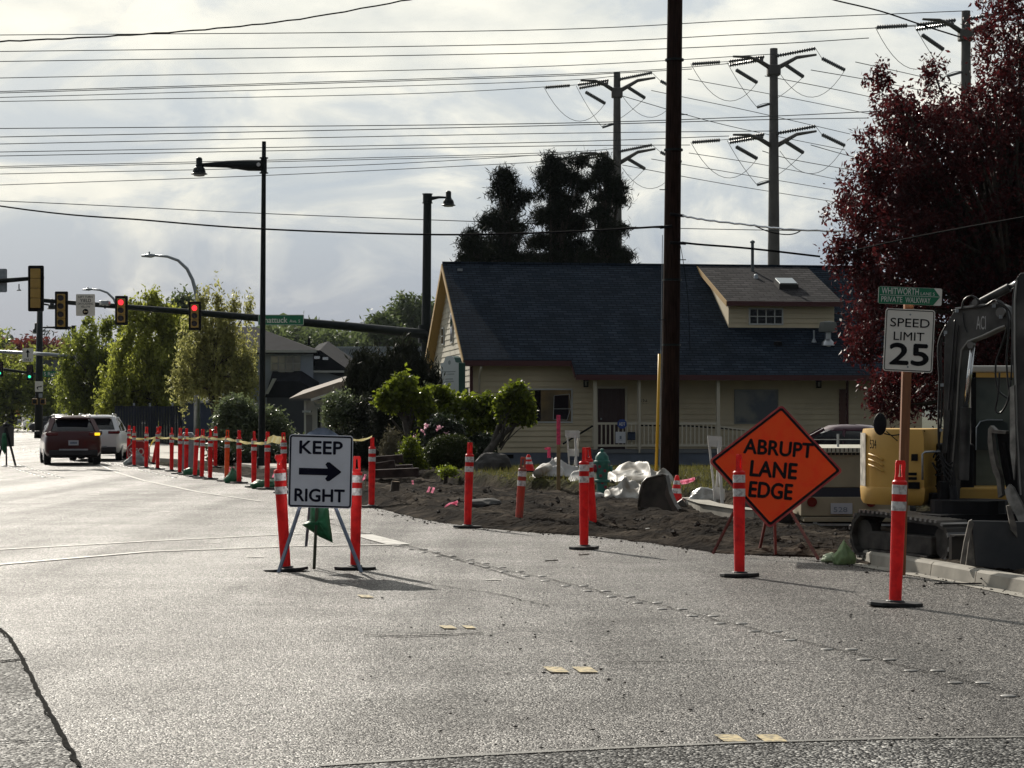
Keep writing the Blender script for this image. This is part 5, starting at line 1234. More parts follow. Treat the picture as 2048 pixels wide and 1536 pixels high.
# arched business sign by the gable
c = P(899, 790, 67.5); sg = thing('arched_sign_board', 'arched white business sign with a green side standing by the gable wall', 'sign', (c.x, c.y, 0), R(-52))
zt = P(0, 712, 67.5).z; zb = P(0, 786, 67.5).z; ww = .46
arch = [(-ww, zb), (ww, zb), (ww, zt - .22), (.30, zt - .20), (.22, zt - .05), (.1, zt), (-.1, zt), (-.22, zt - .05), (-.30, zt - .20), (-ww, zt - .22)]
MB().prism(arch, .012, .26).build('case', mat('case_green', (.01, .07, .05), .4), sg)
MB().prism(arch, 0, .010).build('face', mat('sign_face_white', (.55, .60, .60), .4), sg)
mb = MB(); mb.add([(x, -.004, z) for x, z in disc_pts(.07, 10, 0, zt - .2)], [tuple(range(10))])
for k, w_ in enumerate((.62, .5, .0, .36, .44)):
    if w_: mb.box((0, -.004, zt - .48 - .075 * k), (w_, .002, .028))
mb.build('emblem_and_lines', mat('sign_grey', (.25, .30, .30), .5), sg)
mb = MB(); mb.bar((-.3, .13, 0), (-.3, .13, zb), .1); mb.bar((.3, .13, 0), (.3, .13, zb), .1); mb.build('post', M_dark, sg)
#@@YARD
# ================================================================== YARD THINGS
def at(px, yb, zg=None, Y=None):
    """ground point under a pixel column at depth Y"""
    X = (px - 1024) / F * Y; return Vector((X, Y, ground_z(X, Y) if zg is None else zg))
# hydrant
p = at(1204, 0, Y=40.8); hy = thing('fire_hydrant', 'teal fire hydrant with dark red dots in front of the white tarps', 'fire hydrant', (p.x, p.y, p.z - .02))
M_teal = mat('hydrant_teal', (.025, .15, .12), .5, noise=.25, nscale=9); M_hred = mat('hydrant_red', (.25, .02, .04), .5)
MB().lathe([(.15, 0), (.15, .04), (.10, .05), (.10, .30), (.15, .31), (.15, .35), (.105, .36), (.115, .55), (.12, .66)], seg=20).build('barrel', M_teal, hy, smooth='auto')
MB().lathe([(.155, .66), (.155, .70), (.13, .71), (.12, .78), (.07, .85), (.035, .87), (.035, .92), (.01, .93)], seg=18).build('bonnet', M_teal, hy, smooth='auto')
MB().lathe([(.06, -.20), (.075, -.19), (.075, -.10), (.05, -.09), (.05, .0)], (0, 0, .56), 14, 'X').build('nozzle', M_hred, hy, smooth='auto')
MB().lathe([(.045, 0), (.045, .14), (.06, .15), (.06, .19), (.02, .2)], (0, 0, .56), 14, 'X').build('nozzle', M_teal, hy, smooth='auto')
for x, z in ((.05, .52), (-.03, .43), (.06, .22), (-.05, .60), (.0, .30)):
    MB().lathe([(.028, -.118 - .002 * (z > .3)), (.028, -.09)], (x, 0, z), 12, 'Y').build('dot', M_hred, hy)
# crumpled plastic tarps
def tarp(name, label, px0, px1, ytop, ybot, Y, dpth, m, seed, group='crumpled plastic sheets'):
    X0, X1 = (px0 - 1024) / F * Y, (px1 - 1024) / F * Y; zt = P(0, ytop, Y + dpth * .3).z; gz = ground_z((X0 + X1) / 2, Y)
    nx, ny = 90, 60; V = np.zeros((ny, nx, 3))
    for j in range(ny):
        for i in range(nx):
            u, v = i / (nx - 1), j / (ny - 1)
            e = min(1, 2.6 * min(u, 1 - u)) ** .6 * min(1, 2.4 * min(v + .02, 1 - v)) ** .55
            q = Vector((u * 3 + seed, v * 2.2, seed * 1.7)); 
            r1 = 1 - abs(mnoise.noise(q * 1.1)) * 2; r2 = 1 - abs(mnoise.noise(q * 2.6 + Vector((5, 0, 0)))) * 2; r3 = 1 - abs(mnoise.noise(q * 6)) * 2
            sh = .55 + .45 * mnoise.noise(q * .6 + Vector((9, 2, 2)))
            h = (zt - gz) * e * (sh * .8 + .36 * max(0, r1) ** 2 + .045 * max(0, r2) + .006 * r3)
            w = Vector((mnoise.noise(q * 1.3), mnoise.noise(q * 1.3 + Vector((0, 7, 0))), 0)) * .12
            V[j, i] = (X0 + (X1 - X0) * u + w.x, Y + dpth * (v - .3) + w.y, gz + max(.01, h) - .02 * (e < .2))
    idx = np.arange(nx * ny).reshape(ny, nx)
    Fq = np.stack([idx[:-1, :-1], idx[:-1, 1:], idx[1:, 1:], idx[1:, :-1]], -1).reshape(-1, 4)
    return tag(npmesh(name, V.reshape(-1, 3), Fq, m), label, 'tarp', group)
M_tarp = mat('white_plastic_sheet', (.50, .50, .49), .6, noise=.12, nscale=3, transl=.25)
M_tarp2 = mat('beige_plastic_sheet', (.26, .22, .17), .55, col2=(.52, .51, .48), nscale=3, transl=.25)
tarp('plastic_tarp', 'bright white plastic sheet heaped between the dug up pipe and the pink stake', 1066, 1165, 905, 960, 45.5, 1.6, M_tarp, 1)
tarp('plastic_tarp', 'flat trailing end of white plastic sheet behind the hydrant', 1130, 1215, 932, 965, 44.5, 1.2, M_tarp, 4)
tarp('plastic_tarp', 'big beige and white crumpled sheet between the hydrant and the wooden pole', 1212, 1350, 912, 990, 42.2, 1.8, M_tarp2, 2)
tarp('plastic_tarp', 'lower fold of clear plastic sheet spilling towards the dug up earth', 1205, 1300, 945, 1005, 40.0, 1.2, M_tarp2, 7)
# bundled pipe end
p = at(1074, 0, Y=44.8); mb = MB(); mb.tube([(p.x, p.y, p.z + .1), (p.x + .25, p.y + .5, p.z + .22)], .09, 10); tag(mb.build('rolled_sheet', M_tarp2, smooth=True), 'rolled pale sheet lying at the left end of the white tarp', 'roll')
# survey stake
p = at(1117, 0, Y=43.6); sk_ = thing('survey_stake', 'tall survey stake with bright pink upper half beside the white tarps', 'stake', (p.x, p.y, p.z - .05)); zt = P(0, 830, 43.6).z - p.z + .05
M_pink = mat('pink_paint', (.75, .06, .16), .6, noise=.3, nscale=25); M_wood = mat('raw_wood', (.28, .19, .10), .8, noise=.2, nscale=8)
MB().box((0, 0, zt * .31), (.075, .03, zt * .62)).build('wooden_part', M_wood, sk_); MB().box((0, 0, zt * .81), (.078, .033, zt * .38)).build('pink_part', M_pink, sk_)
# white folding barricades
M_bar = mat('barricade_white', (.62, .61, .60), .5, noise=.1, nscale=6)
def barricade(label, legs, boards, Y):
    root = thing('barricade', label, 'barricade', at(legs[0][2], 0, Y=Y), group='white barricade frames'); L2 = lambda x, y, dy=0: P(x, y, Y + dy) - root.location
    for x0, y0, x1, y1, dy in legs: MB().bar(L2(x0, y0, 0), L2(x1, y1, dy), .045, .035).build('leg', M_bar, root)
    for q in boards:
        MB().poly3([L2(a, b, -.03) for a, b in q], (0, .025, 0)).build('board', M_bar, root)
barricade('white barricade frame in front of the porch steps', [(1134, 862, 1139, 938, 0), (1150, 862, 1153, 940, -.2), (1158, 864, 1150, 930, .4)], [[(1130, 861), (1159, 861), (1159, 876), (1131, 875)], [(1136, 898), (1158, 898), (1158, 913), (1137, 912)]], 47.5)
barricade('white barricade frame beside the left corner of the orange diamond sign', [(1417, 873, 1432, 1018, 0), (1436, 875, 1445, 1018, -.25), (1441, 875, 1432, 1000, .5)], [[(1415, 871), (1444, 873), (1444, 895), (1419, 893)], [(1428, 972), (1450, 978), (1450, 1000), (1431, 998)]], 36.5)
# traffic cones
def cone(label, px, ybase, H, Y, ty=0):
    p = P(px, ybase, Y); root = thing('traffic_cone', label, 'traffic cone', p, 0, 'traffic cones', (0, R(ty)))
    MB().lathe([(.13, .03), (.035, H - .02), (.02, H)], seg=16).build('cone_body', M_orange, root, smooth='auto')
    for a, b in ((.45, .60), (.72, .84)):
        r = lambda f: .13 + (.035 - .13) * ((f * H - .03) / (H - .05)) + .002
        MB().lathe([(r(a), a * H), (r(b), b * H)], seg=16).build('reflective_band', M_band, root, smooth='auto')
    MB().box((0, 0, .015), (.34, .34, .03)).build('base', M_rubber, root, bevel=.01); return root
cone('striped traffic cone leaning beside the big excavator bucket', 1351, 1016, .56, 37.5, 3)
cone('small far traffic cone left of the white tarp', 1057, 944, .36, 45.0, 0)
p = P(1098, 905, 46); mb = MB(); mb.box(p, (.07, .05, .22)); mb.box(p + Vector((-.05, 0, .08)), (.08, .04, .05)); tag(mb.build('hydrant_flag', M_pink), 'small pink red marker showing above the white tarp', 'marker')
# survey ribbons
M_rib = mat('pink_ribbon', (.85, .22, .32), .4, transl=.4)
def ribbon(label, segs, Y, w=.045, group='pink survey ribbons on wire pins'):
    base = P(segs[0][-1][0], segs[0][-1][1], Y); gz = ground_z(base.x, Y)
    root = thing('survey_ribbon', label, 'survey flag', (base.x, Y, gz), group=group)
    for s in segs:
        q = [P(x, y, Y) - root.location for x, y in s]; vs = []; out = []
        for i in range(len(q) - 1):
            for k in range(4): out.append(q[i].lerp(q[i + 1], k / 4))
        out.append(q[-1])
        for i, c in enumerate(out):
            d = (out[min(i + 1, len(out) - 1)] - out[max(0, i - 1)]).normalized(); n = d.cross(Vector((.25 * math.sin(i), 1, 0))).normalized() * w / 2
            c = c + Vector((0, .02 * math.sin(i * 1.7), 0)); vs += [c - n, c + n]
        mb = MB(); mb.add(vs, [(2 * i, 2 * i + 1, 2 * i + 3, 2 * i + 2) for i in range(len(out) - 1)]); mb.build('ribbon', M_rib, root)
    q = P(segs[0][0][0], segs[0][0][1], Y) - root.location
    MB().tube([(q.x, 0.01, -.02), q + Vector((0, .01, 0))], .006, 6).build('pin', M_wood, root)
ribbon('two long pink ribbons side by side on the dug up ground', [[(860, 974), (853, 990), (848, 1001)], [(868, 975), (862, 990), (857, 1005)]], 41)
ribbon('pink ribbon spreading sideways near the tall orange post', [[(916, 1003), (903, 1010), (890, 1016)], [(912, 1008), (908, 1018), (898, 1023), (912, 1024)], [(914, 1005), (900, 1008), (892, 1013)]], 36.5)
ribbon('short single pink ribbon in front of the round bush', [[(825, 961), (826, 969), (824, 977)]], 50, .04)
ribbon('pink ribbon blown sideways right of the cone', [[(1390, 957), (1375, 961), (1360, 963)], [(1388, 959), (1372, 965), (1362, 966)]], 38.5, .05)
ribbon('pink ribbon hanging beside the post near the timbers', [[(731, 949), (728, 957), (724, 960)], [(720, 948), (723, 958), (722, 972)]], 44, .04)
ribbon('pink ribbons beside the bright orange post', [[(459, 934), (458, 941), (460, 946)], [(466, 934), (467, 940), (465, 944)]], 56, .05)
ribbon('pink ribbon by the left edge of the keep right sign', [[(549, 946), (547, 952), (545, 955)]], 50, .04)
# sandbags
def sandbag(label, px, yb, Y, r, m, seed, fl=-.5, pt=False, zb=None, rz=0):
    p = P(px, yb, Y); mb = MB(); mb.m = Matrix.Rotation(R(rz), 4, 'Z'); mb.blob((0, 0, r[2] * .55), r, 4, .22, 1.6, seed, flat=-r[2] * .55)
    if pt:
        mb.v = [(x * (1 - .75 * max(0, z / r[2] - .5)), y * (1 - .6 * max(0, z / r[2] - .5)), z * (1 + .18 * max(0, z / r[2] - .6))) for x, y, z in mb.v]
    o = mb.build('sandbag', m, smooth=True); o.location = (p.x, Y, p.z if zb is None else zb); return tag(o, label, 'sandbag', 'sandbags weighing down the signs and posts')
sandbag('pointed green sandbag leaning at the end of the kerb', 1688, 1127, 24.15, (.13, .11, .14), M_bag2, 3, pt=True, zb=0.0)
sandbag('pale low sandbag left of the pointed green one', 1660, 1122, 24.5, (.095, .09, .065), mat('pale_bag', (.34, .42, .26), .55, noise=.15, nscale=9, bump=.4, bscale=20, bdist=.02), 5, zb=0.0)
sandbag('grey sandbag heaped at the foot of the stop sign', 274, 935, 70, (.40, .3, .26), mat('grey_bag', (.20, .23, .23), .6, noise=.3, nscale=5), 8, pt=True, zb=0.0)
sandbag('dark green sandbag at the base of the post by the bollard', 383, 951, 59, (.24, .2, .14), M_bag, 9, zb=0.0)
sandbag('dark green sandbag beside the bright orange post', 466, 967, 52.5, (.22, .2, .20), M_bag, 11, pt=True, zb=0.0)
sandbag('long dark green sandbag between the two posts right of the lamp post', 530, 979, 48.6, (.32, .22, .13), M_bag, 12, zb=0.0)
sandbag('grey plastic wrapped bundle under the white barricade', 1408, 1012, 37.0, (.26, .2, .20), mat('grey_wrap', (.30, .30, .29), .35, noise=.3, nscale=7, bump=.6, bscale=12, bdist=.03), 14)
# stop sign on the ground among the far posts
Y = 73; root = thing('stop_sign', 'red stop sign standing low among the far orange posts', 'road sign', (P(277, 0, Y).x, Y, 0))
c = P(277, 903, Y) - root.location; r_ = 23 / F * Y * 1.08
mb = MB(); mb.prism([(c.x + a, c.z + b) for a, b in disc_pts(r_, 8, a0=R(22.5))], 0, .01); mb.build('plate', mat('stop_red', (.42, .015, .02), .4), root)
mb = MB(); text_into(mb, 'STOP', c.x - r_ * .72, c.z - r_ * .27, c.x + r_ * .78, c.z + r_ * .27, -.005, .012); mb.build('lettering', M_white, root)
mb = MB(); a = disc_pts(r_ * .96, 8, a0=R(22.5)); b = disc_pts(r_ * .90, 8, a0=R(22.5)); mb.add([(c.x + x, -.005, c.z + z) for x, z in a] + [(c.x + x, -.005, c.z + z) for x, z in b], [(i, (i + 1) % 8, (i + 1) % 8 + 8, i + 8) for i in range(8)]); mb.build('border', M_white, root)
for dx in (-.25, .25): MB().bar((c.x + dx, .03, c.z), (c.x + dx * 1.5, .1, 0), .04).build('leg', M_galv, root)
# folding sign seen from behind at the left edge
Y = 70.5; root = thing('folded_work_sign', 'grey back of a work sign on a tripod at the left edge', 'road sign', (P(13, 0, Y).x, Y, 0)); L2 = lambda x, y, dy=0: P(x, y, Y + dy) - root.location
MB().poly3([L2(*q) for q in ((-14, 852), (28, 852), (28, 893), (-14, 893))], (0, -.01, 0)).build('plate', mat('sign_back_grey', (.11, .105, .10), .6), root)
for a, b in (((12, 856), (31, 931)), ((12, 856), (-6, 931)), ((12, 856), (13, 931))): MB().bar(L2(*a, -.15), L2(*b, -.4) * 1.0, .05).build('leg', M_black, root)
MB().lathe([(.12, 0), (.10, .08), (.03, .13)], L2(12, 853, -.1), 10).build('cap', M_black, root)
mb = MB(); pillow(mb, [(5, 866), (12, 866), (14, 890), (10, 910), (4, 900), (3, 880)], Y - .35, .12); tag(mb.build('hanging_sandbag', M_bag, smooth=True), 'dark green sandbag hanging from the tripod at the left edge', 'sandbag')
# excavator bucket lying by the pole
Y = 35.2; root = thing('loose_bucket', 'big dark excavator bucket lying on the dirt in front of the wooden pole', 'bucket', at(1315, 0, Y=Y)); root.location.z -= .05
L2 = lambda x, y, dy=0: P(x, y, Y + dy) - root.location
M_iron = mat('worn_iron', (.035, .033, .031), .55, col2=(.09, .082, .072), nscale=4, metal=.4, bump=.3, bscale=12)
prof = [(1277, 1015), (1280, 985), (1285, 966), (1294, 957), (1325, 949), (1331, 952), (1334, 965), (1338, 985), (1349, 1010), (1367, 1036), (1356, 1046), (1335, 1041), (1305, 1046), (1287, 1038)]
MB().poly3([L2(*q) for q in prof], (.10, .62, 0)).build('shell', M_iron, root, bevel=.012)
MB().tube([L2(x, y, -.02) for x, y in ((1277, 1015), (1280, 985), (1285, 966), (1294, 957), (1325, 949), (1332, 952))], .020, 8).build('rim', mat('worn_edge', (.12, .11, .10), .4, metal=.6), root, smooth=True)
MB().poly3([L2(*q, -.015) for q in ((1334, 965), (1338, 985), (1349, 1010), (1367, 1036), (1360, 1044), (1344, 1020), (1330, 990))], (0, .03, 0)).build('side_cutter', mat('worn_edge', (.12, .11, .10)), root)
p = P(1362, 1012, 36.6); mb = MB(); mb.m = Matrix.Translation(p) @ Matrix.Rotation(R(-35), 4, 'Y') @ Matrix.Rotation(R(25), 4, 'X'); mb.box((0, 0, 0), (.17, .02, .20)); tag(mb.build('metal_plate', mat('plate_grey', (.25, .25, .25), .4, metal=.3)), 'small grey metal plate leaning by the base of the cone', 'plate')
# timbers, stump, rocks
M_timb = mat('red_brown_timber', (.022, .011, .009), .9, col2=(.07, .045, .038), nscale=5)
for k, (a, b, yy, lab) in enumerate((((738, 922), (806, 917), 53, 'topmost dark timber of the stack behind the orange post'), ((742, 936), (790, 928), 52, 'middle dark timber of the stack behind the orange post'), ((748, 948), (838, 944), 51, 'lowest long timber of the stack behind the orange post'), ((757, 940), (826, 937), 52.4, 'dark timber resting crosswise on the lowest one'))):
    q0, q1 = P(*a, yy), P(*b, yy); mb = MB(); mb.bar(q0, q1, .24, .20); tag(mb.build('timber', M_timb, bevel=.02), lab, 'timber', 'stacked dark timbers')
p = at(789, 0, Y=41.5); st_ = thing('tree_stump', 'small cut stump standing in the dug up verge', 'stump', (p.x, p.y, p.z - .05), tilt=(0, R(6)))
MB().lathe([(.12, 0), (.085, .05), (.08, .22)], seg=12).build('stump_wood', M_bark, st_, smooth='auto'); MB().lathe([(.078, .221), (.01, .224)], seg=12).build('cut_face', M_wood, st_)
def rock(label, px, yb, Y, r, m, seed, sub=3, rz=0):
    p = at(px, 0, Y=Y); mb = MB(); mb.m = Matrix.Rotation(R(rz), 4, 'Z'); mb.blob((0, 0, r[2] * .3), r, sub, .25, 1.1, seed); o = mb.build('rock', m); o.location = p; return tag(o, label, 'rock', 'rocks')
M_rock = mat('dark_rock', (.055, .052, .050), .85, noise=.3, nscale=5)
M_rockl = mat('pale_rock', (.26, .25, .22), .85, noise=.3, nscale=9)
p = at(986, 0, Y=52); mb = MB(); mb.blob((0, 0, .12), (.42, .3, .36), 3, .25, 1.0, 4); o = mb.build('rock', M_rock); o.location = p; tag(o, 'large dark boulder right of the round clipped bush', 'rock', 'rocks')
rock('flat dark slab of rubble near the tall orange post', 965, 0, 37, (.35, .25, .10), M_rock, 6, 2, 20)
rock('white lump of rubble beside the hydrant foot', 1197, 0, 39.8, (.10, .08, .06), mat('white_lump', (.6, .6, .56), .7), 7, 2)
rock('small white stone on the dirt near the upright orange post', 1297, 0, 30.2, (.05, .05, .03), MATS['white_lump'], 8, 2)
rock('dark rubble lump between the sign and the kerb', 1520, 0, 36.0, (.28, .2, .22), M_rock, 9, 2)
# litter at the kerb
g = G(1976, 1171); mb = MB(); rnd = random.Random(3)
for k in range(5):
    c = g + Vector((rnd.uniform(-.08, .10), rnd.uniform(-.05, .02), .03)); q = [c + Vector((rnd.uniform(-.06, .06), rnd.uniform(-.04, .04), rnd.uniform(-.02, .05))) for _ in range(4)]
    mb.poly3(q, (.0, .004, .002))
mb.bar(g + Vector((-.5, .08, .012)), g + Vector((-.06, 0, .02)), .02, .012)
tag(mb.build('black_rag', M_black), 'torn scrap of black rubber lying against the kerb', 'litter')
g = G(2027, 1180); mb = MB(); mb.blob((0, 0, .02), (.055, .03, .025), 2, .4, 2, 3); o = mb.build('paper_scrap', mat('litter_white', (.7, .7, .68), .6)); o.location = g; tag(o, 'small crumpled white scrap in the gutter at the right edge', 'litter')
for (x, y, s_, rz, lab) in ((1103, 1124, .14, 0, 'small dark scrap lying above the paired buttons'), (1168, 1112, .12, 20, 'thin dark twig below the upright orange post')):
    g = G(x, y); mb = MB(); mb.bar(g + Vector((-s_ / 2, 0, .012)), g + Vector((s_ / 2, .05, .018)), .02, .012); tag(mb.build('twig', M_bark), lab, 'litter')

# ================================================================== SHRUBS AND TREES
L_yew = leafmat('yew_leaf', (.018, .028, .008), (.06, .075, .018), .15, .6)
L_jun = leafmat('juniper_leaf', (.010, .013, .008), (.032, .036, .020), .10, .7)
L_mul = leafmat('mulberry_leaf', (.018, .028, .006), (.20, .24, .04), .42, .4)
L_rho = leafmat('glossy_leaf', (.03, .045, .018), (.16, .19, .10), .30, .35, .5)
L_dk = leafmat('dark_leaf', (.010, .016, .008), (.04, .055, .025), .2, .45, .5)
L_map = leafmat('maple_leaf', (.035, .048, .012), (.38, .40, .10), .50, .45)
L_map2 = leafmat('maple_bud_leaf', (.06, .065, .022), (.42, .41, .17), .46, .45)
L_mapb = leafmat('maple_dark_leaf', (.026, .038, .010), (.29, .32, .08), .50, .45)
L_pur = leafmat('purple_leaf', (.005, .002, .003), (.105, .026, .027), .33, .5, 0.22)
L_pine = leafmat('pine_needles', (.004, .006, .004), (.022, .030, .016), .05, .8)
L_far = leafmat('far_leaf', (.06, .08, .035), (.12, .15, .06), .3, .6)
L_olive = leafmat('olive_leaf', (.09, .10, .03), (.20, .20, .06), .4, .6)
L_red = leafmat('plum_leaf', (.08, .02, .02), (.16, .05, .04), .3, .6)
L_pinkf = leafmat('pink_flower', (.6, .25, .35), (.8, .6, .65), .3, .6)
def lumps(els, k, f, seed):
    r_ = random.Random(seed); out = []
    for e in els:
        for _ in range(k):
            a = r_.uniform(0, 2 * math.pi); q = r_.uniform(.25, .85); g = f * r_.uniform(.7, 1.35)
            out.append((e[0] + math.cos(a) * e[2] * q, e[1] + math.sin(a) * e[3] * q, e[2] * g, e[3] * g, (e[4] if len(e) > 4 else 0) + r_.uniform(-.4, .4) * e[2] * .013))
    return out
def ell(px, py, rx, ry, Y, base, dy=0.0, rd=None, kk=1.0):
    """ellipsoid seen centred at a pixel with pixel radii, at depth Y+dy, relative to base"""
    k = (Y + dy) / F; c = P(px, py, Y + dy) - Vector(base); return (c.x, c.y, c.z, rx * k * kk, (rd if rd else rx) * k * kk, ry * k * kk)
def shrub(name, label, base_px, Y, els, nclu, per, spread, L, Wd, lm, bark=M_bark, tr=.05, th=.3, **kw):
    b = at(base_px, 0, Y=Y); b.z -= .03
    E = [ell(*e[:4], Y, b, *(e[4:])) for e in (els if name in ('round_bush', 'low_plant') else lumps(els, 6, .50, kw.get('seed', 1)))]
    return tree(name, label, kw.pop('cat', 'shrub'), b, E, nclu, per, spread, L, Wd, lm, bark, tr, th, **kw)
shrub('round_bush', 'dark round clipped bush in front of the flowering shrubs', 900, 55, [(900, 905, 49, 33)], 3200, 7, .035, .03, .013, L_yew, limbs=8, shell=.88, rag=.06, seed=2)
shrub('juniper', 'tall dark juniper mass beside the arched sign board', 800, 66, [(800, 780, 62, 60), (815, 735, 38, 34), (770, 790, 40, 60), (845, 790, 32, 55)], 900, 26, (.10, .10, .20), .11, .022, L_jun, up=.8, limbs=20, shell=.6, rag=.4, seed=3, tr=.12, th=.8)
shrub('juniper', 'dark upright juniper left of the larger one', 712, 67, [(712, 775, 36, 55), (715, 825, 45, 50)], 600, 24, (.09, .09, .18), .10, .022, L_jun, up=.8, limbs=14, shell=.6, rag=.35, seed=4, tr=.1, th=.8)
shrub('broadleaf_shrub', 'loose olive shrub with sunlit leaves in front of the dark juniper', 690, 64, [(685, 835, 38, 45), (740, 850, 40, 38)], 500, 16, .10, .055, .025, L_rho, limbs=14, seed=5)
shrub('conifer_shrub', 'very dark low conifer shrub behind the keep right sign post', 765, 62, [(765, 870, 38, 62), (715, 895, 45, 30)], 800, 24, .10, .06, .018, L_jun, limbs=10, seed=6)
shrub('rhododendron', 'big rounded shrub with glossy leaves behind the tall dark lamp post', 520, 73, [(505, 850, 62, 52), (560, 870, 45, 45), (465, 865, 38, 42)], 1300, 20, .12, .075, .032, L_rho, limbs=20, seed=7, tr=.1, th=.5)
shrub('low_hedge', 'dark hedge below the glossy rounded shrub', 560, 70, [(560, 915, 60, 25), (470, 915, 40, 22)], 500, 20, .12, .07, .03, L_dk, limbs=8, seed=8)
def mul(label, base_px, Y, stems, els, seed, per=15, n=420):
    b = at(base_px, 0, Y=Y); st = [([P(x, y, Y + d) - b for x, y, d in s], r) for s, r in stems]
    E = [ell(*e[:4], Y, b, *(e[4:])) for e in lumps(els, 6, .46, seed)]
    return tree('pollarded_tree', label, 'tree', b, E, n, per, .085, .070, .042, L_mul, M_barkg, .06, .5, 'knobbly pollarded trees', droop=.1, limbs=24, shell=.35, rag=1.2, seed=seed, stems=st)
mul('pollarded tree with pale leaves, leftmost, in front of the junipers', 825, 60, [([(826, 925, 0), (822, 890, 0), (812, 850, 0), (806, 810, 0), (808, 775, 0)], .13), ([(815, 855, 0), (835, 820, 0), (850, 795, 0)], .07), ([(812, 845, 0), (790, 815, 0), (778, 790, 0)], .07)],
    [(800, 785, 34, 26), (778, 800, 24, 24), (835, 800, 22, 24), (806, 768, 20, 16), (852, 830, 22, 24)], 21, n=520)
mul('pollarded tree with a broad flat leafy band, in the middle', 905, 61, [([(912, 925, 0), (905, 880, 0), (895, 840, 0), (880, 800, 0)], .09), ([(908, 890, 0), (940, 850, 0), (965, 820, 0)], .07), ([(900, 860, 0), (905, 810, 0)], .06)],
    [(874, 790, 20, 18), (900, 812, 32, 26), (940, 818, 26, 26), (970, 812, 24, 20), (985, 835, 22, 26), (925, 845, 40, 22), (890, 850, 24, 20)], 22, n=680)
mul('pollarded tree leaning right in front of the big window, with a leafy knob on top', 962, 59.5, [([(958, 935, 0), (975, 905, 0), (1000, 873, 0), (1028, 850, 0), (1045, 842, 0)], .13), ([(958, 935, 0), (985, 890, 0), (998, 850, 0), (1003, 815, 0)], .10), ([(1028, 850, 0), (1026, 815, 0), (1028, 785, 0)], .07)],
    [(1027, 788, 17, 14), (1048, 812, 17, 22), (1052, 836, 13, 10), (1002, 815, 10, 20), (1030, 826, 12, 14)], 23, n=330)
shrub('dark_underplanting', 'dark tangled underplanting beneath the pollarded trees', 850, 63, [(800, 900, 60, 34), (880, 880, 60, 38), (950, 890, 40, 34), (850, 860, 50, 30)], 900, 18, .12, .07, .03, L_dk, limbs=26, seed=13)
shrub('dark_underplanting', 'dark shrubs filling the gap between junipers and the first pollarded tree', 740, 63.5, [(735, 880, 45, 45), (760, 840, 40, 40), (700, 900, 40, 30)], 700, 20, .12, .07, .026, L_jun, limbs=14, seed=14)
shrub('flowering_shrub', 'dark shrub with a few pink flowers behind the round bush', 890, 58, [(890, 865, 32, 30), (862, 885, 22, 28)], 420, 18, .09, .05, .022, L_dk, limbs=10, seed=9)
rg = np.random.default_rng(4); b = at(890, 0, Y=57.3)
for i, (x, y, s_) in enumerate(((851, 852, 1), (845, 862, .8), (878, 857, 1), (868, 880, .7), (893, 868, .7), (858, 893, .7), (828, 873, .6))):
    c = P(x, y, 57.2); pts = np.array(c) + rg.normal(size=(14, 3)) * .035 * s_; V, Fq = leaf_quads(pts, .035 * s_, .028 * s_, rng=rg)
    tag(npmesh('blossom', V, Fq, L_pinkf), 'cluster of pale pink blossoms on the dark shrub', 'blossom', 'pink blossom clusters')
shrub('yellow_green_shrub', 'small yellow green shrub at the left foot of the round bush', 825, 56, [(822, 905, 22, 26), (840, 925, 18, 18)], 180, 14, .07, .045, .022, L_mul, limbs=6, seed=10)
shrub('low_plant', 'small bright green plant in front of the round bush', 890, 50, [(895, 943, 20, 9)], 60, 10, .05, .04, .016, L_mul, limbs=3, seed=11)
shrub('grey_shrub', 'dry grey twiggy shrub left of the yellow green shrub', 785, 57, [(788, 895, 22, 30)], 200, 14, .08, .05, .010, leafmat('dry_leaf', (.06, .055, .035), (.13, .12, .08), .2, .7), up=.5, limbs=16, seed=12)
#@@TREES
# purple leaved tree at the right edge
b = Vector((9.8, 40, 0.1)); Yt = 40
els = [ell(*e[:4], Yt, b, *(e[4:])) for e in ((1930, 420, 215, 190, 1.0), (2075, 260, 140, 235, 1.5), (1850, 300, 120, 110, -.6), (1800, 480, 118, 115, -.5), (1770, 620, 75, 85, -.3), (1930, 650, 170, 130, .5), (1985, 230, 85, 70, 0), (2020, 70, 70, 110, .3), (1880, 760, 120, 75, .5), (2140, 480, 200, 330, 1.2), (1752, 330, 48, 52, 0), (1725, 690, 36, 46, 0), (1865, 150, 24, 50, 0), (1810, 230, 45, 40, 0), (1700, 520, 42, 50, 0), (1760, 190, 26, 60, 0), (1672, 500, 28, 24, 0), (1730, 410, 60, 60, 0), (1990, 560, 160, 160, 1.8), (2080, 720, 130, 120, 2.0), (1775, 800, 50, 40, .2))]
rt = tree('purple_tree', 'big dark purple leaved tree filling the right edge behind the signs', 'tree', b, els, 7200, 20, (.085, .085, .12), .050, .020, L_pur, M_bark, .22, 2.2, droop=.3, limbs=330, shell=.42, rag=.6, seed=31)
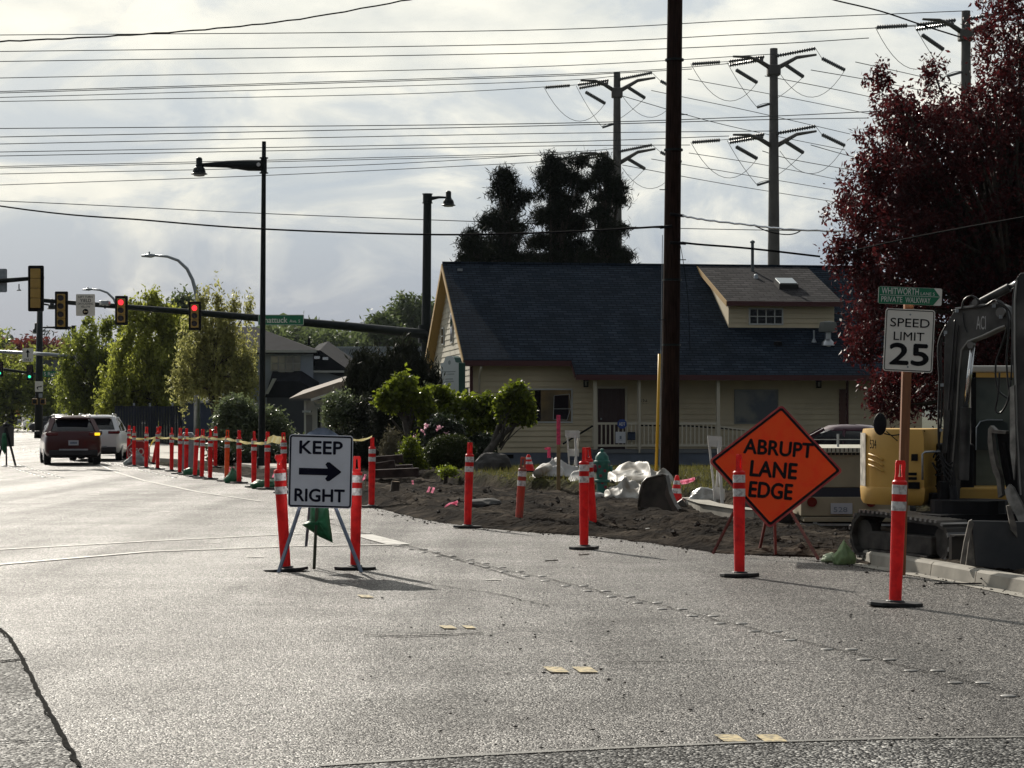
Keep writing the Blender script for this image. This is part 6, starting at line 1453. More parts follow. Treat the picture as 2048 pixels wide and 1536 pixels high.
# pines behind the house
def pine(label, px, Y, els, seed, n=500, per=26):
    b = Vector(((px - 1024) / F * Y, Y, -.05)); E = [ell(*e[:4], Y, b, *(e[4:])) for e in lumps([(x + (i * 37 % 13) - 6, y + (i * 53 % 17) - 8, rx * 1.04, ry * 1.25) for i, (x, y, rx, ry) in enumerate(els)], 6, .40, seed)] + [ell(*e[:4], Y, b) for e in els[:1]]
    tree('pine_tree', label, 'tree', b, E, int(n * .55), int(per * 1.7), (.19, .19, .16), .16, .018, L_pine, M_bark, .22, 5, 'pine trees behind the house', up=.45, limbs=90, shell=.2, rag=.9, seed=seed)
def layers(cx, ytop, ybot, rmax, n, seed, rmin=.25):
    r = random.Random(seed); out = []
    for i in range(n):
        f = i / (n - 1); y = ytop + (ybot - ytop) * f; rr = rmax * (rmin + (1 - rmin) * (f ** .6))
        for s in (-1, 0, 1): out.append((cx + s * rr * r.uniform(.35, .75) + r.uniform(-5, 5), y + r.uniform(-9, 9), rr * r.uniform(.38, .58), rr * r.uniform(.28, .42)))
    return out
pine('broad dark pine with a tall crown, second from the left behind the roof', 1018, 96, [(1015, 362, 20, 14), (1000, 388, 25, 15), (1030, 396, 26, 16), (1012, 425, 36, 15), (988, 452, 24, 13), (1038, 458, 26, 14), (1005, 484, 40, 15), (985, 514, 42, 14), (1032, 518, 34, 14), (1010, 545, 50, 16)], 41, 900)
pine('tallest dark pine behind the roof, third from the left', 1130, 97, [(1108, 334, 19, 11), (1150, 332, 20, 11), (1084, 354, 17, 12), (1130, 360, 40, 14), (1166, 368, 20, 14), (1098, 386, 32, 14), (1146, 396, 36, 14), (1108, 420, 38, 13), (1160, 430, 24, 13), (1088, 450, 28, 12), (1132, 462, 34, 13), (1100, 490, 40, 13), (1150, 500, 36, 13), (1110, 525, 56, 16), (1160, 540, 40, 14)], 42, 1250)
pine('dark pine hugging the left steel pole, rightmost behind the roof', 1205, 95, [(1213, 340, 11, 12), (1204, 362, 19, 12), (1226, 376, 17, 12), (1204, 396, 15, 11), (1240, 398, 12, 7), (1209, 425, 19, 12), (1226, 455, 25, 10), (1200, 476, 26, 11), (1228, 496, 28, 10), (1243, 520, 20, 8), (1195, 518, 26, 11), (1215, 545, 40, 14)], 43, 800)
pine('small dark pine at the far left end of the roof ridge', 945, 94, [(948, 478, 9, 13), (940, 498, 20, 10), (957, 504, 17, 10), (940, 520, 30, 9), (950, 545, 36, 14)], 44, 300)

# street maples on the left
def maple(label, px, Y, els, lm, seed, n, per, sp=(.13, .13, .24), L=.12, Wd=.055, up=.55, tr=.2, th=2.2):
    b = Vector(((px - 1024) / F * Y, Y, .1)); E = [ell(*e[:4], Y, b, *(e[4:])) for e in lumps(els, 5, .60, seed)]
    return tree('street_tree', label, 'tree', b, E, n, per, sp, L, Wd, lm, M_bark, tr, th, 'young street trees on the left', up=up, limbs=60, shell=.35, rag=1.1, seed=seed)
maple('leafy street tree, leftmost and partly behind the signal lights', 200, 140, [(190, 755, 66, 85), (200, 685, 46, 42), (160, 750, 42, 60), (225, 780, 50, 70), (150, 800, 30, 45), (182, 660, 16, 26), (215, 655, 12, 22)], L_mapb, 51, 900, 24)
maple('widest bright green street tree behind the second red light', 305, 118, [(300, 740, 78, 92), (300, 665, 50, 45), (245, 760, 42, 75), (350, 745, 52, 85), (280, 805, 66, 45), (250, 690, 26, 36), (270, 625, 14, 26), (305, 612, 14, 24), (335, 625, 16, 26), (378, 690, 30, 50), (232, 800, 30, 40)], L_map, 52, 1300, 24)
maple('pale yellow green street tree with thin upright shoots, in front of the slate house', 440, 107, [(438, 730, 60, 70), (440, 665, 44, 40), (395, 715, 40, 60), (488, 715, 34, 60), (440, 785, 62, 40), (410, 615, 12, 30), (440, 605, 10, 30), (468, 610, 10, 32), (500, 625, 9, 34), (395, 640, 16, 28), (372, 760, 26, 46)], L_map2, 53, 1000, 20, (.10, .10, .32), .10, .04)
maple('thin crowned tree behind the lane sign at the left edge', 20, 210, [(20, 790, 60, 60), (70, 770, 45, 60), (100, 800, 40, 50), (-30, 780, 60, 80)], L_mapb, 54, 600, 18, .5, .26, .10, .2)
for i, (px, py, rx, ry, Y, lm, lab) in enumerate(((30, 735, 60, 30, 260, L_olive, 'broad olive tree crown left of the dark signal pole'), (75, 700, 50, 14, 300, L_red, 'low reddish tree crown behind the straight ahead sign'), (110, 745, 40, 35, 250, L_olive, 'olive tree crown right of the dark signal pole'), (-10, 700, 40, 30, 320, L_far, 'dull green tree crown at the far left edge'))):
    b = Vector(((px - 1024) / F * Y, Y, -.3)); tree('far_street_tree', lab, 'tree', b, [ell(px, py, rx, ry, Y, b), ell(px, py + ry, rx * .8, ry, Y, b)], 260, 16, .7, .34, .15, lm, M_bark, .3, 3, 'far trees along the road', up=.2, limbs=10, seed=60 + i)
# far tree line and hills
def farwood(name, label, pts, Y, lm, n, per, sp, L, Wd, seed, hgt=60):
    rng = np.random.default_rng(seed); C = []
    for _ in range(n):
        t = rng.uniform(0, len(pts) - 1.001); i = int(t); f = t - i; x = pts[i][0] * (1 - f) + pts[i + 1][0] * f; yt = pts[i][1] * (1 - f) + pts[i + 1][1] * f
        C.append(P(x, yt + rng.uniform(0, 1) ** 1.5 * hgt, Y + rng.uniform(-.06, .06) * Y))
    C = np.array(C); q = (C[:, None, :] + rng.normal(size=(n, per, 3)) * sp).reshape(-1, 3); q = q[q[:, 2] > 0]
    V, Fq = leaf_quads(q, L, Wd, .2, 0, rng); return tag(npmesh(name, V, Fq, lm), label, 'woodland', kind='stuff')
farwood('far_woodland', 'hazy wooded ridge behind the slate house and the warehouse', [(520, 668), (560, 664), (600, 662), (640, 672), (680, 684), (720, 672), (760, 662), (850, 655), (900, 668)], 420, L_far, 900, 26, 1.1, .75, .3, 71, 90)
def far_tree(label, px, Y, els, seed, lm=L_far, n=420): 
    b = Vector(((px - 1024) / F * Y, Y, -.3)); tree('far_tree', label, 'tree', b, [ell(*e, Y, b) for e in els], n, 20, .7, .38, .16, lm, M_bark, .4, 6, 'hazy far trees', limbs=22, rag=.5, seed=seed)
far_tree('tall rounded hazy tree left of the house gable', 815, 330, [(815, 645, 42, 45), (800, 665, 50, 35), (845, 640, 30, 38)], 72, n=620)
far_tree('smaller hazy tree left of the rounded one', 762, 320, [(762, 650, 16, 16), (770, 665, 28, 18)], 73, n=200)
far_tree('hazy tree top behind the second red light', 365, 300, [(366, 612, 18, 14), (365, 635, 22, 24)], 74, n=180)
def far_conifer(label, px, ytop, w, Y, seed, base=HY):
    b = Vector(((px - 1024) / F * Y, Y, -.3)); h = HY - ytop; E = []
    for k in range(6): f = k / 5; E.append(ell(px, ytop + h * (.05 + .6 * f), w * (.15 + .85 * f), h * .10, Y, b))
    tree('far_conifer', label, 'tree', b, E, 150, 12, .5, .5, .12, leafmat('far_conifer_leaf', (.03, .045, .03), (.06, .08, .05), .1, .8), M_bark, .4, 8, 'far conifers on the skyline', droop=.1, limbs=4, seed=seed, rag=.6)
for i, (px, yt, w, Y) in enumerate(((93, 668, 12, 420), (126, 672, 12, 430), (112, 680, 7, 450), (140, 664, 6, 450), (40, 694, 9, 600), (58, 690, 8, 620))):
    far_conifer(['spiky far conifer just right of the dark signal pole', 'spiky far conifer left of the leafy street tree', 'small conifer between two taller ones', 'thin conifer spire against the far lamp post', 'pale far conifer left of the signal pole', 'pale far conifer behind the left arrow sign'][i], px, yt, w, Y, 80 + i)
# hills as terrain
def hills(pts, Y, m, name, depth=600):
    mb = MB(); n = len(pts); vs = []
    for x, y in pts: vs.append(P(x, y, Y))
    for x, y in pts: q = P(x, HY + 5, Y - 250); q.z = -1; vs.append(q)
    for x, y in pts: q = P(x, y, Y + depth); q.z = P(x, y, Y).z * .7; vs.append(q)
    mb.add(vs, [(i, i + 1, i + 1 + n, i + n) for i in range(n - 1)] + [(i, i + 1, i + 1 + 2 * n, i + 2 * n) for i in range(n - 1)]); return structure(name, mb, m, smooth=True)
M_hill = mat('wooded_hill', (.035, .05, .035), .95, noise=.4, nscale=.02)
hp = []
for i in range(120):
    x = -700 + i * 26; yb = 706 + 22 * math.sin(x * .0023 + 1) + (0 if x < 300 else (x - 300) * .02)
    hp.append((x, yb - 6 * abs(mnoise.noise(Vector((x * .05, 0, 0)))) - 4 * mnoise.noise(Vector((x * .012, 3, 0)))))
hills(hp, 1500, M_hill, 'hills')
pts_ = [(x, 700 - 3 * math.sin(x * .05)) for x in range(-80, 260, 20)]
rng = np.random.default_rng(5); C = []
for k in range(150):                             # distant firs on the skyline, too many to count
    x = rng.uniform(-60, 320); yt = rng.uniform(672, 700) if (x < 30 or rng.random() < .3) else rng.uniform(684, 704); Y = rng.uniform(1150, 1350); w = rng.uniform(2.2, 4.2); 
    for q in range(70): f = rng.random() ** .7; C.append(P(x + rng.normal() * w * f * .8, yt + f * 45, Y))
C = np.array(C); V, Fq = leaf_quads(C, 1.5, .8, .3, 0, rng)
tag(npmesh('far_forest', V, Fq, MATS['far_conifer_leaf']), 'pale silhouettes of firs on the misty left skyline', 'forest', kind='stuff')
#@@VEHICLES
# ================================================================== CARS
M_tyre = mat('tyre', (.012, .012, .013), .8); M_rim = mat('rim', (.35, .36, .38), .3, metal=.8); M_lred = mat('tail_lamp', (.12, .003, .005), .2, spec=.6)
M_plast = mat('black_plastic', (.018, .018, .02), .55); M_plate = mat('licence_plate', (.45, .47, .52), .4)
def loft(mb, rings):
    n = len(rings[0]); vs = [p for r in rings for p in r]; fs = []
    for i in range(len(rings) - 1):
        for k in range(n): fs.append((i * n + k, i * n + (k + 1) % n, (i + 1) * n + (k + 1) % n, (i + 1) * n + k))
    fs.append(tuple(range(n))); fs.append(tuple((len(rings) - 1) * n + k for k in range(n - 1, -1, -1))); mb.add(vs, fs); return mb
def car(label, loc, rz, L=4.4, W=1.84, H=1.64, paint=None, suv=True, amber=False, plate=True, group=None, cat='car', name='parked_car'):
    root = thing(name, label, cat, loc, rz, group); w = W / 2; k = L / 4.4
    st_ = [(0, .44, 1.02 if suv else .92, .84), (.07, .34, 1.09 if suv else .96, .93), (.35, .28, 1.10 if suv else .98, .985), (1.2, .26, 1.06 if suv else .93, 1.0), (3.1, .26, 1.02 if suv else .92, 1.0), (3.5, .27, .98 if suv else .86, .985), (4.05, .30, .86 if suv else .76, .95), (4.32, .36, .74 if suv else .66, .88), (4.4, .42, .62 if suv else .58, .80)]
    rings = []
    for y, zl, zb, s in st_:
        ww = w * s; y *= k; h = zb - zl
        half = [(ww * .90, zl), (ww * .985, zl + h * .16), (ww, zl + h * .5), (ww * .985, zl + h * .74), (ww * .93, zl + h * .94), (ww * .85, zb)]
        rings.append([(x, y, z) for x, z in half] + [(-x, y, z) for x, z in reversed(half)])
    loft(MB(), rings).build('body', paint, root, smooth='auto')
    zb = 1.08 if suv else .93; yr0, yr1 = (.16 * k, 3.35 * k) if suv else (.75 * k, 3.3 * k); tr0, tr1 = (.62 * k, 2.45 * k) if suv else (1.45 * k, 2.45 * k)
    z1 = H - .10
    def rr(y0, y1, hw, z, c=.12): return [(hw, y0 + c, z), (hw, y1 - c, z), (hw - c, y1, z), (-hw + c, y1, z), (-hw, y1 - c, z), (-hw, y0 + c, z), (-hw + c, y0, z), (hw - c, y0, z)]
    gm = MB(); loft(gm, [rr(yr0, yr1, w * .87, zb - .03), rr(yr0 + (tr0 - yr0) * .55, yr1 + (tr1 - yr1) * .5, w * .79, (zb + z1) / 2 + .02), rr(tr0, tr1, w * .64, z1, .18)]); gm.build('windows', M_glassd, root, smooth='auto')
    rf = MB(); loft(rf, [rr(tr0 - .05, tr1 + .05, w * .67, z1 - .03, .2), rr(tr0 - .01, tr1 - .03, w * .64, z1 + .03, .22), rr(tr0 + .06, tr1 - .12, w * .56, H - .02, .26), rr(tr0 + .28, tr1 - .4, w * .36, H, .25)])
    for sx in (-1, 1):
        for (ya, yb, wd) in ((yr0 + .05, tr0 + .02, .15 if suv else .12), (yr1 - .06, tr1, .07), ((yr0 + yr1) / 2 + .1, (tr0 + tr1) / 2 + .1, .06)) + (((yr0 + .75, tr0 + .45, .07),) if suv else ()):
            rf.bar((sx * w * .855, ya, zb - .03), (sx * w * .655, yb, z1), wd, .06)
    rf.build('roof', paint, root, smooth='auto')
    for sx in (-1, 1):
        for y in (.85 * k, 3.45 * k):
            t = MB().lathe([(.24, -.115), (.33, -.11), (.345, -.08), (.345, .08), (.33, .11), (.24, .115)], (sx * (w - .13), y, .345), 22, 'X').build('wheel', M_tyre, root, smooth='auto')
            MB().lathe([(.22, -.01), (.20, .02), (.05, .03)] if sx > 0 else [(.05, -.03), (.20, -.02), (.22, .01)], (sx * (w - .02), y, .345), 14, 'X').build('rim', M_rim, t, smooth='auto')
        mb = MB(); lz = 1.0 if suv else .86; mb.box((sx * w * .74, .04, lz), (w * .40, .12, .10)); mb.box((sx * w * .91, .13, lz + .01), (w * .10, .24, .11)); mb.build('tail_lamp', M_lred, root, bevel=.02)
        mb = MB(); mb.box((sx * (w + .10), 2.95 * k, 1.02), (.20, .12, .14)); mb.build('mirror', M_plast, root, bevel=.04)
    if amber: MB().box((w * .82, -.035, 1.0), (.17, .02, .09)).build('turn_lamp', M_amb, root, bevel=.01)
    if plate:
        pp = MB().box((0, -.012, .72 if suv else .62), (.32, .02, .16)).build('licence_plate', M_plate, root); MB().box((0, -.024, .72 if suv else .62), (.22, .002, .07)).build('plate_number', M_steelb, pp)
    mb = MB(); mb.box((0, .12, .40), (W * .84, .28, .20)); mb.box((0, 2.2 * k, .30), (W * .84, 4.0 * k, .14)); mb.build('bumper', M_plast, root, bevel=.04)
    MB().box((0, -.04, .50), (W * .50, .02, .05)).build('bumper_trim', M_galv, root)
    if suv:
        for sx in (-1, 1): MB().tube([(sx * w * .62, tr0 + .1, H - .04), (sx * w * .62, tr0 + .2, H + .03), (sx * w * .60, tr1 - .3, H + .03), (sx * w * .60, tr1 - .15, H - .04)], .02, 6).build('roof_rail', M_chrome, root, smooth=True)
        mb = MB(); mb.box((0, tr0 - .08, H - .09), (w * 1.22, .30, .05)); mb.build('spoiler', paint, root, bevel=.02)
        MB().tube([(0, tr0 + .3, H - .02), (0, tr0 + .2, H + .10)], .015, 6).build('aerial', M_plast, root)
        MB().bar((-.1, -.0 + .06, 1.05), (.35, .10, 1.06), .02).build('wiper', M_plast, root)
    return root
def paint(n, c, r=.3): return mat(n, c, r, coat=.3, spec=.4)
P_red = paint('red_paint', (.060, .003, .005), .3); P_wht = paint('white_paint', (.70, .71, .73)); P_slv = paint('silver_paint', (.30, .32, .35), .35); P_blk = paint('black_paint', (.02, .022, .028)); P_plum = paint('plum_paint', (.07, .012, .03))
car('dark red car seen from behind with its right turn lamp lit', (P(147, 0, 71).x, 71, 0), R(14.5), 4.45, 1.84, 1.60, P_red, amber=True, name='moving_car')
car('white car ahead, half hidden behind the dark red car', (P(187, 0, 77.5).x, 77.5, 0), R(5), 4.6, 1.88, 1.62, P_wht, name='moving_car')
car('plum coloured car parked by the house behind the trailer', (P(1925, 0, 45).x, 46.5, -.02), R(84), 4.7, 1.85, 1.45, P_plum, suv=False, plate=False)
for lab, px, Y, rz, pt, suv in (('silver far car left of the dark signal pole', 36, 262, 68, P_slv, False), ('pale far car with its roof shining left of the dark red car', 80, 222, 25, P_slv, True), ('black far car close to the foot of the dark signal pole', 96, 205, 22, P_blk, False),
    ('dark far car whose roof shows over the dark red car', 158, 190, 75, P_blk, True), ('white far van above the roof of the white car', 192, 178, 70, P_wht, True), ('silver far car parked under the leftmost street tree', 212, 172, 80, P_slv, False), ('silver far car glimpsed between two grey poles', 244, 168, 85, P_slv, True)):
    car(lab, (P(px, 0, Y).x, Y, 0), R(rz), 4.4, 1.8, 1.62 if suv else 1.45, pt, suv, plate=False, group='parked cars in the far distance')

# ================================================================== TRAILER BEHIND THE EXCAVATOR
Y = 30.6; root = thing('utility_truck', 'beige utility truck body with round red lamps standing behind the excavator', 'truck', (P(1700, 0, Y).x, Y, 0)); L2 = lambda x, y, dy=0: P(x, y, Y + dy) - root.location
M_beige = mat('beige_truck_paint', (.30, .26, .18), .5, noise=.12, nscale=3); M_dbl = mat('dark_blue_stripe', (.012, .018, .035), .5)
def pbox(name, x0, y0, x1, y1, d0, d1, m, bevel=0.0):
    a = L2(x0, y0, d0); b = L2(x1, y1, d0); return MB().box(((a.x + b.x) / 2, (d0 + d1) / 2, (a.z + b.z) / 2), (abs(b.x - a.x), abs(d1 - d0), abs(a.z - b.z))).build(name, m, root, bevel=bevel)
pbox('body', 1600, 905, 1822, 975, .02, 3.5, M_beige, .01)
pbox('stripe', 1602, 975, 1820, 994, .03, 3.4, M_dbl); pbox('tailboard', 1602, 994, 1820, 1032, 0, 3.4, M_beige, .01); pbox('sill', 1608, 1034, 1818, 1044, -.03, .4, M_beige, .01)
pbox('top_rail', 1600, 896, 1822, 905, -.02, 3.5, mat('rail_cream', (.50, .48, .40), .5))
mb = MB()
for i in range(20): a = L2(1646 + i * 8.5, 900, -.025); mb.box(a, (.012, .006, .05))
for i in range(9):
    a = L2(1650 + i * 8.2, 908, -.03); mb.box(a, (.04, .006, .025))
mb.build('rail_marks', M_black, root)
mb = MB(); 
for x in (1676, 1600, 1750): mb.bar(L2(x, 896, 1), L2(x, 868, 1), .03)
mb.bar(L2(1600, 879, 1), L2(1822, 879, 1), .012); mb.build('stake_rail', M_galv, root)
for x in (1624, 1742): 
    q = L2(x, 1004, -.02); MB().lathe([(.068, -.02), (.068, .02)], q, 18, 'Y').build('tail_lamp', M_lred, root)
a = L2(1683, 1017, -.02); pp = MB().box(a, (.30, .01, .15)).build('licence_plate', M_plate, root)
mb = MB(); text_into(mb, '528', a.x - .11, a.z - .05, a.x + .08, a.z + .02, a.y - .008, .01); mb.build('plate_number', M_steelb, pp)
for x in (1566, 1812):
    q = L2(x, 1036, .5); MB().lathe([(.12, -.12), (.22, -.11), (.235, -.07), (.235, .07), (.22, .11), (.12, .12)], q, 20, 'X').build('wheel', M_tyre, root, smooth='auto')
mb = MB(); mb.bar(L2(1590, 1049, -.02), L2(1800, 1050, -.02), .03); mb.bar(L2(1630, 1044, 0), L2(1630, 1073, 0), .05); mb.build('tow_step', M_galv, root)
q = L2(1840, 1003, .2); MB().lathe([(.02, 0), (.07, .01), (.08, .09)], q, 12, 'Y').build('chrome_cap', M_chrome, root)

# ================================================================== EXCAVATOR
ex_ = thing('excavator', 'muddy yellow mini excavator with a folded grey boom behind the kerb', 'excavator', (P(1850, 0, 24.2).x, 24.2, .05))
EO = ex_.location.copy()
M_exy = mat('excavator_yellow', (.50, .29, .055), .5, col2=(.62, .38, .09), nscale=1.5, bump=.15, bscale=20)
M_exg = mat('excavator_grey', (.014, .014, .015), .5, spec=.35, col2=(.085, .083, .08), nscale=3)
M_exd = mat('excavator_dark', (.007, .007, .009), .6, spec=.2, noise=.4, nscale=6)
M_mud = mat('muddy_iron', (.022, .021, .021), .8, spec=.2, col2=(.07, .065, .06), nscale=5, bump=.3, bscale=15)
M_hose = mat('hose', (.008, .008, .009), .4)
Fd = Vector((.375, -.927, 0)); Rt = Vector((.927, .375, 0))
T0 = P(1702, 0, 24.6); T0.z = 0.06
def trk(off):
    """belt on an outline in the plane along Fd"""
    t = MB(); Lg = 1.95; out = []
    pr = [(0.12, 0.02), (1.78, 0.02), (1.93, .12), (1.97, .26), (1.90, .40), (1.76, .45), (1.1, .47), (.7, .50), (.15, .50), (.02, .40), (-.03, .24), (.02, .10)]
    o = T0 + Rt * off - EO; o.z = T0.z - EO.z; n = len(pr)
    c = (.95, .25); inner = [(c[0] + (a - c[0]) * (1 - .045 / max(.2, abs(a - c[0]))), c[1] + (b - c[1]) * .86) for a, b in pr]
    for ring_, d in ((pr, 0), (inner, 0)): pass
    w = .36
    V0 = [o + Fd * a + Vector((0, 0, b)) for a, b in pr]; V1 = [v + Rt * w for v in V0]; I0 = [o + Fd * a + Vector((0, 0, b)) for a, b in inner]; I1 = [v + Rt * w for v in I0]
    t.add(V0 + V1 + I0 + I1, [(i, (i + 1) % n, (i + 1) % n + n, i + n) for i in range(n)] + [(i, i + 2 * n, (i + 1) % n + 2 * n, (i + 1) % n) for i in range(n)] + [(i + n, (i + 1) % n + n, (i + 1) % n + 3 * n, i + 3 * n) for i in range(n)] + [(i + 2 * n, i + 3 * n, (i + 1) % n + 3 * n, (i + 1) % n + 2 * n) for i in range(n)])
    tr = t.build('track', M_mud, ex_)
    lug = MB(); acc = 0
    for i in range(n):                                  # grousers
        a = Vector(pr[i]); b = Vector(pr[(i + 1) % n]); L_ = (b - a).length; m = max(1, int(L_ / .085))
        for k in range(m):
            q = a.lerp(b, (k + .5) / m); tn = (b - a).normalized(); nn = Vector((tn.y, -tn.x))
            p = o + Fd * (q.x + nn.x * .012) + Vector((0, 0, q.y + nn.y * .012)) + Rt * w / 2
            xa = Fd * tn.x + Vector((0, 0, tn.y)); za = Fd * nn.x + Vector((0, 0, nn.y)); mt = Matrix((Rt, xa, za)).transposed()
            lug.box(p, (w + .02, .045, .03), rot=mt)
    lug.build('track_lugs', mat('polished_iron', (.16, .155, .15), .32, metal=.7), tr)
    f = MB(); a = o + Fd * .95 + Rt * .10 + Vector((0, 0, .20)); mt = Matrix((Rt, Fd, Vector((0, 0, 1)))).transposed(); f.box(a, (.16, 1.30, .20), rot=mt); f.box(a + Vector((0, 0, -.13)), (.2, 1.2, .06), rot=mt); f.build('track_frame', M_mud, tr, bevel=.015)
    for a_ in (.18, 1.74):
        s = MB(); cc = o + Fd * a_ + Rt * .12 + Vector((0, 0, .25)); ring1 = []; 
        for d in (-.05, .06): ring1.append([cc + Rt * d + Fd * (.17 * math.cos(2 * math.pi * k / 16)) + Vector((0, 0, .17 * math.sin(2 * math.pi * k / 16))) for k in range(16)])
        loft(s, ring1); s.build('sprocket', M_mud, tr)
    return tr
trk(0); trk(1.55)
mt = Matrix((Rt, Fd, Vector((0, 0, 1)))).transposed()
cen = T0 + Fd * .9 + Rt * .95 - EO; cen.z = 0
mb = MB(); mb.box(cen + Vector((0, 0, .38)), (1.3, .9, .28), rot=mt); mb.lathe([(.42, .5), (.42, .66)], cen, 20); mb.build('undercarriage', M_exd, ex_)
# blade
bc = T0 + Fd * 2.06 + Rt * .95 - EO; mb = MB(); mb.box(bc + Vector((0, 0, .16)), (2.0, .05, .33), rot=mt); mb.box(bc + Vector((0, 0, .335)) + Fd * .03, (2.0, .08, .02), rot=mt); mb.box(bc + Vector((0, 0, .03)) + Fd * .03, (2.0, .07, .03), rot=mt)
mb.build('blade', mat('blade_brown', (.075, .060, .045), .7, col2=(.04, .035, .032), nscale=3), ex_)
mb = MB()
for s in (-.35, .35): mb.bar(bc + Rt * s + Vector((0, 0, .2)), bc + Rt * s - Fd * .9 + Vector((0, 0, .35)), .10)
mb.build('blade_arm', M_exd, ex_)
# upper body: counterweight and hood
Fu = Vector((.80, -.60, 0)); Ru = Vector((.60, .80, 0))
def wp(x, y, Y): return P(x, y, Y) - EO
Bc = Vector(P(1905, 0, 25.0)); 
def sh(Yr): return None
cw = [(1719, 978), (1722, 868), (1727, 858), (1735, 855)]
mb = MB()
def hullring(z, pts): return [Vector((p[0], p[1], z)) for p in pts]
def plan(px_pts): return [((x - 1024) / F * Y_ - EO.x, Y_ - EO.y) for x, Y_ in px_pts]
base = plan([(1722, 25.35), (1732, 25.0), (1760, 24.75), (1800, 24.6), (1848, 24.5), (1870, 24.9), (1900, 26.2), (1760, 26.9), (1728, 26.2)])
zq = lambda y, Yd=25.0: CH + (HY - y) / F * Yd - EO.z
def scalep(pts, k, c=None):
    c = c or (sum(p[0] for p in pts) / len(pts), sum(p[1] for p in pts) / len(pts)); return [(c[0] + (p[0] - c[0]) * k, c[1] + (p[1] - c[1]) * k) for p in pts]
loft(mb, [hullring(zq(974), base), hullring(zq(960), scalep(base, 1.0)), hullring(zq(900), base), hullring(zq(872), scalep(base, .985)), hullring(zq(858), scalep(base, .94))]); hood = mb.build('engine_hood', M_exy, ex_, smooth='auto')
mb = MB(); loft(mb, [hullring(zq(1008), scalep(base, .93)), hullring(zq(1000), scalep(base, 1.0)), hullring(zq(976), scalep(base, 1.03)), hullring(zq(973), scalep(base, 1.02))]); mb.build('counterweight', M_exy, ex_, smooth='auto')
mb = MB(); c_ = scalep(base, 1.004)
loft(mb, [[Vector((c_[i][0], c_[i][1], z)) for i in (0, 1)] + [Vector((c_[i][0] - .008, c_[i][1] - .008, z)) for i in (1, 0)] for z in (zq(972), zq(866))]); mb.build('corner_strip', mat('worn_white_strip', (.45, .42, .36), .5, noise=.4, nscale=9), hood)
mb = MB()
for k in range(3):
    a = wp(1738, 908 + k * 10.5, 24.93); b = wp(1765, 920 + k * 11.5, 24.70); mb.tube([a, a.lerp(b, .5) + Vector((0, -.012, .01)), b], .012, 6)
mb.build('hood_louvre', M_exy, hood, smooth=True)
mb = MB(); text_into(mb, '534', 0, 0, .07, .10, 0, .01); T = Matrix.Translation(wp(1740, 897, 24.80)) @ Matrix.Rotation(R(-22), 4, 'Z'); mb.v = [tuple(T @ Vector(v)) for v in mb.v]; mb.build('unit_number', M_black, hood)
mb = MB()
for (x0, y0, x1, y1) in ((1822, 908, 1836, 922), (1816, 945, 1834, 951), (1816, 954, 1834, 960), (1816, 964, 1840, 978)):
    a = wp(x0, y0, 24.52); b = wp(x1, y1, 24.48); mb.box((a + b) / 2, (abs(b.x - a.x), .03, abs(a.z - b.z)))
mb.build('grille', M_black, hood, bevel=.004)
# mirror on a stalk
mb = MB(); mb.blob((0, 0, 0), (.075, .04, .125), 3, .03, 1, 2); mm = mb.build('mirror', M_exd, ex_, smooth=True); mm.location = wp(1760, 848, 24.6)
MB().tube([wp(1768, 867, 24.6), wp(1785, 871, 24.6), wp(1850, 862, 24.6)], .008, 6).build('mirror_arm', M_black, ex_); MB().tube([wp(1772, 862, 24.6), wp(1795, 882, 24.6)], .006, 6).build('mirror_stay', M_black, ex_)
# deck and cab
mb = MB(); mb.box(wp(1950, 985, 25.6), (1.25, 1.4, .16)); mb.build('deck', M_exy, ex_, bevel=.02)
mb = MB(); mb.box(wp(1900, 940, 25.3), (.42, .7, .62)); mb.box(wp(1870, 985, 25.2), (.5, .6, .18)); mb.build('engine_block', M_exd, ex_, bevel=.03)
Yc = 25.6; a = wp(1946, 1000, Yc); b = wp(2110, 745, Yc); cw_ = b.x - a.x; ch_ = b.z - a.z; cx_ = (a.x + b.x) / 2
cab = MB()
for x in (a.x, b.x):
    for y in (0, 1.2): cab.bar((x, a.y + y, a.z), (x, a.y + y, b.z), .06)
for z in (a.z, (a.z * .55 + b.z * .45)): cab.bar((a.x, a.y, z), (b.x, a.y, z), .05)
cab = cab.build('cab_frame', M_exd, ex_)
MB().box((cx_, a.y + .6, b.z + .04), (cw_ + .08, 1.3, .08)).build('cab_roof', mat('cab_roof_white', (.50, .49, .45), .5), ex_, bevel=.02)
MB().box((cx_, a.y + .6, b.z - .03), (cw_ + .04, 1.26, .055)).build('cab_roof_band', M_exy, ex_)
MB().box((cx_, a.y + .6, (a.z + b.z) / 2), (cw_ - .04, 1.1, ch_ - .08)).build('cab_glass', mat('green_glass', (.13, .15, .12), .15, spec=.6, col2=(.06, .07, .06), nscale=2), cab)
mb = MB(); q = wp(1990, 845, Yc - .06); mb.poly3([wp(x, y, Yc - .06) for x, y in ((1952, 900), (1954, 855), (1960, 845), (1970, 841), (2000, 840), (2015, 846), (2020, 900))], (0, .02, 0)); mb.build('seat', mat('seat_dark', (.02, .03, .03), .7), cab)
mb = MB(); mb.tube([wp(1952, 900, Yc - .08), wp(1953, 855, Yc - .08), wp(1961, 843, Yc - .08), wp(1975, 840, Yc - .08), (wp(2005, 840, Yc - .08))], .008, 6); mb.build('seat_edge', M_galv, cab)
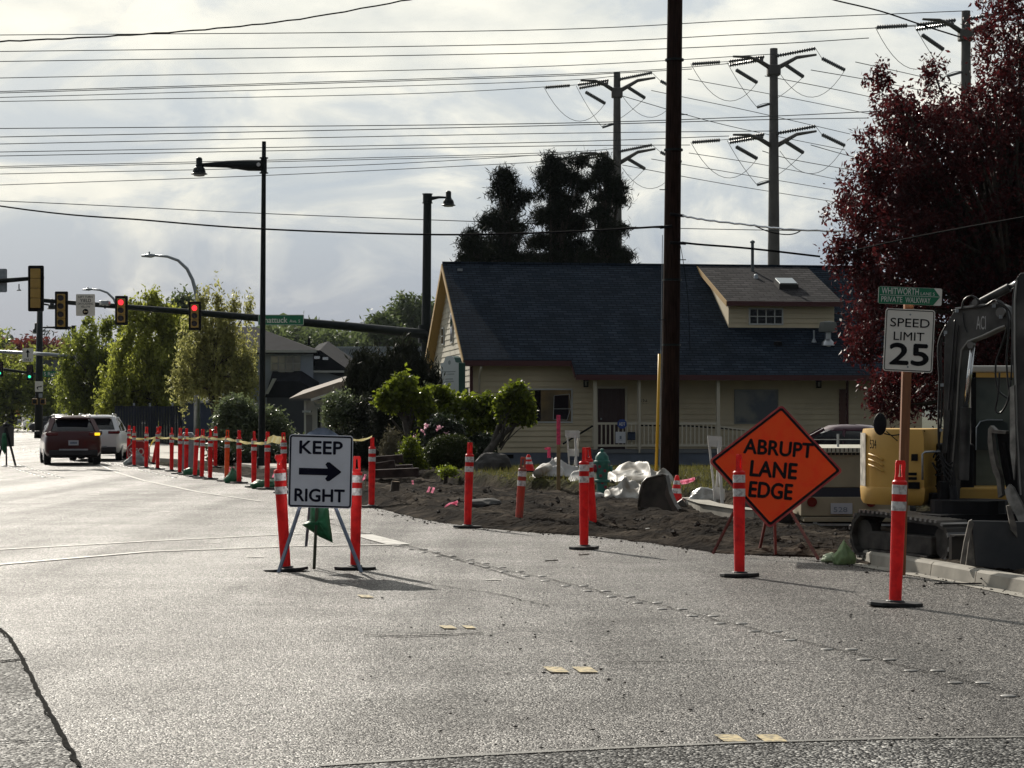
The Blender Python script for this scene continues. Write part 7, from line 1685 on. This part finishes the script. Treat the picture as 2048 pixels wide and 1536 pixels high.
# boom in a vertical plane along Fu
BB = (P(1895, 0, 24.6).x, 24.6); dFu = (Fu.x, Fu.y)
def bp(x, y, off=0.0):
    q = PX(x, y, BB, dFu); return q - EO + Vector((-.6, -.8, 0)) * off * -1 * -1
TH = Vector((.60, .80, 0)) * .22
outer = [(1882, 1000), (1881, 930), (1886, 850), (1887, 740), (1889, 660), (1896, 640), (1910, 618), (1995, 606), (2008, 612), (2020, 640), (2012, 655), (1998, 656), (1965, 672), (1936, 683), (1926, 700), (1921, 740), (1915, 850), (1905, 960), (1903, 1000)]
boom = MB().poly3([bp(x, y) for x, y in outer], TH).build('boom', M_exg, ex_, bevel=.012)
NRM = Vector((-.60, -.80, 0))
MB().tube([bp(x, y) + NRM * .004 for x, y in ((1936, 683), (1965, 672), (1998, 656), (2010, 652))], .012, 6).build('boom_edge', mat('bright_edge', (.26, .255, .24), .4, metal=.4), boom)
MB().tube([bp(x, y) + NRM * .004 for x, y in ((1900, 985), (1912, 850), (1918, 745), (1923, 700), (1936, 683))], .009, 6).build('boom_edge', mat('bright_edge', (.26, .255, .24)), boom)
MB().tube([bp(x, y) + NRM * .004 for x, y in ((1911, 617), (1950, 612), (1995, 606))], .012, 6).build('boom_edge', mat('bright_edge', (.26, .255, .24)), boom)
def lettering_on(sx0, sy0, sx1, sy1, s, m, parent):
    vs, fs = textgeo(s, .0); ax = min(v[0] for v in vs); bx_ = max(v[0] for v in vs); az = min(v[1] for v in vs); bz = max(v[1] for v in vs)
    mb = MB(); mb.add([bp(sx0 + (v[0] - ax) / (bx_ - ax) * (sx1 - sx0), sy1 + (v[1] - az) / (bz - az) * (sy0 - sy1)) + NRM * .006 for v in vs], fs); mb.build('lettering', m, parent)
lettering_on(1953, 632, 1972, 659, 'ACI', mat('faded_letter', (.42, .42, .42), .5), boom)
def cyl(name, a, b, c, r0, r1, off=.11):
    o = TH * (off / .22); a, b, c = bp(*a) + o, bp(*b) + o, bp(*c) + o
    mb = MB(); mb.tube([a, b], r0, 14); q = mb.build(name, M_exg, ex_, smooth='auto'); MB().tube([b, c], r1, 12).build('rod', M_chrome, q, smooth=True)
cyl('boom_cylinder', (1925, 960), (1930, 815), (1943, 690), .062, .032, .02)
cyl('stick_cylinder', (1955, 603), (2010, 574), (2040, 556), .048, .030, .11)
mb = MB(); mb.poly3([bp(x, y) for x, y in ((1938, 610), (1948, 596), (1958, 600), (1962, 610))], TH * .9); mb.build('lug', M_exg, boom)
# guard stripe left of the boom
mb = MB(); mb.poly3([bp(x, y) + NRM * .03 for x, y in ((1893, 900), (1899, 820), (1905, 820), (1898, 905), (1884, 908))], NRM * .02); mb.build('guard', M_exg, ex_)
# stick, links, bucket
SB = (P(2035, 0, 23.6).x, 23.6)
def sp(x, y): return PX(x, y, SB, dFu) - EO
THs = Vector((.60, .80, 0)) * .18
stick = MB().poly3([sp(x, y) for x, y in ((2030, 560), (2040, 546), (2056, 545), (2075, 600), (2092, 760), (2085, 1000), (2060, 1045), (2040, 1035), (2032, 940), (2026, 760), (2022, 640), (2024, 590))], THs).build('stick', M_exg, ex_, bevel=.012)
MB().tube([sp(x, y) + NRM * .004 for x, y in ((2034, 560), (2030, 600), (2030, 700), (2034, 850), (2042, 990))], .012, 6).build('stick_edge', mat('bright_edge', (.26, .255, .24)), stick)
mb = MB(); mb.poly3([sp(x, y) for x, y in ((2022, 775), (2030, 770), (2034, 900), (2030, 960), (2022, 900))], NRM * .03); mb.build('link', mat('scuffed_paint', (.26, .25, .23), .5, noise=.4, nscale=8), stick)
# thumb
mb = MB(); mb.poly3([sp(x, y) for x, y in ((1976, 858), (1981, 851), (1990, 860), (2012, 862), (2010, 868), (1983, 866), (1986, 900), (1992, 930), (2000, 950), (2004, 990), (1996, 996), (1993, 960), (1986, 945), (1980, 920), (1975, 885))], THs * .5); mb.build('thumb', mat('thumb_grey', (.22, .205, .18), .5, col2=(.09, .08, .07), nscale=9), ex_)
mb = MB(); mb.tube([sp(2000, 885) + THs * .8, sp(2012, 960) + THs * .8], .05, 10); mb.poly3([sp(x, y) + THs * .6 for x, y in ((1985, 866), (2030, 866), (2032, 1000), (2006, 985), (1994, 930))], THs * .3); mb.build('thumb_plate', M_exd, ex_)
mb = MB(); mb.poly3([sp(x, y) for x, y in ((2013, 980), (2022, 968), (2030, 975), (2060, 1035), (2068, 1055), (2050, 1062), (2035, 1030), (2018, 1000))], NRM * .05); mb.build('bucket_link', mat('scuffed_paint', (.26, .25, .23)), ex_)
Yb = 21.6
def bk(x, y, d=0): return P(x, y, Yb + d) - EO
mb = MB(); 
mb.add([bk(1942, 1041), bk(2075, 1043, .0), bk(2090, 1150), bk(1952, 1133), bk(1950, 1041, .35), bk(2080, 1043, .35), bk(2090, 1150, .25), bk(1935, 1125, .35)], [(0, 1, 2, 3), (4, 7, 6, 5), (0, 4, 5, 1), (3, 2, 6, 7), (0, 3, 7, 4), (1, 5, 6, 2)])
bkt = mb.build('bucket', mat('bucket_grey', (.040, .044, .050), .55, col2=(.07, .07, .072), nscale=3, metal=.3), ex_, bevel=.01)
mb = MB(); mb.poly3([bk(x, y, -.01) for x, y in ((1938, 1042), (1944, 1039), (1948, 1048), (1935, 1090), (1930, 1128), (1921, 1128), (1928, 1085))], (0, .03, 0)); mb.build('bucket_side', mat('bucket_edge', (.20, .18, .155), .5, col2=(.10, .09, .08), nscale=14), bkt)
mb = MB(); mb.poly3([bk(x, y, .02) for x, y in ((1945, 1043), (1952, 1075), (1957, 1105), (1955, 1134), (1932, 1130), (1937, 1090))], (0, .03, 0)); mb.build('bucket_end', mat('bucket_edge', (.20, .18, .155)), bkt)
mb = MB(); mb.poly3([bk(x, y, -.04) for x, y in ((2013, 1012), (2020, 1010), (2033, 1050), (2035, 1075), (2022, 1060))], (0, .03, 0)); mb.build('bucket_ear', mat('bucket_edge', (.20, .18, .155)), bkt)
# hoses
mb = MB(); rnd = random.Random(9)
def hose(pts, off=.0, r=.011):
    q = [bp(x, y) + NRM * (.02 + off) for x, y in pts]; out = []
    for i in range(len(q) - 1):
        p0, p1, p2, p3 = q[max(i - 1, 0)], q[i], q[i + 1], q[min(i + 2, len(q) - 1)]
        for k in range(6): t = k / 6; out.append(.5 * ((2 * p1) + (p2 - p0) * t + (2 * p0 - 5 * p1 + 4 * p2 - p3) * t * t + (3 * p1 - p0 - 3 * p2 + p3) * t ** 3))
    out.append(q[-1]); MB().tube(out, r, 6).build('hose', M_hose, ex_, smooth=True)
hose([(1925, 618), (1930, 600), (1945, 592), (1958, 600)]); hose([(1905, 622), (1925, 618), (1970, 612), (1992, 600), (2010, 610), (2018, 640), (2005, 690), (1993, 730), (1998, 780), (2025, 800)])
hose([(1993, 600), (2015, 615), (2020, 660), (2016, 720), (2022, 790), (2030, 830)], .02); hose([(2003, 745), (2000, 790), (1995, 820), (2006, 825), (2020, 800), (2026, 760)], .03); hose([(1996, 602), (2024, 625), (2028, 690), (2026, 760)], .03)
hose([(1890, 665), (1884, 700), (1886, 780), (1884, 850), (1878, 900)], .01); hose([(1896, 650), (1880, 690), (1882, 760), (1880, 830), (1882, 905), (1890, 950)], .02, .013); hose([(1927, 625), (1930, 650), (1936, 665)], .0, .007)
hose([(1870, 925), (1880, 940), (1895, 930), (1905, 950), (1900, 965)], .04, .012); hose([(1875, 950), (1890, 945), (1902, 930), (1910, 925)], .04, .012)
for k in range(7):
    hose([(1872 + k * 4, 915 + k * 6), (1882 + k * 3, 900 + k * 9), (1898, 925 + k * 8), (1912 - k, 940 + k * 9), (1918, 985 + k * 4)], .05 + .01 * k, .010)
hose([(1912, 640), (1906, 720), (1900, 800), (1894, 900), (1890, 960)], .005, .010); hose([(1918, 650), (1911, 730), (1906, 810), (1899, 905), (1896, 965)], .005, .010)
for k, (x, y) in enumerate(((1893, 665), (1886, 770), (1884, 860), (1916, 622), (1990, 612), (2004, 634))):
    q = bp(x, y) + NRM * .03; MB().box(q, (.035, .03, .035)).build('hose_clamp', M_galv, ex_)
for x, y, r_ in ((1900, 975, .05), (1943, 690, .04), (2003, 625, .055), (1952, 605, .035)):
    q = bp(x, y); mbp = MB(); mbp.tube([q - NRM * .02, q + NRM * .035], r_, 14); mbp.build('pivot_pin', mat('pin_steel', (.14, .135, .13), .4, metal=.5), ex_)
mb = MB(); mb.tube([wp(1845, 960, 24.4), wp(1845, 908, 24.4), wp(1850, 904, 24.4), wp(1880, 903, 24.4)], .012, 8); mb.build('grab_rail', M_galv, ex_, smooth=True)
mb = MB(); mb.box(wp(1872, 1000, 24.6), (.14, .3, .16)); mb.box(wp(1886, 990, 24.4), (.1, .2, .3)); mb.tube([wp(1905, 975, 24.3), wp(1912, 1015, 24.2)], .05, 10); mb.build('swing_bracket', M_exd, ex_, bevel=.01)
#@@FARHOUSES
# slate house
Y = 110; root = thing('slate_house', 'slate blue two storey house with a dark hip roof left of the junipers', 'house', (P(550, 0, Y).x, Y, 0)); L2 = lambda x, y, dy=0: P(x, y, Y + dy) - root.location
M_slate = mat('slate_siding', (.27, .31, .40), .75, noise=.06, nscale=2); M_droof = mat('dark_far_roof', (.018, .020, .026), .95, spec=.1, noise=.2, nscale=2); M_swhite = mat('white_trim', (.42, .43, .44), .6)
def wallbox(name, x0, y0, x1, y1, d, m, parent=None, dy=0):
    a = L2(x0, y0, dy); b = L2(x1, y1, dy); return MB().box(((a.x + b.x) / 2, dy + d / 2, (a.z + b.z) / 2), (b.x - a.x, d, abs(a.z - b.z))).build(name, m, parent or root)
wallbox('wall', 478, 702, 626, 900, 7, M_slate)
def hip(name, e0, e1, apx, ye, ya, d, m, dy=0, oh=.35):
    a = L2(e0, ye, dy - oh); b = L2(e1, ye, dy - oh); a2 = Vector((a.x, dy + d + oh, a.z)); b2 = Vector((b.x, dy + d + oh, b.z)); r0 = L2(apx[0], ya, dy + d / 2); r1 = L2(apx[1], ya, dy + d / 2)
    mb = MB(); vs = [a, b, b2, a2, r0, r1]; mb.add([tuple(v) for v in vs] + [tuple(v - Vector((0, 0, .18))) for v in vs[:4]], [(0, 1, 5, 4), (1, 2, 5), (2, 3, 4, 5), (3, 0, 4), (6, 7, 1, 0), (7, 8, 2, 1), (8, 9, 3, 2), (9, 6, 0, 3), (9, 8, 7, 6)]); return mb.build(name, m, root)
hip('roof', 440, 634, (478, 512), 700, 654, 7, M_droof)
wallbox('fascia', 445, 700, 633, 705, .1, M_swhite, dy=-.4)
f = wallbox('window', 541, 711, 601, 742, .08, M_swhite, dy=-.06); g_ = MB()
for i in range(4):
    for j in range(2):
        if True:
            a = L2(543 + i * 14.8, 713 + j * 15, -.11); b = L2(555.5 + i * 14.8, 725.5 + j * 15, -.11); g_.box((a + b) / 2, (b.x - a.x, .03, a.z - b.z))
M_paleglass = mat('pale_glass', (.42, .39, .33), .2, spec=.6, col2=(.12, .125, .13), nscale=.5)
g_.build('pane', M_paleglass, f)
f = wallbox('window', 556, 742, 587, 758, .08, M_swhite, dy=-.06); g_ = MB()
for i in range(2): a = L2(558 + i * 14.5, 744, -.11); b = L2(570.5 + i * 14.5, 756, -.11); g_.box((a + b) / 2, (b.x - a.x, .03, a.z - b.z))
g_.build('pane', M_paleglass, f)
wallbox('side_wing', 600, 742, 700, 900, 5, M_slate, dy=.6)
mb = MB(); q = [(620, 706), (640, 700), (700, 742), (700, 752), (676, 752), (632, 738)]; mb.poly3([L2(*p, .2) for p in q], (0, 5, .6)); wr = mb.build('side_roof', M_droof, root)
for x, y in ((634, 715), (651, 717)): MB().box(L2(x, y, .18), (.28, .08, .14)).build('skylight', M_chrome, wr)
wallbox('eave_trim', 622, 741, 690, 745, .1, M_swhite, dy=.1)
mb = MB(); q = [(540, 762), (600, 762), (634, 784), (634, 795), (530, 795)]; mb.poly3([L2(*p, -1.2) for p in q], (0, 1.2, .5)); mb.build('porch_roof', M_droof, root)
mb = MB(); q = [(545, 757), (553, 757), (536, 788), (530, 788)]; mb.poly3([L2(*p, -1.4) for p in q], (0, .1, 0)); mb.build('porch_flashing', M_swhite, root)
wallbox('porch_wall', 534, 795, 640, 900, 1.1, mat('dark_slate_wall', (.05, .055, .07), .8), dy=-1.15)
mb = MB(); mb.tube([L2(618, 690, 3), L2(618, 676, 3)], .06, 6); mb.build('vent_pipe', M_black, root)
# small pale house
Y = 90; root = thing('small_pale_house', 'small pale house with a low brown gable roof and gutter left of the junipers', 'house', (P(640, 0, Y).x, Y, 0)); L2 = lambda x, y, dy=0: P(x, y, Y + dy) - root.location
M_palew = mat('pale_wall', (.33, .33, .34), .75, noise=.05, nscale=1)
wallbox('wall', 608, 800, 720, 925, 5, M_palew)
mb = MB(); q = [(578, 797), (680, 762), (760, 762), (760, 776), (690, 776), (626, 797)]; mb.poly3([L2(*p, -.5) for p in ((578, 797), (626, 798), (690, 776), (760, 776), (760, 762), (678, 764))], (0, 6, .4)); mb.build('roof', mat('brown_far_roof', (.20, .165, .135), .85, noise=.15, nscale=2), root)
wallbox('gutter', 577, 797, 622, 801, .12, mat('gutter_dark', (.05, .05, .055), .6), dy=-.62)
mb = MB(); mb.bar(L2(622, 800, -.6), L2(690, 778, -.6), .10); mb.build('barge_board', M_swhite, root); mb = MB(); mb.tube([L2(626, 803, -.6), L2(632, 810, -.3), L2(655, 815, -.2)], .03, 6); mb.build('downpipe', M_galv, root)
f = wallbox('window', 633, 814, 643, 862, .08, M_swhite, dy=-.05); a = L2(635, 816, -.1); b = L2(641, 860, -.1); MB().box((a + b) / 2, (b.x - a.x, .03, a.z - b.z)).build('pane', M_glassd, f)
wallbox('corner_board', 608, 803, 612, 925, .06, M_swhite, dy=-.05); wallbox('door', 612, 830, 624, 905, .05, mat('grey_door', (.10, .10, .11), .6), dy=-.04)
mb = MB(); mb.box(L2(614, 823, -.3), (.35, .4, .08)); mb.build('lamp', M_galv, root)
# warehouse
Y = 255; root = thing('metal_warehouse', 'wide grey metal warehouse on the skyline behind the junipers', 'warehouse', (P(740, 0, Y).x, Y, 0)); L2 = lambda x, y, dy=0: P(x, y, Y + dy) - root.location
wallbox('wall', 645, 696, 900, 860, 40, mat('metal_cladding', (.27, .30, .35), .5, metal=.2))
mb = MB()
for i in range(30): a = L2(648 + i * 8.5, 750, -.06); mb.box(a, (.08, .1, 6.0))
mb.build('cladding_ribs', mat('cladding_rib', (.33, .36, .41), .5), root); wallbox('parapet', 643, 693, 902, 697, 40.4, M_galv, dy=-.2)
mb = MB(); mb.tube([L2(676 + 13 * math.cos(a), 726 - 14 * math.sin(a), -.4) for a in [math.pi * k / 12 for k in range(13)]], .18, 6); mb.build('red_arch', mat('brick_red', (.18, .04, .03), .7), root)
# dark board fence and canopy
Y = 116; root = thing('board_fence', 'dark navy board fence under the street trees', 'fence', (P(330, 0, Y).x, Y, 0)); L2 = lambda x, y, dy=0: P(x, y, Y + dy) - root.location
M_fence = mat('navy_fence', (.016, .020, .034), .8, noise=.3, nscale=1.5)
mb = MB(); x = 232; rnd = random.Random(4)
while x < 480:
    a = L2(x, 812 + rnd.uniform(-.6, .6) + (3 if x > 430 else 0), 0); mb.box((a.x, rnd.uniform(-.01, .01), a.z / 2 - .05), (.135, .03, a.z + .1)); x += 5.5
mb.build('boards', M_fence, root)
for x in (268, 300, 345, 384, 430): a = L2(x, 806, .05); MB().box((a.x, .06, a.z / 2), (.1, .1, a.z)).build('fence_post', M_galv, root)
Y = 113; root = thing('canopy_booth', 'low booth with a pale flat canopy edge by the navy fence', 'booth', (P(395, 0, Y).x, Y, 0)); L2 = lambda x, y, dy=0: P(x, y, Y + dy) - root.location
wallbox('canopy', 360, 802, 432, 806, 2.5, M_swhite); wallbox('booth_wall', 364, 806, 430, 880, 2.2, mat('booth_blue', (.03, .045, .09), .6), dy=.2)
# white framed building far left
Y = 240; root = thing('white_frame_building', 'distant building with white balcony frames beside the dark signal pole', 'building', (P(120, 0, Y).x, Y, 0)); L2 = lambda x, y, dy=0: P(x, y, Y + dy) - root.location
wallbox('wall', 100, 775, 175, 862, 10, mat('far_wall_grey', (.10, .10, .11), .8), dy=.5)
mb = MB()
for x in (105, 120, 131, 139): mb.bar(L2(x, 745 if x < 110 else 792, 0), L2(x, 862, 0), .22)
for y in (793, 815, 832): mb.bar(L2(105, y, 0), L2(139, y, 0), .18)
mb.build('white_frame', M_swhite, root)
wallbox('tower', 82, 720, 106, 860, 6, mat('far_tower', (.06, .065, .07), .8), dy=3)
root = thing('yellow_road_sign', 'tiny yellow diamond road sign far down the street at the left', 'road sign', P(19, 819, 230)); MB().prism([(-.5, 0), (0, -.5), (.5, 0), (0, .5)], 0, .02).build('plate', mat('far_yellow', (.45, .35, .03), .5), root); MB().bar((0, .05, .3), (0, .05, -2.0), .06).build('post', M_galv, root)
root = thing('orange_road_sign', 'tiny orange work sign far down the street at the left', 'road sign', P(35, 816, 232)); MB().box((0, 0, 0), (.5, .03, 1.5)).build('plate', mat('far_orange', (.5, .18, .02), .5), root); MB().bar((0, .05, -.7), (0, .05, -2.0), .06).build('post', M_galv, root)
#@@HAZE
def build_haze():
    m = bpy.data.materials.new('haze'); m.use_nodes = True; nt = m.node_tree; nt.nodes.clear()
    o = nt.nodes.new('ShaderNodeOutputMaterial'); v = nt.nodes.new('ShaderNodeVolumePrincipled')
    v.inputs['Color'].default_value = (.74, .82, .95, 1); v.inputs['Density'].default_value = .00006; v.inputs['Anisotropy'].default_value = 0.0
    nt.links.new(v.outputs[0], o.inputs['Volume'])
    h = MB().box((0, 1100, 29), (3200, 2600, 62)).build('haze', m); tag(h, 'thin pale haze that makes the far trees fade', 'haze', kind='stuff')
build_haze()
